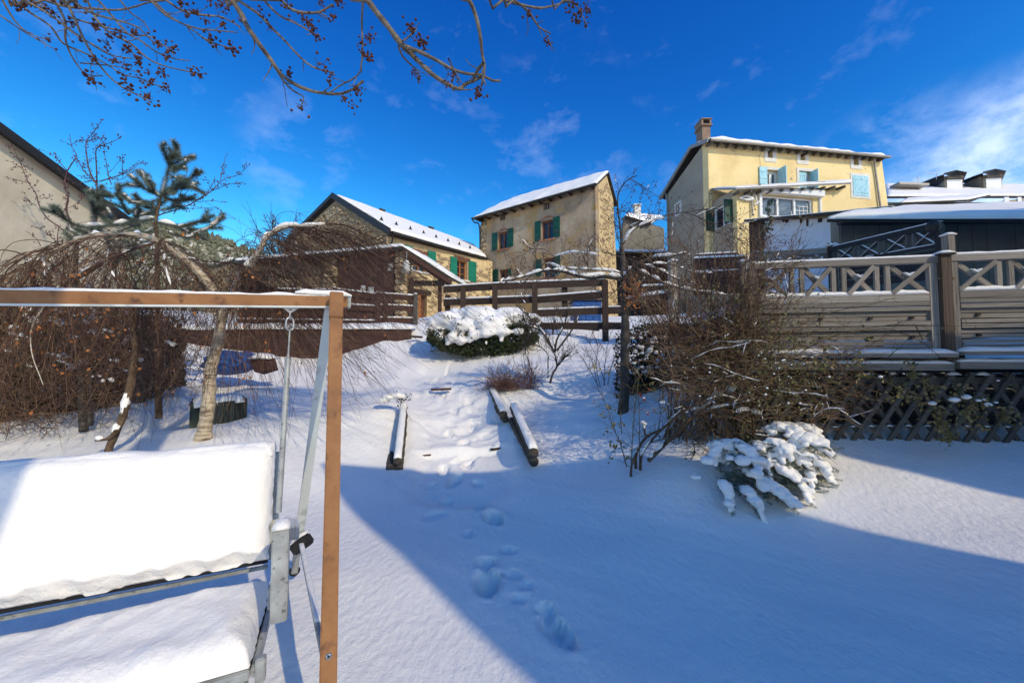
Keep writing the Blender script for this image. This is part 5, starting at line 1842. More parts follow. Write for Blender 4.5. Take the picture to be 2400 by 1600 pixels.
# ---- green planter, tarp
pl = thing('planter_tub', 'dark green wooden planter filled with snow behind the birch trunk', 'planter', tuple(P(515, 990, 6.2)))
c0 = P(450, 965, 6.0); c1 = P(576, 955, 6.45); zt_ = P(515, 945, 6.2).z; zb_ = zt_ - .38
Wp = Wall((c0.x, c0.y), (c1.x, c1.y))
n_ = 9
for i in range(n_):
    u0 = Wp.L * i / n_; u1 = Wp.L * (i + 1) / n_
    bow = .10 * math.sin(math.pi * (i + .5) / n_)
    wbox('stave', Wp, u0 + .004, u1 - .004, zb_, zt_ + .05 * (i / n_), bow - .03, bow, M['planter_green'], pl)
    wbox('stave', Wp, u0 + .004, u1 - .004, zb_, zt_ + .05, -.62 - bow, -.59 - bow, M['planter_green'], pl)
wbox('end_board', Wp, -.02, .01, zb_, zt_, -.6, .0, M['planter_green'], pl)
wbox('end_board', Wp, Wp.L - .01, Wp.L + .02, zb_, zt_ + .05, -.6, .0, M['planter_green'], pl)
snow_quad(Wp.pt(.02, zt_ - .05, .05), Wp.pt(Wp.L - .02, zt_, .05), Wp.pt(Wp.L - .02, zt_ + .02, -.6), Wp.pt(.02, zt_ - .02, -.6), .14, pl, nx=20, ny=10, seed=5)
tp_ = thing('tarp_bundle', 'bright blue tarpaulin bundle half under snow at the foot of the board wall', 'tarpaulin', tuple(P(545, 845, 8.5)))
bm = bmesh.new(); bmesh.ops.create_icosphere(bm, subdivisions=3, radius=1)
for v in bm.verts:
    n = mnoise.noise(v.co * 2.3) * .3 + mnoise.noise(v.co * 6) * .12
    v.co = Vector((v.co.x * .62, v.co.y * .35, v.co.z * .26)) * (1 + n)
me = bpy.data.meshes.new('cover'); bm.to_mesh(me); bm.free(); me.materials.append(M['blue_tarp'])
link(bpy.data.objects.new('cover', me), Matrix.Translation(P(545, 850, 8.5)), tp_)
sb_ = P(620, 855, 8.4)
rk = thing('snowy_stone', 'brown rounded stone with a cap of snow right of the blue tarpaulin', 'stone', tuple(sb_))
o = bpy.data.objects.new('rock', stone_mesh(M['wood_brown'], 2)); link(o, Matrix.Translation(sb_) @ Matrix.Diagonal((.55, .4, .42, 1)), rk)
snow_strip(sb_ + Vector((-.22, 0, .13)), sb_ + Vector((.22, 0, .13)), .4, .12, rk)

# ------------------------------------------------------------------ the swing
E = Vector((-0.89, 1.95, 0))
sb = Vector((.906, .423, 0)); sp_ = Vector((-.423, .906, 0))


def S(s, p, z):
    return E + sb * s + sp_ * p + Vector((0, 0, z))


sw_ = thing('garden_swing', 'rust-brown steel A-frame of a garden swing standing in the left foreground', 'swing frame', tuple(S(0, 0, 0)))


def bev_board(name, p0, p1, w, h, material, parent, up=(0, 0, 1), bev=.004):
    p0 = Vector(p0); p1 = Vector(p1)
    x = (p1 - p0); L = x.length; x.normalize()
    y = Vector(up).cross(x).normalized(); z = x.cross(y)
    bm = bmesh.new()
    bmesh.ops.create_cube(bm, size=1)
    for v in bm.verts:
        v.co = Vector((v.co.x * L, v.co.y * w, v.co.z * h))
    bmesh.ops.bevel(bm, geom=bm.edges[:], offset=bev, segments=2, affect='EDGES')
    me = bpy.data.meshes.new(name)
    bm.to_mesh(me); bm.free()
    me.materials.append(material)
    m = Matrix(((x.x, y.x, z.x, 0), (x.y, y.y, z.y, 0), (x.z, y.z, z.z, 0), (0, 0, 0, 1)))
    m.translation = (p0 + p1) / 2
    return link(bpy.data.objects.new(name, me), m, parent)


zb1 = P(700, 700, 1.9).z      # middle height of the beam
zb1 = EYE + (839 - 703) * 1.9 / 900
beam = bev_board('beam', S(-2.3, .012, zb1 - .11), S(.045, .012, zb1), .06, .055, M['rust'], sw_)
bev_board('beam_edge', S(-2.3, -.0186, zb1 - .1402), S(-.03, -.0186, zb1 - .0302), .004, .009, M['galv_flat'], sw_, bev=.001)
bev_board('beam_cap', S(.0455, .012, zb1), S(.062, .012, zb1), .064, .058, M['galv'], sw_)
snow_strip(S(-2.3, .012, zb1 - .0825), S(.05, .012, zb1 + .0275), .05, .014, beam, rag=.9)
snow_strip(S(-.19, .012, zb1 + .0275), S(.065, .012, zb1 + .0275), .062, .03, beam, rag=.3)
# front leg, in two sleeved lengths
f_top = S(-.006, -.055, zb1 + .03)
f_bot = P(768, 1640, 1.42); f_dir = (f_bot - f_top)
f_end = f_top + f_dir * 1.22
f_mid = f_top + f_dir * .085
bev_board('front_leg', f_top, f_mid, .062, .062, M['rust'], sw_, up=sb)
bev_board('front_leg', f_mid + f_dir * .001, f_end, .058, .058, M['rust'], sw_, up=sb)
# bolt
bq = f_top + f_dir * .915
nrm_ = (Vector((0, 0, EYE)) - bq).normalized()
fx = Vector((0, -1, 0)) - f_dir.normalized() * Vector((0, -1, 0)).dot(f_dir.normalized()); fx.normalize()
fx = (sp_ * -1 - f_dir.normalized() * (sp_ * -1).dot(f_dir.normalized())).normalized()
b0_ = bq + fx * .029
tubes('bolt', [([b0_, b0_ + fx * .004, b0_ + fx * .0042], [.011, .011, .001])], 12, M['steel'], sw_)
tubes('bolt', [([b0_, b0_ + fx * .007, b0_ + fx * .0072], [.006, .005, .001])], 6, M['rubber'], sw_)
# rear leg: broad galvanised tube
r_top = S(-.03, .05, zb1 + .02)
r_bot = P(690, 1338, 2.62)
bev_board('rear_leg', r_top, r_top + (r_bot - r_top) * .87, .065, .05, M['galv_flat'], sw_, up=sb)
bev_board('rear_leg_foot', r_top + (r_bot - r_top) * .86, r_bot, .052, .042, M['galv'], sw_, up=sb)
tubes('foot_cap', [([r_bot - (r_bot - r_top).normalized() * .01, r_bot, r_bot + (r_bot - r_top).normalized() * .02, r_bot + (r_bot - r_top).normalized() * .024], [.034, .034, .024, .002])], 12, M['rubber'], sw_)
# brace between the legs, with bracket
k0_ = P(706, 1277, 2.42); k1_ = P(765, 1565, 1.50)
tubes('brace', [([k0_, k1_], .013)], 12, M['galv'], sw_)
snow_strip(k0_ + Vector((0, 0, .011)), k0_ + (k1_ - k0_) * .75 + Vector((0, 0, .011)), .024, .012, sw_, rag=.2)
bk = bev_board('bracket', k0_ + Vector((-.06, .02, -.04)), k0_ + Vector((.045, .02, .035)), .06, .07, M['metal_dark'], sw_, bev=.01)
snow_strip(k0_ + Vector((-.08, .02, .0)), k0_ + Vector((.03, .02, .07)), .05, .02, bk)
# far A-frame, outside the picture on the left
bev_board('front_leg', S(-2.25, -.05, zb1 - .11), S(-2.3, -.75, -.2), .058, .058, M['rust'], sw_, up=sb)
bev_board('rear_leg', S(-2.25, .05, zb1 - .11), S(-2.4, .95, -.1), .065, .05, M['galv_flat'], sw_, up=sb)
# hanger plate, link and shackle
hx = -.206 * 1.02
hp = S(hx, 0.012, zb1 - .0275)
V = []
n_ = 14
prof = []
for i in range(n_ + 1):
    t = i / n_ * 2 - 1
    prof.append((t * .042, -.034 * max(0, (1 - abs(t) ** 1.5)) - .003))
for nn in (-.006, .006):
    for (x, z) in prof:
        V.append(hp + sb * x + sp_ * (nn) + Vector((0, 0, z)))
    for (x, z) in reversed(prof):
        V.append(hp + sb * x * .98 + sp_ * nn + Vector((0, 0, -.0005)))
m_ = 2 * (n_ + 1)
F = [tuple(range(m_)), tuple(m_ + i for i in reversed(range(m_)))] + [(i, (i + 1) % m_, m_ + (i + 1) % m_, m_ + i) for i in range(m_)]
part('hanger_plate', V, F, M['white_trim'], sw_)


def link_tube(c, ax, h, w, r):
    ax = Vector(ax).normalized()
    t = np.linspace(0, 2 * math.pi, 25)
    pts = []
    for a in t:
        ca_, sa_ = math.cos(a), math.sin(a)
        z = math.copysign(abs(sa_) ** .75, sa_) * h / 2
        x = math.copysign(abs(ca_) ** .75, ca_) * w / 2
        pts.append(c + ax * x + Vector((0, 0, z)))
    return (pts, r)


bs = thing('garden_swing_bench', 'snow-covered hanging swing bench with galvanised armrest in the left foreground', 'swing seat', tuple(S(-.9, 0, .5)))
lk = hp + Vector((0, 0, -.045))
tubes('hook', [link_tube(lk, sp_, .05, .018, .0035)], 8, M['steel'], bs)
tubes('chain_link', [link_tube(lk + Vector((0, 0, -.047)), sb * .9 + sp_ * .4, .062, .034, .0045)], 8, M['steel'], bs)
rod_t = lk + Vector((0, 0, -.075))
rod_b = P(653, 1200, 1.80)
dr = rod_b - rod_t
tubes('suspension_rod', [([rod_t, rod_t + dr * .14, rod_t + dr * .17, rod_b], [.004, .004, .0125, .0125])], 10, M['galv'], bs)
# bench body
zs = .50
sL, sR = -2.0, -.26
# back panel and its plastered snow
Bb0, Bb1 = S(sL, -.06, .575), S(sR - .01, -.06, .575)
Bt0, Bt1 = S(sL, .10, 1.03), S(sR - .01, .10, 1.03)
bk_ = quad_slab('back_panel', Bb0, Bb1, Bt1, Bt0, .025, M['dark_cloth'], bs)
for i in range(2):
    a_, b_ = (Bb0, Bb1) if i == 0 else (Bt0, Bt1)
    bev_board('back_rail', a_ + sp_ * .03 + Vector((0, 0, -.03)), b_ + sp_ * .03 + Vector((0, 0, -.03)), .022, .014, M['galv'], bs)
bev_board('back_stile', Bb1 + sp_ * .03 + sb * .016, Bt1 + sp_ * .03 + sb * .016, .02, .035, M['galv'], bs, up=sb)


def snow_face(name, c00, c10, c11, c01, nrm, t, nx, ny, parent, edge, seed, lump=.12, ragbot=0.0, topbulge=0.0):
    """thick snow stuck on a panel, rounded over all its edges"""
    V = []; F = []
    c00, c10, c11, c01 = map(Vector, (c00, c10, c11, c01))
    Lx = (c10 - c00).length; Ly = (c01 - c00).length
    for j in range(ny + 1):
        for i in range(nx + 1):
            u, v = i / nx, j / ny
            p = (c00 * (1 - u) + c10 * u) * (1 - v) + (c01 * (1 - u) + c11 * u) * v
            du = min(u, 1 - u) * Lx; dv = min(v, 1 - v) * Ly
            e = min(1, min(du, dv) / edge)
            e = math.sqrt(max(0, 1 - (1 - e) ** 2))
            q = p * 3 + Vector((seed, 0, 0))
            h = t * e * (1 + lump * mnoise.noise(q) + lump * .5 * mnoise.noise(q * 4) + .10 * lump * mnoise.noise(q * 14))
            if ragbot and v < .2:
                h *= max(.0, min(1, v / .2 * 1.6 + .35 * mnoise.noise(p * 16 + Vector((seed, 3, 1))) + .15))
            if i in (0, nx):
                p = p + (c10 - c00).normalized() * (.008 * mnoise.noise(p * 30)) * 1
            if j == 0 and ragbot:
                p = p + (c01 - c00).normalized() * (ragbot * max(-.15, .2 + 1.5 * mnoise.noise(p * 5) + .8 * mnoise.noise(p * 23)))
            V.append(p + nrm * h)
    N = nx + 1
    for j in range(ny):
        for i in range(nx):
            F.append((j * N + i, j * N + i + 1, (j + 1) * N + i + 1, (j + 1) * N + i))
    k = len(V)
    V += [c00, c10, c11, c01]
    return part(name, V, F, M['snow'], parent, smooth=True)


nb = (Bb1 - Bb0).cross(Bt0 - Bb0).normalized()
if nb.y > 0: nb = -nb
snow_face('back_snow', Bb0 + Vector((0, 0, .010)), Bb1 + sb * .005 + Vector((0, 0, .010)), Bt1 + sb * .005 + Vector((0, 0, .05)) + sp_ * .03, Bt0 + Vector((0, 0, .05)) + sp_ * .03,
          nb, .075, 260, 90, bs, .075, 4, lump=.16, ragbot=.034)
snow_face('back_top_snow', Bt0 + Vector((0, 0, .0)) - sp_ * .045, Bt1 + Vector((0, 0, .0)) - sp_ * .045, Bt1 + sp_ * .07, Bt0 + sp_ * .07, Vector((0, 0, 1)), .062, 160, 14, bs, .05, 6, lump=.2)
# seat
Sf0, Sf1 = S(sL, -.56, zs - .03), S(-.25, -.56, zs - .03)
Sb0, Sb1 = S(sL, -.10, zs - .03), S(-.25, -.10, zs - .03)
se = quad_slab('seat_panel', Sf0, Sf1, Sb1, Sb0, .02, M['dark_cloth'], bs)
bev_board('seat_front_rail', Sf0 + Vector((0, 0, -.022)) - sp_ * .0, Sf1 + Vector((0, 0, -.022)), .03, .035, M['galv'], bs)
bev_board('seat_back_rail', Sb0 + Vector((0, 0, -.022)), Sb1 + Vector((0, 0, -.022)), .03, .035, M['galv'], bs)
bev_board('seat_side_rail', Sf1 + Vector((0, 0, -.025)) + sb * .012, Sb1 + Vector((0, 0, -.025)) + sb * .012, .02, .04, M['galv'], bs)
snow_face('seat_snow', Sf0 - sp_ * .012, Sf1 - sp_ * .012, Sb1, Sb0, Vector((0, 0, 1)), .085, 200, 50, bs, .09, 11, lump=.22)
# armrest: inverted L of square tube with a cap of snow
aF = P(657, 1332, 1.35)
ab = Vector((aF.x, aF.y, EYE + (839 - 1440) * 1.33 / 900)); at = Vector((aF.x, aF.y, EYE + (839 - 1224) * 1.36 / 900))
bev_board('armrest_upright', ab, at, .05, .05, M['galv'], bs, up=sb)
arm_b = at + sp_ * .50 + Vector((0, 0, -.226))
am = bev_board('armrest', at + Vector((0, 0, -.026)) + sp_ * .0255, arm_b, .05, .05, M['galv'], bs)
snow_strip(at - sp_ * .026, at + sp_ * .5 + Vector((0, 0, -.2)), .05, .04, am, rag=.15)
bev_board('armrest_bracket', ab + Vector((-.035, .03, .10)), ab + Vector((-.035, .03, .02)), .03, .04, M['galv'], bs, up=sb)
bev_board('seat_bracket', Sf1 + sb * .03 + Vector((0, 0, .02)), Sf1 + sb * .03 + Vector((0, 0, -.06)), .03, .03, M['galv'], bs, up=sb)
bev_board('seat_bracket', Sf1 + sb * -.01 - sp_ * .01 + Vector((0, 0, -.04)), Sf1 + sb * -.01 - sp_ * .01 + Vector((0, 0, -.085)), .03, .012, M['galv'], bs, up=sb)
snow_strip(ab + sp_ * .05 + Vector((-.028, 0, .05)), ab + sp_ * .40 + Vector((-.028, 0, .08)), .035, .04, am)
# ------------------------------------------------------------------ plants


def unit(v):
    return v / (np.linalg.norm(v) + 1e-9)


def walk(rng, p, d, L, n, wig, grav=(0, 0, 0), keep=0.0):
    """a wandering twig from p heading d"""
    pts = [np.array(p, dtype=float)]
    d = unit(np.array(d, dtype=float))
    g = np.array(grav, dtype=float)
    s = L / n
    for i in range(n):
        d = unit(d + rng.normal(0, wig, 3) + g * s)
        pts.append(pts[-1] + d * s)
    return np.array(pts)


def side_twigs(rng, pts, n, L, ang, r0, r1, wig=.12, grav=(0, 0, 0), t0=.1, t1=1.0, nseg=5, plane=None, up=0.0):
    out = []
    m = len(pts)
    for k in range(n):
        t = rng.uniform(t0, t1)
        i = min(m - 2, int(t * (m - 1)))
        f = t * (m - 1) - i
        p = pts[i] * (1 - f) + pts[i + 1] * f
        d = unit(pts[i + 1] - pts[i])
        s = unit(np.cross(d, rng.normal(0, 1, 3)))
        a = math.radians(rng.uniform(*ang))
        dd = unit(d * math.cos(a) + s * math.sin(a) + np.array([0, 0, up]))
        l = rng.uniform(*L) * (1.15 - .6 * t)
        q = walk(rng, p, dd, l, nseg, wig, grav)
        out.append((q, taper(len(q), r0, r1)))
    return out


def leaf_arrays(P_, rng, size, droop=.5, curl=.25):
    """folded diamond leaves at points P_ (n,3)"""
    n = len(P_)
    s = rng.uniform(size[0], size[1], n)[:, None]
    d = rng.normal(0, 1, (n, 3)); d[:, 2] -= droop
    d /= np.linalg.norm(d, axis=1)[:, None]
    w = np.cross(d, rng.normal(0, 1, (n, 3))); w /= np.linalg.norm(w, axis=1)[:, None] + 1e-9
    u = np.cross(d, w)
    a = P_; b = P_ + d * s * .5 + w * s * .34 + u * s * curl * .5
    c = P_ + d * s + u * s * curl * rng.uniform(-1, 1, (n, 1)); e = P_ + d * s * .5 - w * s * .34 + u * s * curl * .5
    m = P_ + d * s * .55
    V = np.stack([a, b, c, e, m], 1).reshape(-1, 3)
    k = np.arange(n)[:, None] * 5
    F = np.concatenate([k + [0, 1, 4], k + [1, 2, 4], k + [2, 3, 4], k + [3, 0, 4]], 0)
    return V, F


def leaves(name, P_, rng, size, material, parent, **kw):
    v, f = leaf_arrays(np.asarray(P_), rng, size, **kw)
    o = part_np(name, v, [f], material, parent)
    o['kind'] = 'stuff'
    return o


def blobs(name, spots, material, parent, sub=1, seed=0, kind='stuff'):
    """little rounded lumps: buds, hips, seeds; spots (point, radius, squash)"""
    bm = bmesh.new()
    bmesh.ops.create_icosphere(bm, subdivisions=sub, radius=1)
    bv = np.array([v.co for v in bm.verts]); bf = np.array([[v.index for v in f.verts] for f in bm.faces])
    bm.free()
    rng = np.random.RandomState(seed)
    V = []; F = []; k = 0
    for (p, r, sq) in spots:
        j = bv * (1 + rng.uniform(-.18, .18, (len(bv), 1)))
        V.append(np.array(p) + j * np.array([r, r, r * sq])); F.append(bf + k); k += len(bv)
    o = part_np(name, np.concatenate(V), [np.concatenate(F)], material, parent, smooth=True)
    if kind:
        o['kind'] = kind
    return o


def needle_arrays(lines, rng, per_m, length, radius_w=.0011, fwd=.55):
    V = []; F = []; k = 0
    for (pts, rad) in lines:
        seg = np.linalg.norm(pts[1:] - pts[:-1], axis=1)
        tot = seg.sum(); n = max(6, int(tot * per_m))
        t = rng.uniform(0, 1, n) * (len(pts) - 1)
        i = np.minimum(t.astype(int), len(pts) - 2); f = (t - i)[:, None]
        p = pts[i] * (1 - f) + pts[i + 1] * f
        d = pts[i + 1] - pts[i]; d /= np.linalg.norm(d, axis=1)[:, None] + 1e-9
        s = np.cross(d, rng.normal(0, 1, (n, 3))); s /= np.linalg.norm(s, axis=1)[:, None] + 1e-9
        dd = d * fwd + s + rng.normal(0, .12, (n, 3)); dd /= np.linalg.norm(dd, axis=1)[:, None]
        L = length * rng.uniform(.7, 1.1, (n, 1))
        w = np.cross(dd, rng.normal(0, 1, (n, 3))); w /= np.linalg.norm(w, axis=1)[:, None] + 1e-9
        V.append(np.stack([p - w * radius_w, p + w * radius_w, p + dd * L], 1).reshape(-1, 3))
        F.append(k + np.arange(n * 3).reshape(-1, 3)); k += n * 3
    return np.concatenate(V), np.concatenate(F)


def limb_snow(name, lines, parent, seed=0, gap=.35, scale=1.0, mx=9):
    """snow lying along the tops of limbs, in broken lengths"""
    rng = np.random.RandomState(seed)
    out = []
    for pts, rad in lines:
        rad = np.broadcast_to(np.asarray(rad), (len(pts),))
        n = len(pts)
        i = 0
        while i < n - 2:
            m = rng.randint(3, mx)
            j = min(n, i + m)
            if rng.uniform() > gap and j - i >= 3:
                q = pts[i:j].copy(); r = rad[i:j] * 1.0
                t = np.linspace(0, 1, j - i)
                e = np.clip(np.sin(t * math.pi), 0, 1) ** .4
                rr = (r * .95 + .006 * scale) * (e * rng.uniform(.85, 1.15, j - i)) + .001
                q[:, 2] += r * .75 + rr * .35
                out.append((q, rr))
            i = j - (1 if j < n else 0)
            if j >= n: break
    if not out:
        return None
    o = tubes(name, out, 7, M['snow'], parent, kind='stuff')
    return o


def nps(v):
    return np.array(v, dtype=float)


# ================================================= overhanging ash tree
rngA = np.random.RandomState(11)
ash = thing('seed_tree', 'bare tree overhead with dangling brown seed clusters across the top of the view', 'tree', (.3, -1.5, 0))
tubes('trunk', [(smooth_line([(.30, -1.55, -.3), (.25, -1.5, 1.0), (.30, -1.55, 2.6), (.3, -1.2, 4.2), (0.0, -.6, 5.6)], .2), np.linspace(.21, .12, 22)[:len(smooth_line([(.30, -1.55, -.3), (.25, -1.5, 1.0), (.30, -1.55, 2.6), (.3, -1.2, 4.2), (0.0, -.6, 5.6)], .2))] if False else .16)], 12, M['bark_ash'], ash)
hubs = {'L': nps((-2.0, 1.4, 5.9)), 'M': nps((-.6, 1.4, 5.8)), 'R': nps((.3, 1.5, 5.7))}
for k, h in hubs.items():
    ln = smooth_line([(0.0, -.6, 5.55), tuple((nps((0, -.6, 5.6)) + h) / 2 + nps((0, 0, .25))), tuple(h)], .2)
    tubes('limb', [(ln, taper(len(ln), .09, .05))], 10, M['bark_ash'], ash)
AS = [  # traced branches: hub, radius start, end, depth, points
    ('R', .009, .005, 2.9, [(2360, 0), (2400, 30), (2440, 70), (2475, 125), (2530, 155)]), ('R', .010, .005, 2.9, [(2310, 0), (2380, 20), (2480, 38), (2560, 22), (2620, 0)]),
    ('R', .006, .003, 2.9, [(2590, 0), (2640, 20), (2670, 60), (2690, 110)]), (None, .004, .0025, 2.9, [(2475, 125), (2505, 150), (2516, 185)]),
    ('M', .019, .009, 3.0, [(1065, 0), (1110, 70), (1140, 130), (1185, 195), (1240, 270), (1290, 340), (1350, 385), (1420, 415), (1500, 430), (1570, 430), (1620, 410), (1668, 372)]),
    ('M', .011, .005, 3.1, [(1090, 0), (1180, 60), (1240, 120), (1310, 190), (1380, 265), (1440, 310), (1510, 330), (1535, 345)]),
    (None, .008, .004, 3.0, [(1265, 310), (1300, 370), (1350, 420), (1395, 445), (1385, 485)]),
    ('R', .008, .005, 3.0, [(1668, 0), (1662, 100), (1665, 200), (1660, 300), (1640, 350), (1560, 395), (1520, 425)]),
    ('R', .021, .012, 2.8, [(1685, 0), (1740, 70), (1800, 145), (1840, 200), (1890, 250), (1950, 310), (2010, 360), (2070, 395), (2110, 410), (2140, 385), (2180, 370), (2215, 350)]),
    (None, .013, .008, 2.8, [(1850, 210), (1930, 240), (2010, 280), (2080, 320), (2150, 340), (2210, 345), (2260, 370), (2298, 372)]),
    ('R', .015, .009, 2.8, [(2155, 0), (2185, 70), (2205, 160), (2215, 250), (2225, 300), (2222, 350), (2212, 395)]),
    (None, .011, .007, 2.8, [(2220, 290), (2190, 330), (2170, 375), (2140, 385)]),
    (None, .007, .004, 2.8, [(1830, 215), (1850, 260), (1890, 300), (1920, 330), (1925, 370)]),
    (None, .006, .004, 2.8, [(1850, 190), (1890, 160), (1915, 135)]),
    (None, .006, .003, 2.8, [(2060, 270), (2075, 300), (2100, 360), (2110, 400)]),
    ('M', .009, .005, 3.2, [(1210, 0), (1280, 70), (1340, 100), (1400, 130), (1455, 165)]),
    ('R', .013, .007, 3.2, [(1290, 0), (1340, 45), (1400, 60), (1470, 55), (1530, 20)]),
    ('M', .009, .005, 3.4, [(690, 0), (760, 70), (850, 115), (920, 165), (990, 220)]),
    (None, .007, .004, 3.4, [(930, 175), (1000, 205), (1065, 222)]),
    ('L', .011, .005, 3.4, [(300, 0), (340, 80), (380, 170), (430, 260), (490, 340), (560, 400), (640, 440), (695, 470)]),
    ('L', .010, .004, 3.5, [(250, 0), (300, 100), (300, 180), (330, 260), (380, 330), (430, 370), (485, 402)]),
    ('L', .010, .004, 3.6, [(70, 0), (140, 60), (230, 120), (290, 200), (380, 240), (480, 290), (560, 340), (640, 360), (700, 385), (768, 405)]),
    ('L', .007, .003, 3.2, [(0, 70), (70, 120), (150, 170), (242, 222)]),
    ('L', .008, .003, 3.3, [(10, 0), (50, 70), (100, 130), (160, 165), (232, 182)]),
    ('L', .010, .004, 3.5, [(400, 0), (450, 100), (520, 160), (600, 200), (680, 270), (760, 305), (870, 330), (932, 342)]),
    ('L', .009, .004, 3.6, [(450, 0), (520, 80), (580, 150), (650, 190), (720, 240), (800, 270), (872, 280)]),
    ('L', .009, .004, 3.4, [(110, 0), (200, 50), (300, 120), (400, 190), (500, 250), (600, 270)]),
    ('L', .012, .006, 3.7, [(200, 0), (300, 30), (420, 40), (560, 45), (690, 10)]),
    (None, .008, .004, 3.6, [(320, 80), (420, 110), (540, 140), (600, 160), (690, 170), (780, 230), (800, 260)]),
    ('M', .010, .005, 3.5, [(760, 0), (840, 50), (930, 70), (1020, 80), (1105, 125)]),
    ('M', .009, .004, 3.6, [(700, 0), (800, 90), (900, 130), (980, 140), (1092, 150)]),
    (None, .006, .003, 3.5, [(370, 290), (430, 295), (560, 310), (650, 340)]),
    (None, .006, .003, 3.5, [(380, 335), (430, 350), (470, 348)]),
    ('L', .008, .003, 3.8, [(150, 0), (260, 70), (330, 150), (420, 200), (520, 260), (560, 300)]),
    ('L', .008, .003, 3.8, [(550, 0), (600, 60), (660, 100), (690, 150)]),
    ('L', .010, .004, 3.3, [(330, 0), (420, 60), (560, 100), (640, 130), (700, 190), (760, 210)]),
]
ash_tw = []
for (hub, ra, rb, d, pts) in AS:
    ln = trace(TZ, pts, d, d + .25, wob=.05, rng=random.Random(len(pts) * 7), step=.06)
    n0 = len(ln)
    if hub:
        h = hubs[hub] + rngA.uniform(-.3, .3, 3) * nps((1, .5, .3))
        first = ln[0]
        pre = smooth_line([h, (h + first) / 2 + nps((0, 0, .15)), first + unit(first - ln[1]) * .15, first], .1)[:-1]
        # swing the joining piece upward and back out of the picture
        ln = np.vstack([pre, ln])
    r = np.concatenate([np.full(len(ln) - n0, ra), taper(n0, ra, rb)]) * (1 + .10 * rngA.randn(len(ln)) * .6)
    tubes('branch', [(ln, np.abs(r) * 1.1)], 7, M['bark_ash'], ash)
    body = ln[-n0:]
    ash_tw += side_twigs(rngA, body, max(3, n0 // 5), (.05, .22), (25, 65), rb * .75 + .001, .0024, wig=.2, nseg=5)
tubes('twigs', ash_tw, 4, M['bark_ash'], ash, kind='stuff')
CL = [(2640, 15), (2665, 45), (2690, 20), (2705, 60), (2650, 85), (2690, 112), (2516, 190), (2430, 60), (2620, 40), (215, 40), (300, 10), (440, 110), (320, 100), (500, 160), (480, 195), (575, 225), (640, 270), (575, 300), (520, 285), (680, 330), (660, 370), (740, 330), (780, 230), (720, 190),
      (420, 360), (680, 435), (690, 470), (765, 400), (885, 330), (920, 340), (820, 10), (900, 50), (940, 90), (1020, 30), (1020, 110), (980, 185), (1060, 222), (1110, 90), (1210, 70),
      (1240, 130), (1325, 335), (1400, 90), (1440, 140), (1385, 490), (1485, 300), (1530, 345), (1515, 375), (1575, 450), (1625, 410), (1640, 430), (1625, 485), (1680, 170), (1700, 180),
      (1670, 240), (1690, 270), (1895, 140), (1920, 185), (1900, 330), (1925, 365), (2190, 410), (2195, 440), (2080, 345), (1320, 20), (1480, 10), (1550, 10), (1520, 75), (610, 150),
      (370, 180), (560, 340), (600, 410), (345, 10), (435, 270), (150, 20), (110, 10), (250, 60), (540, 150), (800, 215), (770, 260), (700, 385), (860, 15), (965, 10), (1045, 45), (860, 60),
      (1430, 110), (1455, 160), (1660, 190), (1710, 165), (640, 290), (590, 215), (1880, 120), (1935, 195), (2200, 425), (2060, 380), (1570, 10), (1580, 455), (1655, 415), (95, 40), (225, 180)]
_cl = []
for v in range(6):
    rr = np.random.RandomState(60 + v)
    bm = bmesh.new()
    bmesh.ops.create_icosphere(bm, subdivisions=1, radius=1)
    bv = np.array([q.co for q in bm.verts]); bf = np.array([[q.index for q in f.verts] for f in bm.faces]); bm.free()
    V = []; F = []; k = 0
    for i in range(rr.randint(7, 15)):
        c = rr.normal(0, 1, 3) * nps((.016, .016, .022))
        s = rr.uniform(.005, .010)
        V.append(c + bv * s * rr.uniform(.75, 1.2, (len(bv), 1))); F.append(bf + k); k += len(bv)
    sv, sf = tube_arrays([(np.array([[0, 0, 0], rr.normal(0, .018, 3)]), .0013) for _ in range(6)], 3)
    F2 = [np.concatenate(F)]
    me = mesh_np('seed_cluster', np.concatenate(V + [sv]), F2 + [sf + k], M['seed'], True)
    _cl.append(me)
for i, (x, y) in enumerate(CL):
    d = 2.85 if x > 1640 else (3.05 if x > 1200 else 3.5)
    p = P(*TZ(x, y), d)
    o = bpy.data.objects.new('seed_cluster', _cl[i % 6])
    s = rngA.uniform(.8, 1.5) * (1.25 if x < 1100 else 1.0)
    o['kind'] = 'stuff'
    link(o, Matrix.Translation(p) @ Matrix.Rotation(rngA.uniform(0, 6), 4, 'Z') @ Matrix.Scale(s, 4), ash)

# ================================================= weeping birch
rngB = np.random.RandomState(21)
prB = random.Random(5)
base = P(476, 1036, 5.2)
bt = thing('weeping_birch', 'weeping birch with pale trunk and curtains of fine reddish hanging twigs at left', 'tree', tuple(base))
tr_pts = [P(474, 1045, 5.2), P(478, 1018, 5.2), P(488, 948, 5.2), P(491, 904, 5.2), P(494, 863, 5.2), P(508, 816, 5.2), P(517, 766, 5.2), P(523, 728, 5.2)]
ln = smooth_line(tr_pts, .08)
tubes('trunk', [(ln, np.interp(np.linspace(0, 1, len(ln)), [0, .12, .5, 1], [.115, .085, .07, .062]) * (1 + .05 * rngB.randn(len(ln))))], 14, M['bark_birch'], bt)
fork = nps(P(523, 728, 5.2))
limbR = smooth_line([fork, P(545, 690, 5.3)] + [P(*Z3(*q), 5.45) for q in ((60, 960), (130, 880), (200, 790), (240, 710), (300, 600), (370, 560), (450, 520), (560, 505), (700, 510), (840, 490))], .08)
tubes('limb', [(limbR, taper(len(limbR), .062, .016))], 12, M['bark_white'], bt)
limb_snow('limb_snow', [(limbR[6:], taper(len(limbR) - 6, .05, .016))], bt, 3, gap=.12, scale=1.2)
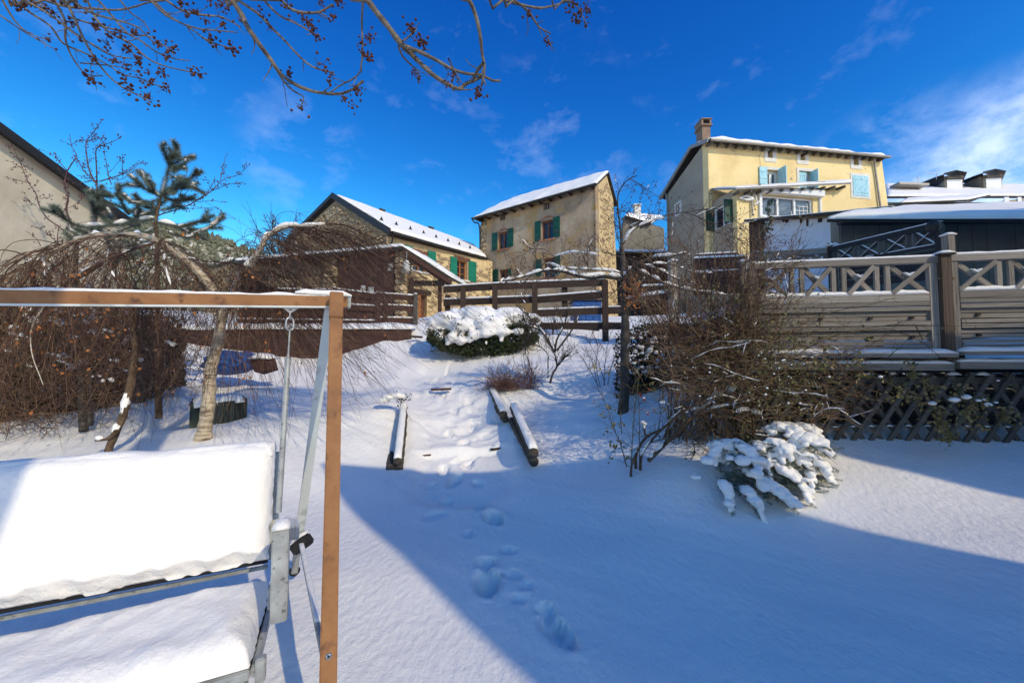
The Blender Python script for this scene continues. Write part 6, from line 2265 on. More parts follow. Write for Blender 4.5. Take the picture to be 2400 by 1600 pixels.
limbL = smooth_line([fork, P(500, 680, 5.15), P(440, 612, 5.1)] + [P(*Z2(*q), 5.0) for q in ((1300, 1010), (1150, 965), (1000, 960), (850, 960), (700, 990), (560, 1050), (440, 1110), (350, 1200), (330, 1300), (345, 1390))], .08)
tubes('limb', [(limbL, taper(len(limbL), .055, .02))], 12, M['bark_birch'], bt)
limb_snow('limb_snow', [(limbL[8:30], taper(22, .035, .028))], bt, 5, gap=.3)
arch = []
for (pts, d, ra) in (
        ([(350, 1170), (250, 1180), (170, 1240), (130, 1370)], 5.0, .012), ([(440, 1080), (300, 1100), (180, 1160), (60, 1260), (20, 1370)], 4.9, .012),
        ([(1300, 1020), (1200, 1060), (1050, 1110), (940, 1180), (930, 1260), (1000, 1400)], 4.8, .014), ([(1310, 1060), (1340, 1010), (1370, 1020), (1385, 1100), (1370, 1200), (1430, 1400)], 4.7, .015),
        ([(1350, 1020), (1450, 1120), (1700, 1180), (1950, 1200), (2100, 1300)], 5.3, .011), ([(1300, 1030), (1100, 1080), (1020, 1200), (1010, 1260)], 5.0, .010),
        ([(850, 960), (900, 1050), (890, 1180)], 5.1, .009), ([(330, 1180), (280, 1250), (250, 1340)], 4.9, .009), ([(350, 1150), (375, 1250), (370, 1390)], 5.0, .011),
        ([(700, 990), (640, 1040), (600, 1150), (560, 1380)], 5.1, .009), ([(560, 1040), (420, 1060), (300, 1150), (200, 1380)], 5.3, .009), ([(520, 1000), (530, 1200), (540, 1380)], 5.2, .007),
        ([(1150, 970), (1080, 1040), (900, 1150), (880, 1380)], 5.4, .008), ([(1300, 1020), (1500, 1060), (1650, 1250), (1700, 1400)], 5.5, .010)):
    l = trace(Z2, pts, d, d - .1, step=.08)
    arch.append((l, taper(len(l), ra, ra * .5)))
for (pts, d, ra) in (([(560, 505), (620, 540), (800, 560), (1000, 600), (1150, 700)], 5.5, .010), ([(840, 490), (1000, 500), (1150, 560), (1280, 640), (1330, 740)], 5.5, .011),
                     ([(330, 640), (420, 650), (520, 760), (700, 830), (760, 860)], 5.2, .010), ([(300, 600), (340, 640), (420, 650), (480, 700), (740, 800)], 5.3, .009),
                     ([(700, 510), (900, 540), (1050, 640), (1180, 800)], 5.7, .008), ([(60, 960), (130, 1010), (280, 1060), (480, 1110)], 5.1, .009),
                     ([(40, 850), (120, 930), (200, 1050), (320, 1120)], 5.0, .009), ([(200, 790), (300, 800), (450, 900), (650, 1000)], 5.4, .008),
                     ([(130, 880), (200, 920), (350, 930), (500, 1000)], 5.3, .007)):
    l = trace(Z3, pts, d, d - .1, step=.08)
    arch.append((l, taper(len(l), ra, ra * .5)))
for i, a in enumerate(arch):
    tubes('branch', [a], 6, M['bark_brown'] if i % 2 else M['bark_white'] if i % 3 == 0 else M['twig_red'], bt)
# white thin hanging stem
l = trace(L1, [(350, 230), (340, 290), (290, 350), (250, 450), (245, 560), (265, 680), (310, 800), (345, 890)], 4.8, step=.06)
tubes('hanging_stem', [(l, taper(len(l), .009, .004))], 6, M['bark_white'], bt)
thick = trace(Z2, [(540, 1395), (620, 1330), (700, 1290), (850, 1195)], 5.6, step=.1)
tubes('branch', [(thick, .035)], 8, M['twig_red'], bt)
limb_snow('branch_snow', [(thick, .035)], bt, 9, gap=.2)


def strands(rng, sources, n, L, drift, r=(.0034, .0015), spread=.35, out=.5, nseg=9, gvec=2.4):
    res = []; side = []
    for k in range(n):
        pts, w = sources[rng.randint(len(sources))]
        t = rng.uniform(w[0], w[1]) * (len(pts) - 1)
        i = min(len(pts) - 2, int(t)); f = t - i
        p = pts[i] * (1 - f) + pts[i + 1] * f
        d = rng.normal(0, out, 3); d[2] = rng.uniform(-.3, .35)
        d = d + unit(pts[i + 1] - pts[i]) * .5
        l = rng.uniform(*L)
        g = nps(drift) + rng.normal(0, spread, 3) * nps((1, 1, 0))
        q = walk(rng, p, d, l, nseg, .09, g * gvec)
        res.append((q, taper(len(q), r[0], r[1])))
        for s in range(rng.randint(3, 7)):
            j = rng.randint(1, nseg - 1)
            dd = unit(q[j + 1] - q[j]) + rng.normal(0, .35, 3)
            qq = walk(rng, q[j], dd, rng.uniform(.10, .38), 4, .12, g * gvec * .7)
            side.append((qq, taper(len(qq), r[0] * .62, r[1] * .8)))
    return res, side


srcL = [(limbL, (.25, 1.0))] * 5 + [(a[0], (.05, 1.0)) for a in arch[:14]]
s1, s1b = strands(rngB, srcL, 450, (.6, 2.5), (0, 0, -1.0), out=.7)
hang = []
for k in range(34):
    q = arch[rngB.randint(14)][0] if k % 3 else limbL[len(limbL) // 4:]
    p = q[rngB.randint(1, len(q))]
    h_ = walk(rngB, p, nps((rngB.normal(0, .8), rngB.normal(0, .5), .1)), rngB.uniform(.7, 1.7), 12, .16, (0, 0, -2.2))
    hang.append((h_, taper(len(h_), rngB.uniform(.005, .009), .002)))
tubes('hanging_stems', hang, 5, M['bark_brown'], bt, kind='stuff')
limb_snow('stem_snow', arch[:9], bt, 21, gap=.6, scale=.8, mx=6)
srcR = [(limbR, (.38, 1.0))] * 5 + [(a[0], (.05, 1.0)) for a in arch[14:]]
s2, s2b = strands(rngB, srcR, 520, (.8, 2.7), (.78, -.05, -.80), out=.7)
s3, s3b = strands(rngB, [(limbR, (.1, .5)), (arch[19][0], (0, 1)), (arch[20][0], (0, 1)), (arch[4][0], (.2, 1))], 240, (.6, 2.3), (.25, 0, -1.0), out=.7)
s_all = s1 + s2 + s3; sb_all = s1b + s2b + s3b
tubes('hanging_twigs', [q for i, q in enumerate(s_all) if i % 4], 3, M['twig_red'], bt, kind='stuff')
tubes('hanging_twigs', [q for i, q in enumerate(s_all) if i % 4 == 0], 3, M['twig_tan'], bt, kind='stuff')
tubes('fine_twigs', [q for i, q in enumerate(sb_all) if i % 3], 3, M['twig_red'], bt, kind='stuff')
tubes('fine_twigs', [q for i, q in enumerate(sb_all) if i % 3 == 0], 3, M['bark_brown'], bt, kind='stuff')
tips = [q[0][rngB.randint(3, 9)] for q in s1] + [q[0][rngB.randint(2, 8)] for q in s3]
tips = [tips[i] for i in rngB.permutation(len(tips))[:480]]
leaves('leaves', tips, rngB, (.03, .065), M['leaf_orange'], bt, droop=1.2)
tips = [q[0][rngB.randint(2, 8)] for q in s2]
tips = [tips[i] for i in rngB.permutation(len(tips))[:130]]
leaves('leaves', tips, rngB, (.025, .05), M['leaf_orange'], bt, droop=1.2)
# hooked wire loops round the trunk
tubes('tree_tie', [(smooth_line([P(493 + 9 * math.cos(a) * 1.9, 876 + 3 * math.sin(a), 5.2 - .10 * math.sin(a)) for a in np.linspace(0, 6.28, 12)], .03), .006)], 5, M['metal_dark'], bt)

# second tree: leaning brown trunk and grey stump trunks in the hedge
lt_ = thing('leaning_trunk', 'leaning brown tree trunk with a snowy fork standing left of the birch', 'tree', tuple(P(255, 1068, 4.7)))
l = trace(L1, [(862, 1470), (870, 1400), (900, 1330), (940, 1240), (980, 1150), (1000, 1060), (1030, 950), (1050, 860), (1068, 740), (1080, 600), (1060, 430), (1040, 250)], 4.7, 5.0, step=.07)
tubes('trunk', [(l, np.interp(np.linspace(0, 1, len(l)), [0, .5, 1], [.040, .042, .024]) * (1 + .08 * rngB.randn(len(l))))], 10, M['bark_brown'], lt_)
l2 = trace(L1, [(760, 1335), (810, 1332), (860, 1320), (905, 1290), (930, 1260)], 4.7, step=.03)
tubes('branch', [(l2, taper(len(l2), .010, .028))], 8, M['bark_brown'], lt_)
limb_snow('trunk_snow', [(l2, .022), (l[4:14], .035)], lt_, 4, gap=.1, scale=1.5)
s4, s4b = strands(rngB, [(l[len(l) // 2:], (0, 1))], 90, (.4, 1.1), (0.1, 0, -1.0))
tubes('twigs', s4 + s4b, 3, M['twig_red'], lt_, kind='stuff')

# ================================================= hedge behind the birch
rngH = np.random.RandomState(31)
hg = thing('brown_hedge', 'dense dark brown-green conifer hedge with snow lodged in it behind the birch', 'hedge', tuple(P(200, 980, 7.4)))
n = 13000
px = rngH.uniform(-160, 430, n)
baseY = np.interp(px, [-160, 0, 150, 300, 430], [1090, 1040, 992, 938, 895])
topY = np.interp(px, [-160, 60, 200, 330, 430], [690, 690, 720, 735, 770]) + rngH.normal(0, 14, n)
ty = rngH.uniform(0, 1, n)
py = baseY + 5 - (baseY + 5 - topY) * ty
dd = np.interp(px, [-160, 430], [5.9, 7.4]) + np.abs(rngH.normal(0, .35, n))
pts = np.array([P(a, b, c) for a, b, c in zip(px[:n], py[:n], dd[:n])])
leaves('foliage', pts, rngH, (.05, .13), M['hedge'], hg, droop=.1)
st_ = []
for (x, y0, y1, r_, dx) in ((196, 998, 850, .055, -6), (212, 985, 870, .035, 2), (330, 930, 800, .05, -4)):
    q = smooth_line([P(x, y0 + 12, 5.9 if x > 150 else 5.7), P(x + dx / 2, (y0 + y1) / 2, 6.0), P(x + dx, y1, 6.0)], .1)
    st_.append((q, taper(len(q), r_, r_ * .75)))
for s_ in st_:
    tubes('trunk', [s_], 10, M['bark_grey'], hg)
tw = []
for k in range(1900):
    x = rngH.uniform(-60, 470)
    by = np.interp(x, [-160, 0, 150, 300, 470], [1090, 1040, 992, 938, 890])
    p = nps(P(x, rngH.uniform(by - 250, by), rngH.uniform(5.6, 6.6)))
    q = walk(rngH, p, rngH.normal(0, 1, 3) + nps((0, 0, .3)), rngH.uniform(.3, .9), 5, .18)
    tw.append((q, taper(len(q), .005, .0015)))
tubes('twigs', tw[::2], 3, M['twig_tan'], hg, kind='stuff')
tubes('twigs', tw[1::2], 3, M['twig_red'], hg, kind='stuff')
sp = []
for k in range(26):
    x = rngH.uniform(-60, 430)
    by = np.interp(x, [-160, 0, 150, 300, 430], [1040, 990, 950, 900, 870])
    c_ = nps(P(x, rngH.uniform(by - 260, by - 20), rngH.uniform(5.6, 6.4)))
    dr_ = nps((rngH.uniform(.05, .14), rngH.normal(0, .04), rngH.normal(0, .03)))
    for q in range(rngH.randint(4, 12)):
        sp.append((c_ + dr_ * rngH.normal(0, 1) + rngH.normal(0, .02, 3), rngH.uniform(.012, .036), rngH.uniform(.6, 1.1)))
blobs('snow_lumps', sp, M['snow'], hg, sub=2, seed=3)


# ================================================= plum tree
rngP = np.random.RandomState(41)
pt_ = thing('plum_tree', 'small bare plum tree with purplish budded twigs against the cream building', 'tree', tuple(P(175, 990, 7.0)))
tr_l = smooth_line([P(175, 1000, 7.0), P(180, 850, 7.0), P(175, 700, 7.0), P(*Z2(640, 1010), 7.0)], .15)
tubes('trunk', [(tr_l, taper(len(tr_l), .06, .03))], 8, M['bark_grey'], pt_)
PL = [
    ([(640, 1010), (600, 880), (555, 760), (570, 650), (540, 560), (560, 440), (600, 370), (640, 300), (600, 230), (580, 120)], .020),
    ([(560, 425), (500, 360), (450, 272)], .008),
    ([(640, 1010), (760, 930), (815, 780), (805, 640), (812, 560), (780, 500), (740, 400), (725, 300), (720, 190), (780, 110), (855, 0)], .022),
    ([(720, 185), (665, 140)], .005), ([(720, 190), (800, 160), (868, 150)], .006),
    ([(810, 545), (805, 400), (802, 260), (850, 220), (930, 190), (1012, 150)], .012), ([(802, 255), (830, 220), (892, 158)], .006),
    ([(800, 520), (720, 450), (670, 380), (640, 310)], .010),
    ([(830, 518), (920, 490), (1010, 460), (1080, 430), (1200, 340)], .011), ([(920, 490), (1010, 500), (1110, 432)], .006), ([(1000, 465), (1100, 400), (1170, 340)], .006),
    ([(930, 545), (900, 440), (885, 350), (870, 262)], .008), ([(1025, 480), (1022, 380), (1024, 290)], .005),
    ([(625, 995), (470, 880), (390, 820), (330, 720), (300, 620), (240, 530), (200, 440), (160, 340), (100, 280), (60, 220)], .013),
    ([(240, 530), (120, 500), (30, 480)], .006), ([(300, 720), (250, 690), (195, 648)], .005), ([(330, 660), (390, 655), (445, 633)], .005), ([(185, 395), (80, 410)], .004), ([(190, 385), (265, 412)], .004),
    ([(820, 510), (740, 512), (635, 545)], .007), ([(760, 500), (700, 480), (635, 465)], .005),
    ([(1180, 860), (1350, 790), (1500, 745), (1640, 680), (1760, 600), (1870, 500), (1990, 460), (2090, 370)], .013),
    ([(1840, 510), (1862, 400), (1890, 290)], .006), ([(1760, 600), (1900, 545), (2035, 525)], .006), ([(1500, 745), (1650, 742), (1812, 735)], .006), ([(1640, 690), (1760, 680), (1900, 690)], .005),
    ([(1600, 700), (1740, 600), (1800, 470)], .006), ([(1450, 790), (1550, 620), (1680, 430)], .008), ([(1500, 640), (1540, 520), (1568, 400)], .006),
    ([(490, 1050), (480, 1000), (490, 880)], .01), ([(340, 1060), (310, 1000), (215, 930)], .006), ([(480, 1030), (400, 960), (265, 880)], .006), ([(780, 560), (640, 700), (560, 745)], .005),
    ([(1180, 860), (1000, 930), (760, 960)], .014), ([(930, 640), (900, 760), (820, 880)], .006),
]
tw = []; bd = []
for (pts, r) in PL:
    l = trace(Z2, pts, 7.0, 7.0 + rngP.uniform(-.4, .4), wob=.04, rng=random.Random(len(pts)), step=.07)
    tubes('branch', [(l, taper(len(l), r, .0035))], 5, M['twig_plum'], pt_)
    n = max(3, int(np.linalg.norm(l[1:] - l[:-1], axis=1).sum() * 16))
    sd_ = side_twigs(rngP, l, n, (.02, .07), (40, 85), .003, .0022, wig=.1, nseg=2)
    tw += sd_
    lg = side_twigs(rngP, l, n // 5, (.12, .38), (30, 60), .004, .002, wig=.1, nseg=5, t0=.3)
    tw += lg
    for q, _r in lg:
        sd_ += side_twigs(rngP, q, 4, (.02, .04), (40, 85), .0025, .002, nseg=2)
    tw += sd_[n:]
    bd += [(q[-1], rngP.uniform(.007, .012), 1.3) for q, _ in sd_]
tubes('twigs', tw, 3, M['twig_plum'], pt_, kind='stuff')
blobs('buds', bd, M['twig_plum'], pt_, sub=1, seed=5)

# ================================================= pine
rngN = np.random.RandomState(51)
pn = thing('young_pine', 'young blue-green pine with upright needled shoots and bits of snow at left', 'tree', tuple(P(370, 960, 6.4)))
pl_l = smooth_line([P(372, 980, 6.4), P(370, 800, 6.4), P(*Z2(1310, 1000), 6.4), P(*Z2(1300, 850), 6.4), P(*Z2(1340, 660), 6.4)], .15)
tubes('trunk', [(pl_l, taper(len(pl_l), .05, .018))], 8, M['bark_brown'], pn)
PN = [
    [(1310, 960), (1300, 800), (1345, 640), (1385, 500), (1420, 390)], [(1420, 385), (1385, 300), (1350, 215)], [(1422, 385), (1450, 300), (1478, 212)], [(1430, 388), (1510, 340), (1605, 312)],
    [(1430, 400), (1475, 405), (1520, 392)], [(1330, 640), (1260, 575), (1210, 500), (1180, 430)], [(1290, 620), (1190, 565), (1128, 505)], [(1285, 600), (1262, 530)],
    [(1350, 640), (1440, 600), (1520, 555), (1585, 500), (1640, 450)], [(1500, 575), (1570, 560), (1640, 570)], [(1520, 560), (1515, 485)], [(1350, 660), (1260, 690), (1180, 700), (1080, 690)],
    [(1360, 650), (1480, 680), (1610, 660)], [(1080, 800), (1045, 740), (1010, 680), (970, 620)], [(1000, 650), (985, 590), (985, 535)], [(770, 930), (785, 800), (775, 700), (760, 650)],
    [(800, 700), (760, 650), (728, 600)], [(800, 700), (830, 640), (872, 600)], [(1290, 830), (1130, 850), (1000, 875), (850, 890), (700, 900)], [(700, 900), (620, 880), (540, 830), (440, 765)],
    [(900, 880), (920, 835), (935, 800)], [(1320, 860), (1420, 880), (1540, 910), (1700, 930)], [(1500, 900), (1600, 870), (1700, 840), (1790, 800)], [(1600, 960), (1720, 920), (1800, 870), (1870, 815)],
    [(1400, 940), (1560, 985), (1690, 945)], [(1300, 1000), (1100, 1050), (900, 1060)], [(1330, 1100), (1500, 1160), (1640, 1200), (1780, 1230), (1960, 1170)], [(1310, 780), (1200, 790), (1100, 760)],
    [(1300, 720), (1240, 740), (1130, 680)], [(780, 930), (700, 980), (560, 1010)], [(1300, 900), (1220, 940), (1080, 930)], [(1380, 620), (1450, 590), (1490, 540)], [(820, 920), (860, 950), (1000, 950)],
    [(1100, 850), (1150, 800), (1170, 740)], [(1300, 1080), (1000, 1150), (820, 1130)], [(1340, 760), (1420, 740), (1500, 720)],
]
nl = []
for pts in PN:
    l = trace(Z2, pts, 6.4, 6.4 + rngN.uniform(-.5, .4), step=.06)
    tubes('branch', [(l, taper(len(l), .009, .005))], 5, M['bark_brown'], pn)
    nl.append((l, 0))
for l, _ in list(nl):
    for q, r_ in side_twigs(rngN, l, 3 if len(l) > 6 else 1, (.14, .32), (30, 55), .005, .003, wig=.06, nseg=5, t0=.25, up=.25):
        nl.append((q, 0))
tubes('shoots', [(l, .004) for l, _ in nl[len(PN):]], 4, M['bark_brown'], pn, kind='stuff')
v, f = needle_arrays(nl, rngN, 3000, .088, .0014, fwd=.62)
o = part_np('needles', v, [f], M['needle'], pn); o['kind'] = 'stuff'
limb_snow('needle_snow', [(l, .016) for l, _ in nl], pn, 13, gap=.62, scale=1.3)
limb_snow('needle_snow', [(l, .03) for l, _ in nl[18:27]], pn, 14, gap=.55, scale=2.2)

# ================================================= thin far tree left of the stone house
rngF = np.random.RandomState(61)
ft = thing('far_bare_tree', 'small leafless tree showing above the birch limb beside the stone gable', 'tree', tuple(P(660, 640, 18)))
tl_ = []
b0_ = nps(P(668, 640, 18))
for k in range(13):
    tgt = nps(P(rngF.uniform(575, 720), rngF.uniform(490, 570), 18 + rngF.uniform(-1, 1)))
    mid = (b0_ + tgt) / 2 + rngF.normal(0, .2, 3)
    l = smooth_line([b0_, mid, tgt], .25)
    tl_.append((l, taper(len(l), .04, .012)))
tubes('trunk', [(smooth_line([b0_ + nps((0, 0, -3.5)), b0_], .5), .09)], 8, M['bark_grey'], ft)
sm = []
for l, r in tl_:
    tubes('branch', [(l, r)], 5, M['bark_grey'], ft)
    sm += side_twigs(rngF, l, 16, (.3, .9), (20, 50), .013, .006, t0=.3)
tubes('twigs', sm, 3, M['bark_grey'], ft, kind='stuff')


# ================================================= snow masses
def snow_mass(name, lumps, voxel, parent, seed=0):
    """lumps (centre, (rx, ry, rz)) fused into one soft body"""
    bm = bmesh.new()
    rng = np.random.RandomState(seed)
    for (c, r) in lumps:
        g = bmesh.ops.create_icosphere(bm, subdivisions=3, radius=1)
        o_ = rng.uniform(0, 50)
        for v in g['verts']:
            n = mnoise.noise(v.co * 1.6 + Vector((o_, 0, 0))) * .30 + mnoise.noise(v.co * 4.1 + Vector((o_, 5, 0))) * .10
            v.co = Vector((v.co.x * r[0], v.co.y * r[1], v.co.z * r[2])) * (1 + n) + Vector(c)
    base = LOC[parent.name].translation
    for v in bm.verts:
        v.co -= base
    me = bpy.data.meshes.new(name)
    bm.to_mesh(me); bm.free()
    me.materials.append(M['snow'])
    o = bpy.data.objects.new(name, me)
    link(o, Matrix.Translation(base), parent)
    rm = o.modifiers.new('fuse', 'REMESH'); rm.mode = 'VOXEL'; rm.voxel_size = voxel; rm.use_smooth_shade = True
    s = o.modifiers.new('soften', 'SMOOTH'); s.iterations = 4; s.factor = .5
    return o


# juniper under its mound of snow
rngJ = np.random.RandomState(71)
jn = thing('juniper_bush', 'spreading dark juniper buried under a thick mound of snow above the path', 'shrub', tuple(P(1120, 830, 10)))
fol = []
for k in range(9000):
    x = rngJ.uniform(1003, 1262)
    lo = np.interp(x, [1003, 1040, 1100, 1180, 1262], [800, 822, 836, 834, 800])
    hi = np.interp(x, [1003, 1060, 1150, 1262], [772, 778, 770, 745])
    fol.append(P(x, rngJ.uniform(hi, lo), rngJ.uniform(9.5, 10.6)))
leaves('foliage', fol, rngJ, (.04, .10), M['juniper'], jn, droop=-.3)
pk = [nps(P(rngJ.uniform(1000, 1262), rngJ.choice([rngJ.uniform(740, 775), rngJ.uniform(765, 800)]), rngJ.uniform(9.35, 9.7))) for _ in range(45)]
leaves('sprigs', [q + rngJ.normal(0, .05, 3) for q in pk for _ in range(9)], rngJ, (.03, .08), M['juniper'], jn, droop=-.6)
lp = []
for (x, y, rx, rz, dz_) in ((1050, 752, .45, .26, 0), (1120, 742, .60, .30, .1), (1190, 744, .50, .28, .1), (1235, 752, .40, .22, .1), (1020, 765, .25, .20, -.1), (1085, 765, .40, .22, -.25), (1150, 760, .45, .22, -.25),
                       (1030, 786, .13, .17, -.35), (1058, 792, .17, .14, -.45), (1080, 797, .16, .12, -.5), (1110, 786, .15, .15, -.5), (1140, 781, .22, .12, -.5), (1180, 779, .18, .12, -.45), (1216, 777, .16, .11, -.4),
                       (1250, 768, .18, .12, -.3), (1000, 778, .12, .10, -.2), (1070, 735, .25, .16, .3), (1205, 733, .28, .16, .4), (1100, 800, .06, .05, -.55), (1140, 803, .06, .06, -.55), (1175, 798, .08, .05, -.5),
                       (1048, 806, .06, .06, -.5), (1205, 800, .05, .04, -.4), (1128, 818, .05, .04, -.5), (1085, 818, .04, .03, -.5)):
    lp.append((P(x, y, 10.0 + dz_), (rx, rx * .9, rz)))
snow_mass('snow_mound', lp, .045, jn, 3)
br = []
for k in range(220):
    p = nps(P(rngJ.uniform(1005, 1262), rngJ.uniform(785, 825), 9.5))
    q = walk(rngJ, p, rngJ.normal(0, 1, 3) * nps((1, .6, .5)) + nps((0, -.5, .2)), rngJ.uniform(.1, .28), 4, .15)
    br.append((q, taper(len(q), .009, .003)))
tubes('twigs', br, 3, M['juniper'], jn, kind='stuff')

# small spruce with snow-laden boughs
rngS = np.random.RandomState(81)
sc_ = P(*L7(1600, 560), 3.9)
spr = thing('dwarf_spruce', 'low spruce with snow-laden fanned boughs in front of the lattice', 'shrub', tuple(P(*L7(1560, 1000), 3.75)))
BO = [  # start, end (L7), depths, width, thickness
    ((1250, 620), (1480, 800), 3.72, 3.62, .085, .06), ((1150, 620), (1190, 720), 3.75, 3.7, .08, .06), ((1330, 840), (1700, 1070), 3.60, 3.50, .075, .055), ((1560, 780), (1830, 1000), 3.68, 3.55, .072, .055),
    ((1640, 520), (1960, 640), 3.80, 3.68, .075, .05), ((1700, 600), (1720, 720), 3.72, 3.66, .06, .045), ((1560, 600), (1560, 700), 3.72, 3.66, .07, .05), ((1150, 940), (1220, 1050), 3.52, 3.48, .058, .05),
    ((1320, 980), (1450, 1150), 3.50, 3.46, .065, .045), ((1850, 720), (2000, 850), 3.70, 3.62, .055, .04), ((1780, 760), (1870, 880), 3.66, 3.6, .055, .045), ((1420, 640), (1480, 660), 3.8, 3.75, .05, .04),
    ((1500, 520), (1700, 500), 3.95, 3.9, .08, .05), ((1750, 500), (1900, 540), 3.95, 3.85, .07, .05), ((1080, 700), (1120, 640), 3.8, 3.8, .06, .05)]
nl = []
for bi, (a, b, da, db, w, th_) in enumerate(BO):
    w = w * 1.35
    A_ = nps(P(*L7(*a), da)); B_ = nps(P(*L7(*b), db))
    L_ = np.linalg.norm(B_ - A_)
    dr = (B_ - A_) / L_
    sd2 = unit(np.cross(dr, nps((0, 0, 1))))
    nlm = max(3, int(L_ / (w * .42)))
    lumps = []
    for k in range(int(18 + L_ * 60)):
        t = rngS.uniform(0, 1) ** .8
        fan = (.45 + .75 * t) * 1.25
        s = rngS.normal(0, .75)
        c = A_ + (B_ - A_) * t + sd2 * s * w * fan + nps((0, 0, .03 * math.sin(t * 3.1) - .03 * s * s))
        r_ = w * rngS.uniform(.28, .66)
        lumps.append((c, (r_, r_, r_ * rngS.uniform(.5, .75))))
    for k in range(9):       # fingers of snow along the tip and edges
        t = rngS.uniform(.45, 1.05)
        s = rngS.uniform(-1.2, 1.2)
        c = A_ + (B_ - A_) * t + sd2 * s * w * 1.0 + nps((0, 0, -.03 * abs(s)))
        e = c + dr * w * rngS.uniform(.3, .7) + sd2 * s * .03 + nps((0, 0, -.03))
        for f_ in (0, .35, .7, 1):
            q = c + (e - c) * f_
            rr_f = .020 * rngS.uniform(.8, 1.25)
            lumps.append((q + nps((0, 0, -.008)), (rr_f, rr_f, rr_f * .9)))
        nl.append((smooth_line([c + nps((0, 0, -.028)), e + dr * .03 + nps((0, 0, -.03))], .03), 0))
    snow_mass('bough_snow', lumps, .009, spr, bi)
    bl_ = smooth_line([A_ - dr * .02 + nps((0, 0, -.06)), (A_ + B_) / 2 + nps((0, 0, -.04)), B_ + dr * .03 + nps((0, 0, -.07))], .05)
    tubes('bough', [(bl_, taper(len(bl_), .009, .004))], 5, M['bark_brown'], spr)
    nl.append((bl_, 0))
    for s in (-1, 1):
        for t in (.2, .4, .6, .8):
            p = A_ + (B_ - A_) * t + nps((0, 0, -.045))
            q = p + dr * w * .9 + sd2 * s * w * 1.25 + nps((0, 0, -.035))
            nl.append((smooth_line([p, (p + q) / 2 + nps((0, 0, .01)), q], .03), 0))
for k in range(420):        # dark inner shoots
    p = nps(P(*L7(rngS.uniform(1120, 1980), rngS.uniform(600, 1040)), rngS.uniform(3.60, 3.90)))
    p[2] = max(p[2] - .03, gz(p[0], p[1]) + .02)
    q = walk(rngS, p, rngS.normal(0, 1, 3) * nps((1, .8, .4)) + nps((.3, -.5, .1)), rngS.uniform(.06, .15), 4, .1)
    nl.append((q, 0))
for k in range(60):         # dark needles under the lowest boughs
    x, y = ((rngS.uniform(1460, 1640), rngS.uniform(1030, 1110)) if k % 2 else (rngS.uniform(1560, 1760), rngS.uniform(850, 960)))
    p = nps(P(*L7(x, y), 3.62))
    q = walk(rngS, p, rngS.normal(0, 1, 3), .08, 3, .1)
    nl.append((q, 0))
v, f = needle_arrays(nl, rngS, 1100, .022, .0012, fwd=.5)
o = part_np('needles', v, [f], M['needle'], spr); o['kind'] = 'stuff'

# dark evergreen behind the trunk
rngD = np.random.RandomState(91)
de = thing('dark_evergreen', 'dark evergreen bush dusted with snow behind the apple trunk', 'shrub', tuple(P(1560, 930, 6.3)))
pts = []
for k in range(11000):
    x = rngD.normal(1560, 75)
    if not 1440 < x < 1700: continue
    t_ = abs(x - 1560) / 130
    y = rngD.uniform(755 + 40 * t_ ** 2, 945 - 10 * t_)
    pts.append(P(x, y, 6.2 + abs(rngD.normal(0, .3))))
leaves('foliage', pts, rngD, (.03, .075), M['shrub_dark'], de, droop=.2)
tubes('stems', [(smooth_line([P(1560 + dx, 950, 6.4), P(1560 + dx * 2, 850, 6.4), P(1560 + dx * 4, 780, 6.3)], .1), .012) for dx in (-14, -6, 0, 8, 16)], 5, M['bark_grey'], de, kind='stuff')
sp = [(P(rngD.uniform(1450, 1680), rngD.uniform(770, 880), rngD.uniform(5.95, 6.15)), rngD.uniform(.012, .05), rngD.uniform(.4, .8)) for k in range(120)]
blobs('snow_lumps', sp, M['snow'], de, sub=2, seed=8)

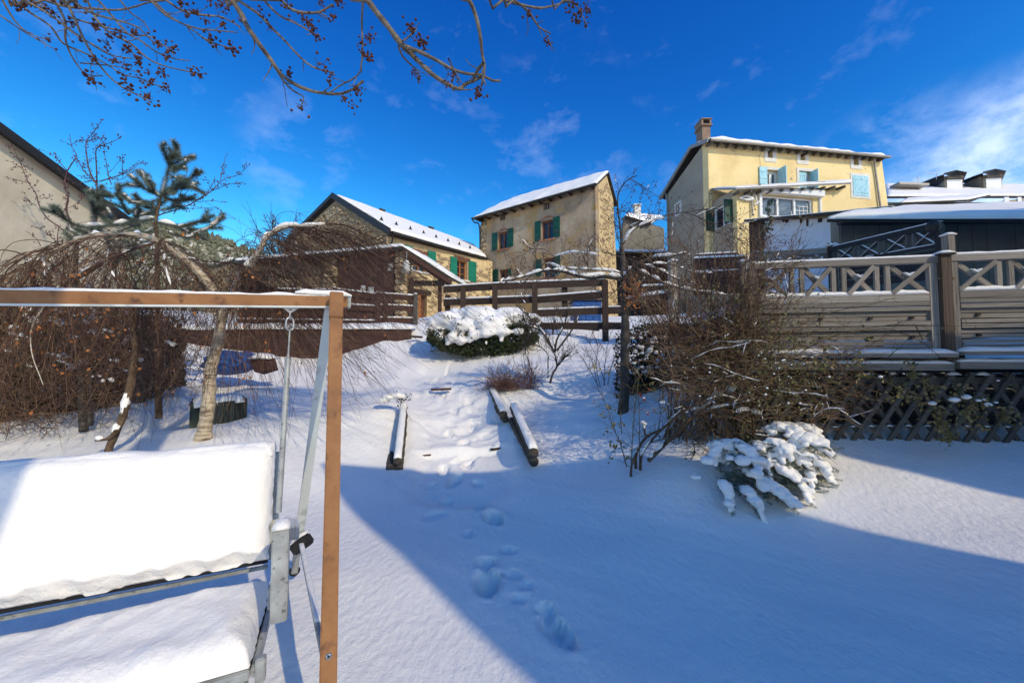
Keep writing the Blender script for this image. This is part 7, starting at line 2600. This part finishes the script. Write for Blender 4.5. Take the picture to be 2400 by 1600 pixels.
# ================================================= apple tree with snowy limbs
rngT = np.random.RandomState(101)
at_ = thing('apple_tree', 'bare apple tree with straight dark trunk and snow-laden side limbs right of the path', 'tree', tuple(P(1458, 968, 5.8)))
tl = smooth_line([P(*Z8(1285, 1310), 5.8), P(*Z8(1287, 1260), 5.8), P(*Z8(1300, 1100), 5.8), P(*Z8(1298, 900), 5.8), P(*Z8(1302, 700), 5.8), P(*Z8(1298, 500), 5.8), P(*Z8(1284, 380), 5.8), P(*Z8(1288, 200), 5.8), P(*Z8(1275, 60), 5.8)], .08)
tubes('trunk', [(tl, np.interp(np.linspace(0, 1, len(tl)), [0, .06, .6, .75, 1], [.095, .075, .062, .045, .035]) * (1 + .06 * rngT.randn(len(tl))))], 12, M['bark_grey'], at_)
T_ = [
    (Z4, [(1680, 850), (1660, 600), (1640, 430), (1650, 300), (1700, 210), (1760, 160), (1830, 130)], .016, .006, 0), (Z4, [(1760, 160), (1850, 210), (1942, 282)], .006, .003, 0),
    (Z4, [(1650, 500), (1700, 470), (1780, 560)], .006, .003, 0), (Z4, [(1690, 860), (1630, 700), (1600, 500)], .008, .003, 0),
    (Z8, [(1285, 295), (1150, 275), (1050, 285), (930, 265), (830, 235), (700, 235), (560, 275), (400, 310)], .036, .008, 1),
    (Z8, [(1275, 250), (1180, 235), (1050, 225), (930, 220), (820, 205), (740, 180), (690, 190)], .014, .006, 1),
    (Z8, [(700, 235), (640, 130), (600, 85), (560, 110), (540, 150)], .006, .003, 0), (Z8, [(780, 130), (900, 98), (1000, 100), (1110, 118)], .006, .004, 1),
    (Z8, [(1030, 235), (1025, 190), (990, 120)], .009, .005, 0), (Z8, [(860, 240), (760, 110), (680, 70), (600, 80)], .006, .003, 0),
    (Z8, [(1290, 290), (1340, 230), (1400, 180), (1500, 140), (1620, 128), (1760, 100)], .034, .010, 1),
    (Z8, [(1400, 235), (1520, 290), (1640, 345), (1800, 380), (1950, 400), (2120, 420)], .022, .008, 1),
    (Z8, [(1440, 190), (1560, 230), (1700, 300), (1850, 330)], .014, .006, 1), (Z8, [(1500, 180), (1650, 190), (1800, 240), (1950, 250)], .010, .005, 1),
    (Z8, [(1300, 440), (1420, 420), (1560, 400), (1640, 395)], .010, .005, 1), (Z8, [(1310, 470), (1340, 420), (1400, 350), (1440, 250)], .008, .004, 0),
    (Z4, [(1690, 800), (1760, 680), (1870, 610), (2000, 560), (2100, 540)], .014, .007, 1),
    (Z5, [(0, 1040), (100, 980), (200, 930), (420, 890), (640, 860), (740, 870), (850, 950), (990, 1050)], .010, .004, 0), (Z5, [(420, 890), (520, 930), (700, 1000), (860, 1040), (1090, 1060)], .007, .003, 0),
    (Z5, [(990, 1050), (1090, 1150), (1180, 1240), (1290, 1350)], .005, .003, 0), (Z5, [(640, 1060), (800, 1100), (960, 1160), (1060, 1280)], .006, .003, 0),
    (Z8, [(1270, 130), (1200, 110), (1120, 90), (1030, 20)], .007, .003, 0), (Z8, [(1290, 330), (1210, 400), (1160, 430), (1100, 430)], .008, .004, 0),
    (Z8, [(1300, 520), (1350, 600), (1380, 700)], .004, .002, 0), (Z8, [(700, 240), (620, 260), (560, 320), (500, 330)], .008, .003, 0), (Z8, [(560, 280), (450, 260), (380, 320)], .007, .003, 1),
    (Z8, [(830, 235), (760, 260), (640, 320), (540, 400)], .007, .003, 0)]
tw = []; snl = []; bd = []
for (zf_, pts, ra, rb, sn) in T_:
    dz_ = rngT.uniform(-.45, .35)
    l = trace(zf_, pts, 5.75, 5.75 + dz_, wob=.03, rng=random.Random(int(ra * 1e4)), step=.07)
    tubes('limb' if ra > .012 else 'branch', [(l, taper(len(l), ra, rb))], 7, M['bark_grey'], at_)
    if sn: snl.append((l, taper(len(l), ra, rb)))
    ll = np.linalg.norm(l[1:] - l[:-1], axis=1).sum()
    s_ = side_twigs(rngT, l, int(ll * 22), (.12, .55), (25, 80), .0038, .0015, wig=.16, nseg=6, up=.15)
    tw += s_
    for q, _ in s_[::2]:
        s2_ = side_twigs(rngT, q, 3, (.04, .16), (30, 70), .0024, .0012, nseg=3)
        tw += s2_
        bd += [(z[0][-1], rngT.uniform(.006, .010), 1.2) for z in s2_]
    bd += [(q[-1], rngT.uniform(.007, .011), 1.2) for q, _ in s_]
tubes('twigs', tw, 3, M['twig_red'], at_, kind='stuff')
blobs('buds', bd, M['twig_red'], at_, sub=1, seed=11)
limb_snow('limb_snow', snl, at_, 6, gap=.12, scale=2.2)
limb_snow('twig_snow', [(q, .004) for q, r in tw[::12] if len(q) > 5], at_, 7, gap=.4, scale=.5, mx=5)
clp = [P(*LA(rngT.normal(330, 45), rngT.normal(500, 70)), 5.65) for _ in range(170)]
leaves('dead_leaves', clp, rngT, (.03, .06), M['leaf_orange'], at_, droop=1.0)

# ================================================= pruned shrubs left of it
rngQ = np.random.RandomState(111)


def bush_traced(name, label, cat, base_px, zf_, lines, d, r, material, n_side, L, seed, snow=0, buds=False, sm=None, up=.3):
    rng = np.random.RandomState(seed)
    t = thing(name, label, cat, tuple(P(*base_px, d)))
    tw = []; sn = []; bd = []
    for pts in lines:
        l = trace(zf_, pts, d, d + rng.uniform(-.3, .3), step=.05)
        tubes('stem', [(l, taper(len(l), r, r * .4))], 7, material, t)
        sn.append((l, taper(len(l), r, r * .4)))
        s = side_twigs(rng, l, n_side, L, (15, 55), r * .28 + .0006, .0013, wig=.1, nseg=6, t0=.3, up=up)
        tw += s
        for q, _ in s:
            s2 = side_twigs(rng, q, 3, (L[0] * .4, L[1] * .5), (20, 60), .002, .001, nseg=4)
            tw += s2
            if buds: bd += [(z[0][-1], .006, 1.2) for z in s2]
    tubes('twigs', tw, 3, sm or material, t, kind='stuff')
    if bd: blobs('buds', bd, sm or material, t, seed=seed)
    if snow: limb_snow('stem_snow', sn, t, seed, gap=.6, scale=.7)
    return t


bush_traced('pruned_shrub', 'bare pruned shrub with forked grey stems and snow in its forks above the right logs', 'shrub', (1292, 898), Z8,
            [[(750, 1060), (770, 990), (800, 930), (780, 830), (740, 770)], [(800, 930), (850, 880), (878, 850)], [(780, 830), (700, 690), (600, 580), (500, 480)], [(785, 830), (800, 740), (850, 640), (890, 520)],
             [(745, 760), (690, 680), (600, 640), (560, 600)], [(800, 820), (860, 740), (930, 640), (960, 560)], [(790, 800), (770, 700), (790, 580), (800, 500)]], 7.3, .022, M['bark_grey'], 20, (.2, .6), 3, snow=1, buds=True, sm=M['bark_brown'])
bush_traced('pruned_shrub', 'thinner bare shrub with one leaning stem left of the forked grey one', 'shrub', (1285, 885), Z8,
            [[(735, 1020), (735, 900), (735, 850), (690, 800), (620, 760), (560, 700)], [(735, 880), (745, 800), (720, 700), (690, 620)], [(640, 1025), (600, 930), (560, 780), (500, 640), (430, 540)], [(560, 780), (600, 700), (640, 600)]],
            7.5, .014, M['bark_grey'], 18, (.2, .5), 4, snow=1, buds=True, sm=M['twig_red'])
bush_traced('thin_shrub', 'thin dark many-stemmed shrub just left of the apple trunk', 'shrub', (1412, 912), Z8,
            [[(1160, 1105), (1130, 980), (1080, 840), (1010, 720)], [(1150, 1100), (1150, 960), (1170, 800), (1200, 680)], [(1110, 1090), (1040, 960), (960, 840), (880, 780)], [(1120, 1090), (1090, 940), (1100, 780), (1060, 680)],
             [(1170, 1100), (1190, 980), (1230, 840), (1240, 740)], [(1100, 1080), (1060, 900), (990, 800)]], 6.9, .007, M['bark_grey'], 16, (.15, .45), 5, sm=M['twig_plum'])
rt = thing('red_shrublet', 'low feathery reddish shrublet leaning over the upper log by the path', 'shrub', tuple(P(1170, 915, 7.35)))
tw = []
for k in range(210):
    p = nps(P(*Z8(rngQ.normal(430, 60), rngQ.uniform(1080, 1120)), 7.35 + rngQ.normal(0, .15)))
    tg = nps(P(*Z8(rngQ.uniform(180, 640), rngQ.uniform(880, 1180)), 7.3 + rngQ.normal(0, .3)))
    q = walk(rngQ, p, tg - p + nps((0, 0, .25)), np.linalg.norm(tg - p) * rngQ.uniform(.7, 1.1), 6, .12, (0, 0, -.8))
    tw.append((q, taper(len(q), .004, .0015)))
    tw += side_twigs(rngQ, q, 5, (.06, .22), (20, 60), .0024, .0013, nseg=4)
tubes('stems', tw[::6], 4, M['twig_pink'], rt, kind='stuff')
tubes('twigs', tw, 3, M['twig_pink'], rt, kind='stuff')
t2 = thing('red_shrublet', 'small reddish shrublet standing between the upper log and the forked shrub', 'shrub', tuple(P(1248, 905, 7.3)))
tw = []
for k in range(60):
    p = nps(P(*Z8(rngQ.normal(600, 30), 1100), 7.3))
    q = walk(rngQ, p, rngQ.normal(0, .45, 3) + nps((0, 0, 1)), rngQ.uniform(.4, .85), 7, .12)
    tw.append((q, taper(len(q), .004, .0015)))
    tw += side_twigs(rngQ, q, 5, (.06, .25), (20, 60), .0022, .0012, nseg=4)
tubes('stems', tw, 3, M['twig_pink'], t2, kind='stuff')
# small leafy sprig left of the path
ls = thing('leafy_sprig', 'small leaning sprig with dark evergreen leaves above the left log', 'plant', tuple(P(945, 985, 6.2)))
tw = []; lf_ = []
for (pts) in ([(550, 860), (560, 800), (555, 730), (600, 670)], [(560, 760), (500, 700), (480, 650)], [(555, 730), (520, 690), (440, 680)], [(560, 840), (530, 900), (470, 930)], [(570, 740), (620, 700), (640, 660)]):
    l = trace(L6, pts, 6.3, step=.04); tw.append((l, taper(len(l), .007, .003)))
    for q in l[::2]:
        for j in range(4): lf_.append(q + rngQ.normal(0, .03, 3))
tubes('stems', tw, 5, M['bark_brown'], ls, kind='stuff')
leaves('leaves', lf_, rngQ, (.03, .06), M['leaf_holly'], ls, droop=.4)
snow_mass('snow_lump', [(P(*L6(520, 690), 6.25), (.10, .08, .05)), (P(*L6(450, 700), 6.25), (.12, .08, .05)), (P(*L6(560, 700), 6.25), (.05, .05, .03)), (P(*L6(400, 730), 6.3), (.1, .1, .05))], .015, ls)

# ================================================= rose thicket
rngR = np.random.RandomState(121)
rs = thing('rose_thicket', 'tall tangled rose thicket of tan and olive canes in front of the cross fence', 'bush', tuple(P(1640, 1040, 4.5)))
canes = []; tw = []
rootp = [nps(P(x, y, d)) for x, y, d in ((1600, 985, 4.7), (1640, 1000, 4.6), (1680, 990, 4.6), (1720, 1005, 4.4), (1760, 1000, 4.4), (1570, 1000, 4.8))]
for k in range(170):
    p = rootp[rngR.randint(len(rootp))] + rngR.normal(0, .08, 3) * nps((1, 1, 0))
    p[2] = gz(p[0], p[1]) - .03
    tx = rngR.choice([rngR.uniform(1460, 1640), rngR.uniform(1560, 1800), rngR.uniform(1700, 1900)])
    tyy = rngR.choice([rngR.uniform(520, 650), rngR.uniform(600, 800)])
    tg = nps(P(tx, tyy, 4.2 + rngR.normal(0, .25)))
    m1 = p * .6 + tg * .4 + nps((rngR.normal(0, .06), rngR.normal(0, .06), .10))
    m2 = p * .25 + tg * .75 + nps((rngR.normal(0, .08), rngR.normal(0, .06), .12))
    l = smooth_line([p, m1, m2, tg], .14)
    l[1:-1] += rngR.normal(0, .010, (len(l) - 2, 3))
    canes.append((l, taper(len(l), rngR.uniform(.004, .009), .002)))
for k, c in enumerate(canes):
    if k < 60:
        tubes('cane', [c], 5, M['twig_tan'] if k % 3 else M['twig_olive'], rs)
tubes('canes', canes[60:], 4, M['twig_tan'], rs, kind='stuff')
for l, r in canes:
    s = side_twigs(rngR, l, 12, (.15, .75), (20, 70), .0032, .0013, wig=.14, nseg=7, t0=.3, grav=(0, 0, -.3))
    tw += s
    for q, _ in s[::2]:
        tw += side_twigs(rngR, q, 4, (.06, .25), (30, 80), .002, .0011, nseg=4)
tubes('twigs', tw[::2], 3, M['twig_tan'], rs, kind='stuff')
tubes('twigs', tw[1::2], 3, M['twig_red'], rs, kind='stuff')
# dense low tangle sprawling right along the lattice
tang = []
for k in range(900):
    x = rngR.uniform(1540, 1990); 
    yc = np.interp(x, [1540, 1700, 1850, 1990], [880, 880, 890, 910])
    p = nps(P(x, yc + rngR.normal(0, 62), rngR.uniform(3.75, 4.15)))
    q = walk(rngR, p, nps((rngR.normal(.5, 1), rngR.normal(0, .4), rngR.normal(0, .5))), rngR.uniform(.15, .55), 6, .17, (0, 0, -.5))
    tang.append((q, taper(len(q), .0033, .0013)))
tubes('tangle', tang[:800], 3, M['twig_tan'], rs, kind='stuff')
tubes('tangle', tang[800:], 3, M['twig_olive'], rs, kind='stuff')
lp_ = [q[0][rngR.randint(0, 6)] for q in tang] + [q[0][-1] for q in tw[::5]]
lp_ = [lp_[i] for i in rngR.permutation(len(lp_))]
leaves('leaves', lp_[:700], rngR, (.018, .042), M['leaf_tan'], rs, droop=.9)
gl_ = [nps(P(rngR.normal(1800, 70), rngR.normal(830, 85), rngR.uniform(3.75, 4.15))) for _ in range(1900)] + [nps(P(rngR.normal(1880, 70), rngR.normal(905, 40), rngR.uniform(3.65, 3.9))) for _ in range(500)]
leaves('green_leaves', lp_[520:900] + gl_, rngR, (.014, .034), M['leaf_olive'], rs, droop=.3)
limb_snow('twig_snow', [(q, .0022) for q, r in (tang[::24] + tw[::70]) if len(q) > 5], rs, 8, gap=.35, scale=.35, mx=5)
blobs('snow_lumps', [(P(rngR.uniform(1560, 1960), rngR.uniform(830, 960), 3.75), rngR.uniform(.004, .013), .8) for _ in range(50)], M['snow'], rs, sub=2, seed=9)
limb_snow('big_snow', [(trace(L7, [(1060, 290), (1130, 250), (1240, 200)], 4.2, step=.04), .022), (trace(L7, [(900, 380), (1000, 360), (1040, 350)], 4.3, step=.04), .018), (trace(L7, [(1250, 400), (1350, 380), (1460, 420)], 4.1, step=.04), .02),
                       (trace(L7, [(1200, 250), (1260, 200)], 4.1, step=.03), .02)], rs, 12, gap=.0, scale=1.5)

# hip rose in front
rh_ = thing('hip_rose', 'low rose bush with thick bent stems, withered leaves and red hips beside the spruce', 'bush', tuple(P(1480, 1128, 4.3)))
HR = [([(440, 960), (432, 880), (445, 780), (490, 680), (540, 600)], .012), ([(570, 772), (640, 700), (720, 620), (820, 530), (860, 480), (920, 430), (1050, 370), (1250, 330), (1420, 290)], .019),
      ([(470, 830), (480, 700), (560, 580), (680, 520), (800, 410), (950, 330), (1150, 250)], .014), ([(505, 840), (510, 760), (540, 680), (640, 560), (760, 440), (840, 360)], .013),
      ([(440, 960), (438, 800), (442, 640), (458, 400), (478, 250), (500, 100)], .005), ([(400, 820), (350, 640), (290, 500), (240, 340), (170, 200)], .005), ([(1100, 880), (1110, 800), (1085, 650), (980, 470)], .006),
      ([(1190, 840), (1080, 740), (950, 620), (860, 510)], .006), ([(1100, 930), (1200, 800), (1300, 690), (1390, 600), (1530, 540)], .006), ([(1240, 940), (1210, 900), (1200, 830)], .005), ([(1060, 830), (1100, 890)], .005),
      ([(530, 480), (545, 560), (560, 590)], .012), ([(540, 640), (700, 600), (790, 645)], .006), ([(920, 645), (1010, 630), (1115, 628)], .005), ([(860, 520), (910, 600), (935, 700), (905, 765)], .005),
      ([(500, 800), (500, 600), (495, 300), (480, 150)], .004), ([(1000, 360), (1100, 290), (1200, 240), (1270, 150)], .012), ([(950, 420), (1150, 370), (1300, 400), (1500, 430)], .010), ([(900, 440), (1080, 420), (1250, 440), (1400, 480)], .009),
      ([(360, 560), (350, 420), (345, 300), (350, 150), (340, 20)], .004), ([(685, 170), (690, 290)], .006), ([(440, 250), (470, 100), (420, 0)], .004)]
tw = []; sn = []
for (pts, r) in HR:
    l = trace(L7, pts, 4.3, 4.1 + rngR.uniform(-.12, .12), wob=.02, rng=random.Random(int(r * 1e4)), step=.05)
    r = r * 1.3
    tubes('stem', [(l, taper(len(l), r, max(.0022, r * .45)))], 7, M['bark_brown'] if r > .008 else M['twig_olive'], rh_)
    if r > .008: sn.append((l, taper(len(l), r, r * .45)))
    s = side_twigs(rngR, l, max(4, int(len(l) * .9)), (.06, .32), (30, 80), .0028, .0013, wig=.16, nseg=5, t0=.3, up=.1)
    tw += s
tubes('twigs', tw, 3, M['bark_brown'], rh_, kind='stuff')
limb_snow('stem_snow', sn, rh_, 3, gap=.5, scale=.5)
lf_ = []
for (x, y, n_) in ((175, 300, 3), (255, 360, 9), (235, 430, 6), (262, 530, 4), (295, 650, 12), (290, 740, 5), (370, 640, 7), (395, 740, 12), (330, 480, 8), (310, 450, 6), (1340, 590, 45), (1230, 860, 22), (900, 690, 8), (470, 60, 12),
                   (560, 60, 10), (600, 200, 8), (700, 330, 10), (780, 280, 6), (930, 220, 14), (850, 420, 10), (575, 150, 6), (250, 60, 8), (130, 20, 6), (1000, 100, 10)):
    for k in range(n_):
        lf_.append(nps(P(*L7(x + rngR.normal(0, 20), y + rngR.normal(0, 24)), 4.22 + rngR.normal(0, .04))))
leaves('withered_leaves', lf_, rngR, (.022, .05), M['leaf_tan'], rh_, droop=1.8)
leaves('dark_leaves', [q + nps((.01, 0, .01)) for q in lf_[::2]], rngR, (.02, .045), M['leaf_olive'], rh_, droop=1.8)
for (x, y) in ((510, 258), (538, 292), (566, 402), (801, 233), (846, 370), (576, 210), (500, 245), (790, 245)):
    c = P(*L7(x, y), 4.2)
    blobs('rose_hip', [(c, .011, 1.2)], M['rosehip'], rh_, sub=2, kind=None)
sp = [(P(*L7(x, y), 4.2), s, .7) for (x, y, s) in ((800, 212, .016), (535, 275, .014), (680, 310, .03), (525, 470, .03), (545, 480, .022), (850, 360, .012), (1330, 250, .03), (560, 390, .010), (870, 385, .02))]
blobs('snow_lumps', sp, M['snow'], rh_, sub=2, seed=2)
stp = thing('cut_stump', 'small dark cut stub poking from the snow by the hip rose', 'stump', tuple(P(*L7(540, 985), 4.1)))
tubes('stub', [([P(*L7(540, 1000), 4.1), P(*L7(541, 955), 4.1), P(*L7(541, 950), 4.1)], [.022, .022, .002])], 8, M['bark_grey'], stp)

# ================================================= holly shoot
hs2 = thing('holly_shoot', 'upright holly shoot with glossy dark green leaves before the white shed', 'plant', tuple(P(1790, 900, 4.55)))
l = smooth_line([P(1770, 960, 4.55), P(1775, 800, 4.5)] + [P(*Z5(*q), 4.5) for q in ((1120, 1250), (1130, 1150), (1165, 1050), (1195, 950), (1170, 850), (1190, 790))], .06)
tubes('stem', [(l, taper(len(l), .008, .003))], 6, M['bark_grey'], hs2)
lf_ = []
tw = side_twigs(rngR, l, 26, (.05, .14), (40, 80), .003, .002, nseg=3, t0=.45)
for q, _ in tw:
    for z in q[1:]:
        for j in range(4): lf_.append(z + rngR.normal(0, .012, 3))
for z in l[len(l) // 2:]:
    for j in range(7): lf_.append(z + rngR.normal(0, .018, 3))
tubes('twigs', tw, 4, M['bark_grey'], hs2, kind='stuff')
leaves('leaves', lf_, rngR, (.02, .036), M['leaf_holly'], hs2, droop=-.4)

# ================================================= leafy climber on the lattice
rngV = np.random.RandomState(131)
vn = thing('lattice_climber', 'sprawling climber with withered olive and tan leaves hanging over the lattice', 'climber', tuple(P(2230, 1000, 3.7)))
VL = [[(400, 860), (500, 870), (700, 740), (900, 690), (1150, 640), (1400, 632), (1700, 640), (2000, 632)], [(600, 800), (850, 700), (1180, 662), (1300, 690), (1430, 745), (1580, 865)], [(600, 590), (850, 520), (1000, 500), (1130, 460), (1255, 432)],
      [(850, 920), (1000, 980), (1200, 1060), (1400, 1130), (1600, 1185), (1800, 1250)], [(1650, 1040), (1700, 1060), (1750, 1150), (1800, 1280), (1910, 1390)], [(1560, 1240), (1600, 1350), (1690, 1485)], [(1780, 1050), (1950, 1060), (2092, 1092)],
      [(1900, 1200), (2000, 1250), (2150, 1340)], [(1060, 960), (1120, 1090), (1110, 1150), (1160, 1240)], [(1300, 950), (1250, 1000), (1210, 1060)], [(1200, 870), (1250, 820), (1300, 800)], [(700, 960), (900, 860), (1100, 760), (1300, 600)],
      [(750, 900), (900, 930), (1050, 960), (1250, 1090), (1500, 1230)], [(1500, 1070), (1650, 1090), (1850, 1110), (2010, 1105)], [(1400, 640), (1450, 740), (1420, 680)], [(700, 600), (690, 560), (740, 510)]]
tw = []
for k, pts in enumerate(VL):
    l = trace(Z7, pts, 3.85, 3.65, wob=.02, rng=random.Random(k), step=.06)
    tubes('stem', [(l, taper(len(l), .0052, .0022))], 5, M['bark_brown'] if k % 2 else M['twig_olive'], vn)
    tw += side_twigs(rngV, l, int(len(l) * .7), (.05, .22), (25, 70), .0022, .0011, nseg=5, t0=.15)
tubes('twigs', tw, 3, M['bark_brown'], vn, kind='stuff')
A_, B_ = [], []
for (x, y, n_, s) in ((1730, 1150, 45, 50), (1850, 1200, 40, 45), (1780, 1310, 40, 45), (1600, 1380, 34, 35), (1650, 1450, 26, 30), (2080, 1285, 46, 38), (1480, 1060, 24, 30), (1380, 990, 14, 20), (1340, 1140, 20, 40), (690, 610, 4, 10),
                      (1050, 712, 6, 12), (1000, 1000, 10, 16), (1900, 1210, 20, 35), (710, 905, 26, 30), (980, 885, 14, 20), (1450, 1180, 24, 45), (1260, 1110, 20, 40), (1580, 1260, 24, 30), (1560, 1090, 20, 30), (1370, 915, 14, 18),
                      (755, 780, 6, 12), (495, 740, 6, 14), (1560, 1330, 20, 26), (1890, 1380, 10, 16), (2120, 1090, 8, 16)):
    for k in range(n_ * 2):
        q = nps(P(*Z7(x + rngV.normal(0, s), y + rngV.normal(0, s)), 3.68 + rngV.normal(0, .04)))
        (A_ if rngV.uniform() < .5 else B_).append(q)
leaves('tan_leaves', A_, rngV, (.022, .05), M['leaf_tan'], vn, droop=1.0)
leaves('olive_leaves', B_, rngV, (.022, .05), M['leaf_olive'], vn, droop=1.0)
sp = [(P(*Z7(x, y), 3.64), s, .6) for (x, y, s) in ((1680, 1180, .04), (1860, 1185, .022), (1770, 1160, .035), (1930, 1215, .03), (1520, 1205, .03), (1140, 1010, .02), (2005, 1040, .012), (1310, 990, .01), (1900, 1180, .014), (1990, 1200, .015))]
blobs('snow_lumps', sp, M['snow'], vn, sub=2, seed=3)

# a stray grass blade in the snow
gb = thing('snow_stalk', 'single thin dry stalk standing in the open foreground snow', 'stalk', tuple(G(1626, 1200)))
q = G(1626, 1203)
tubes('stalk', [([q - Vector((0, 0, .03)), q + Vector((0, 0, .045))], .0016)], 4, M['bark_grey'], gb)
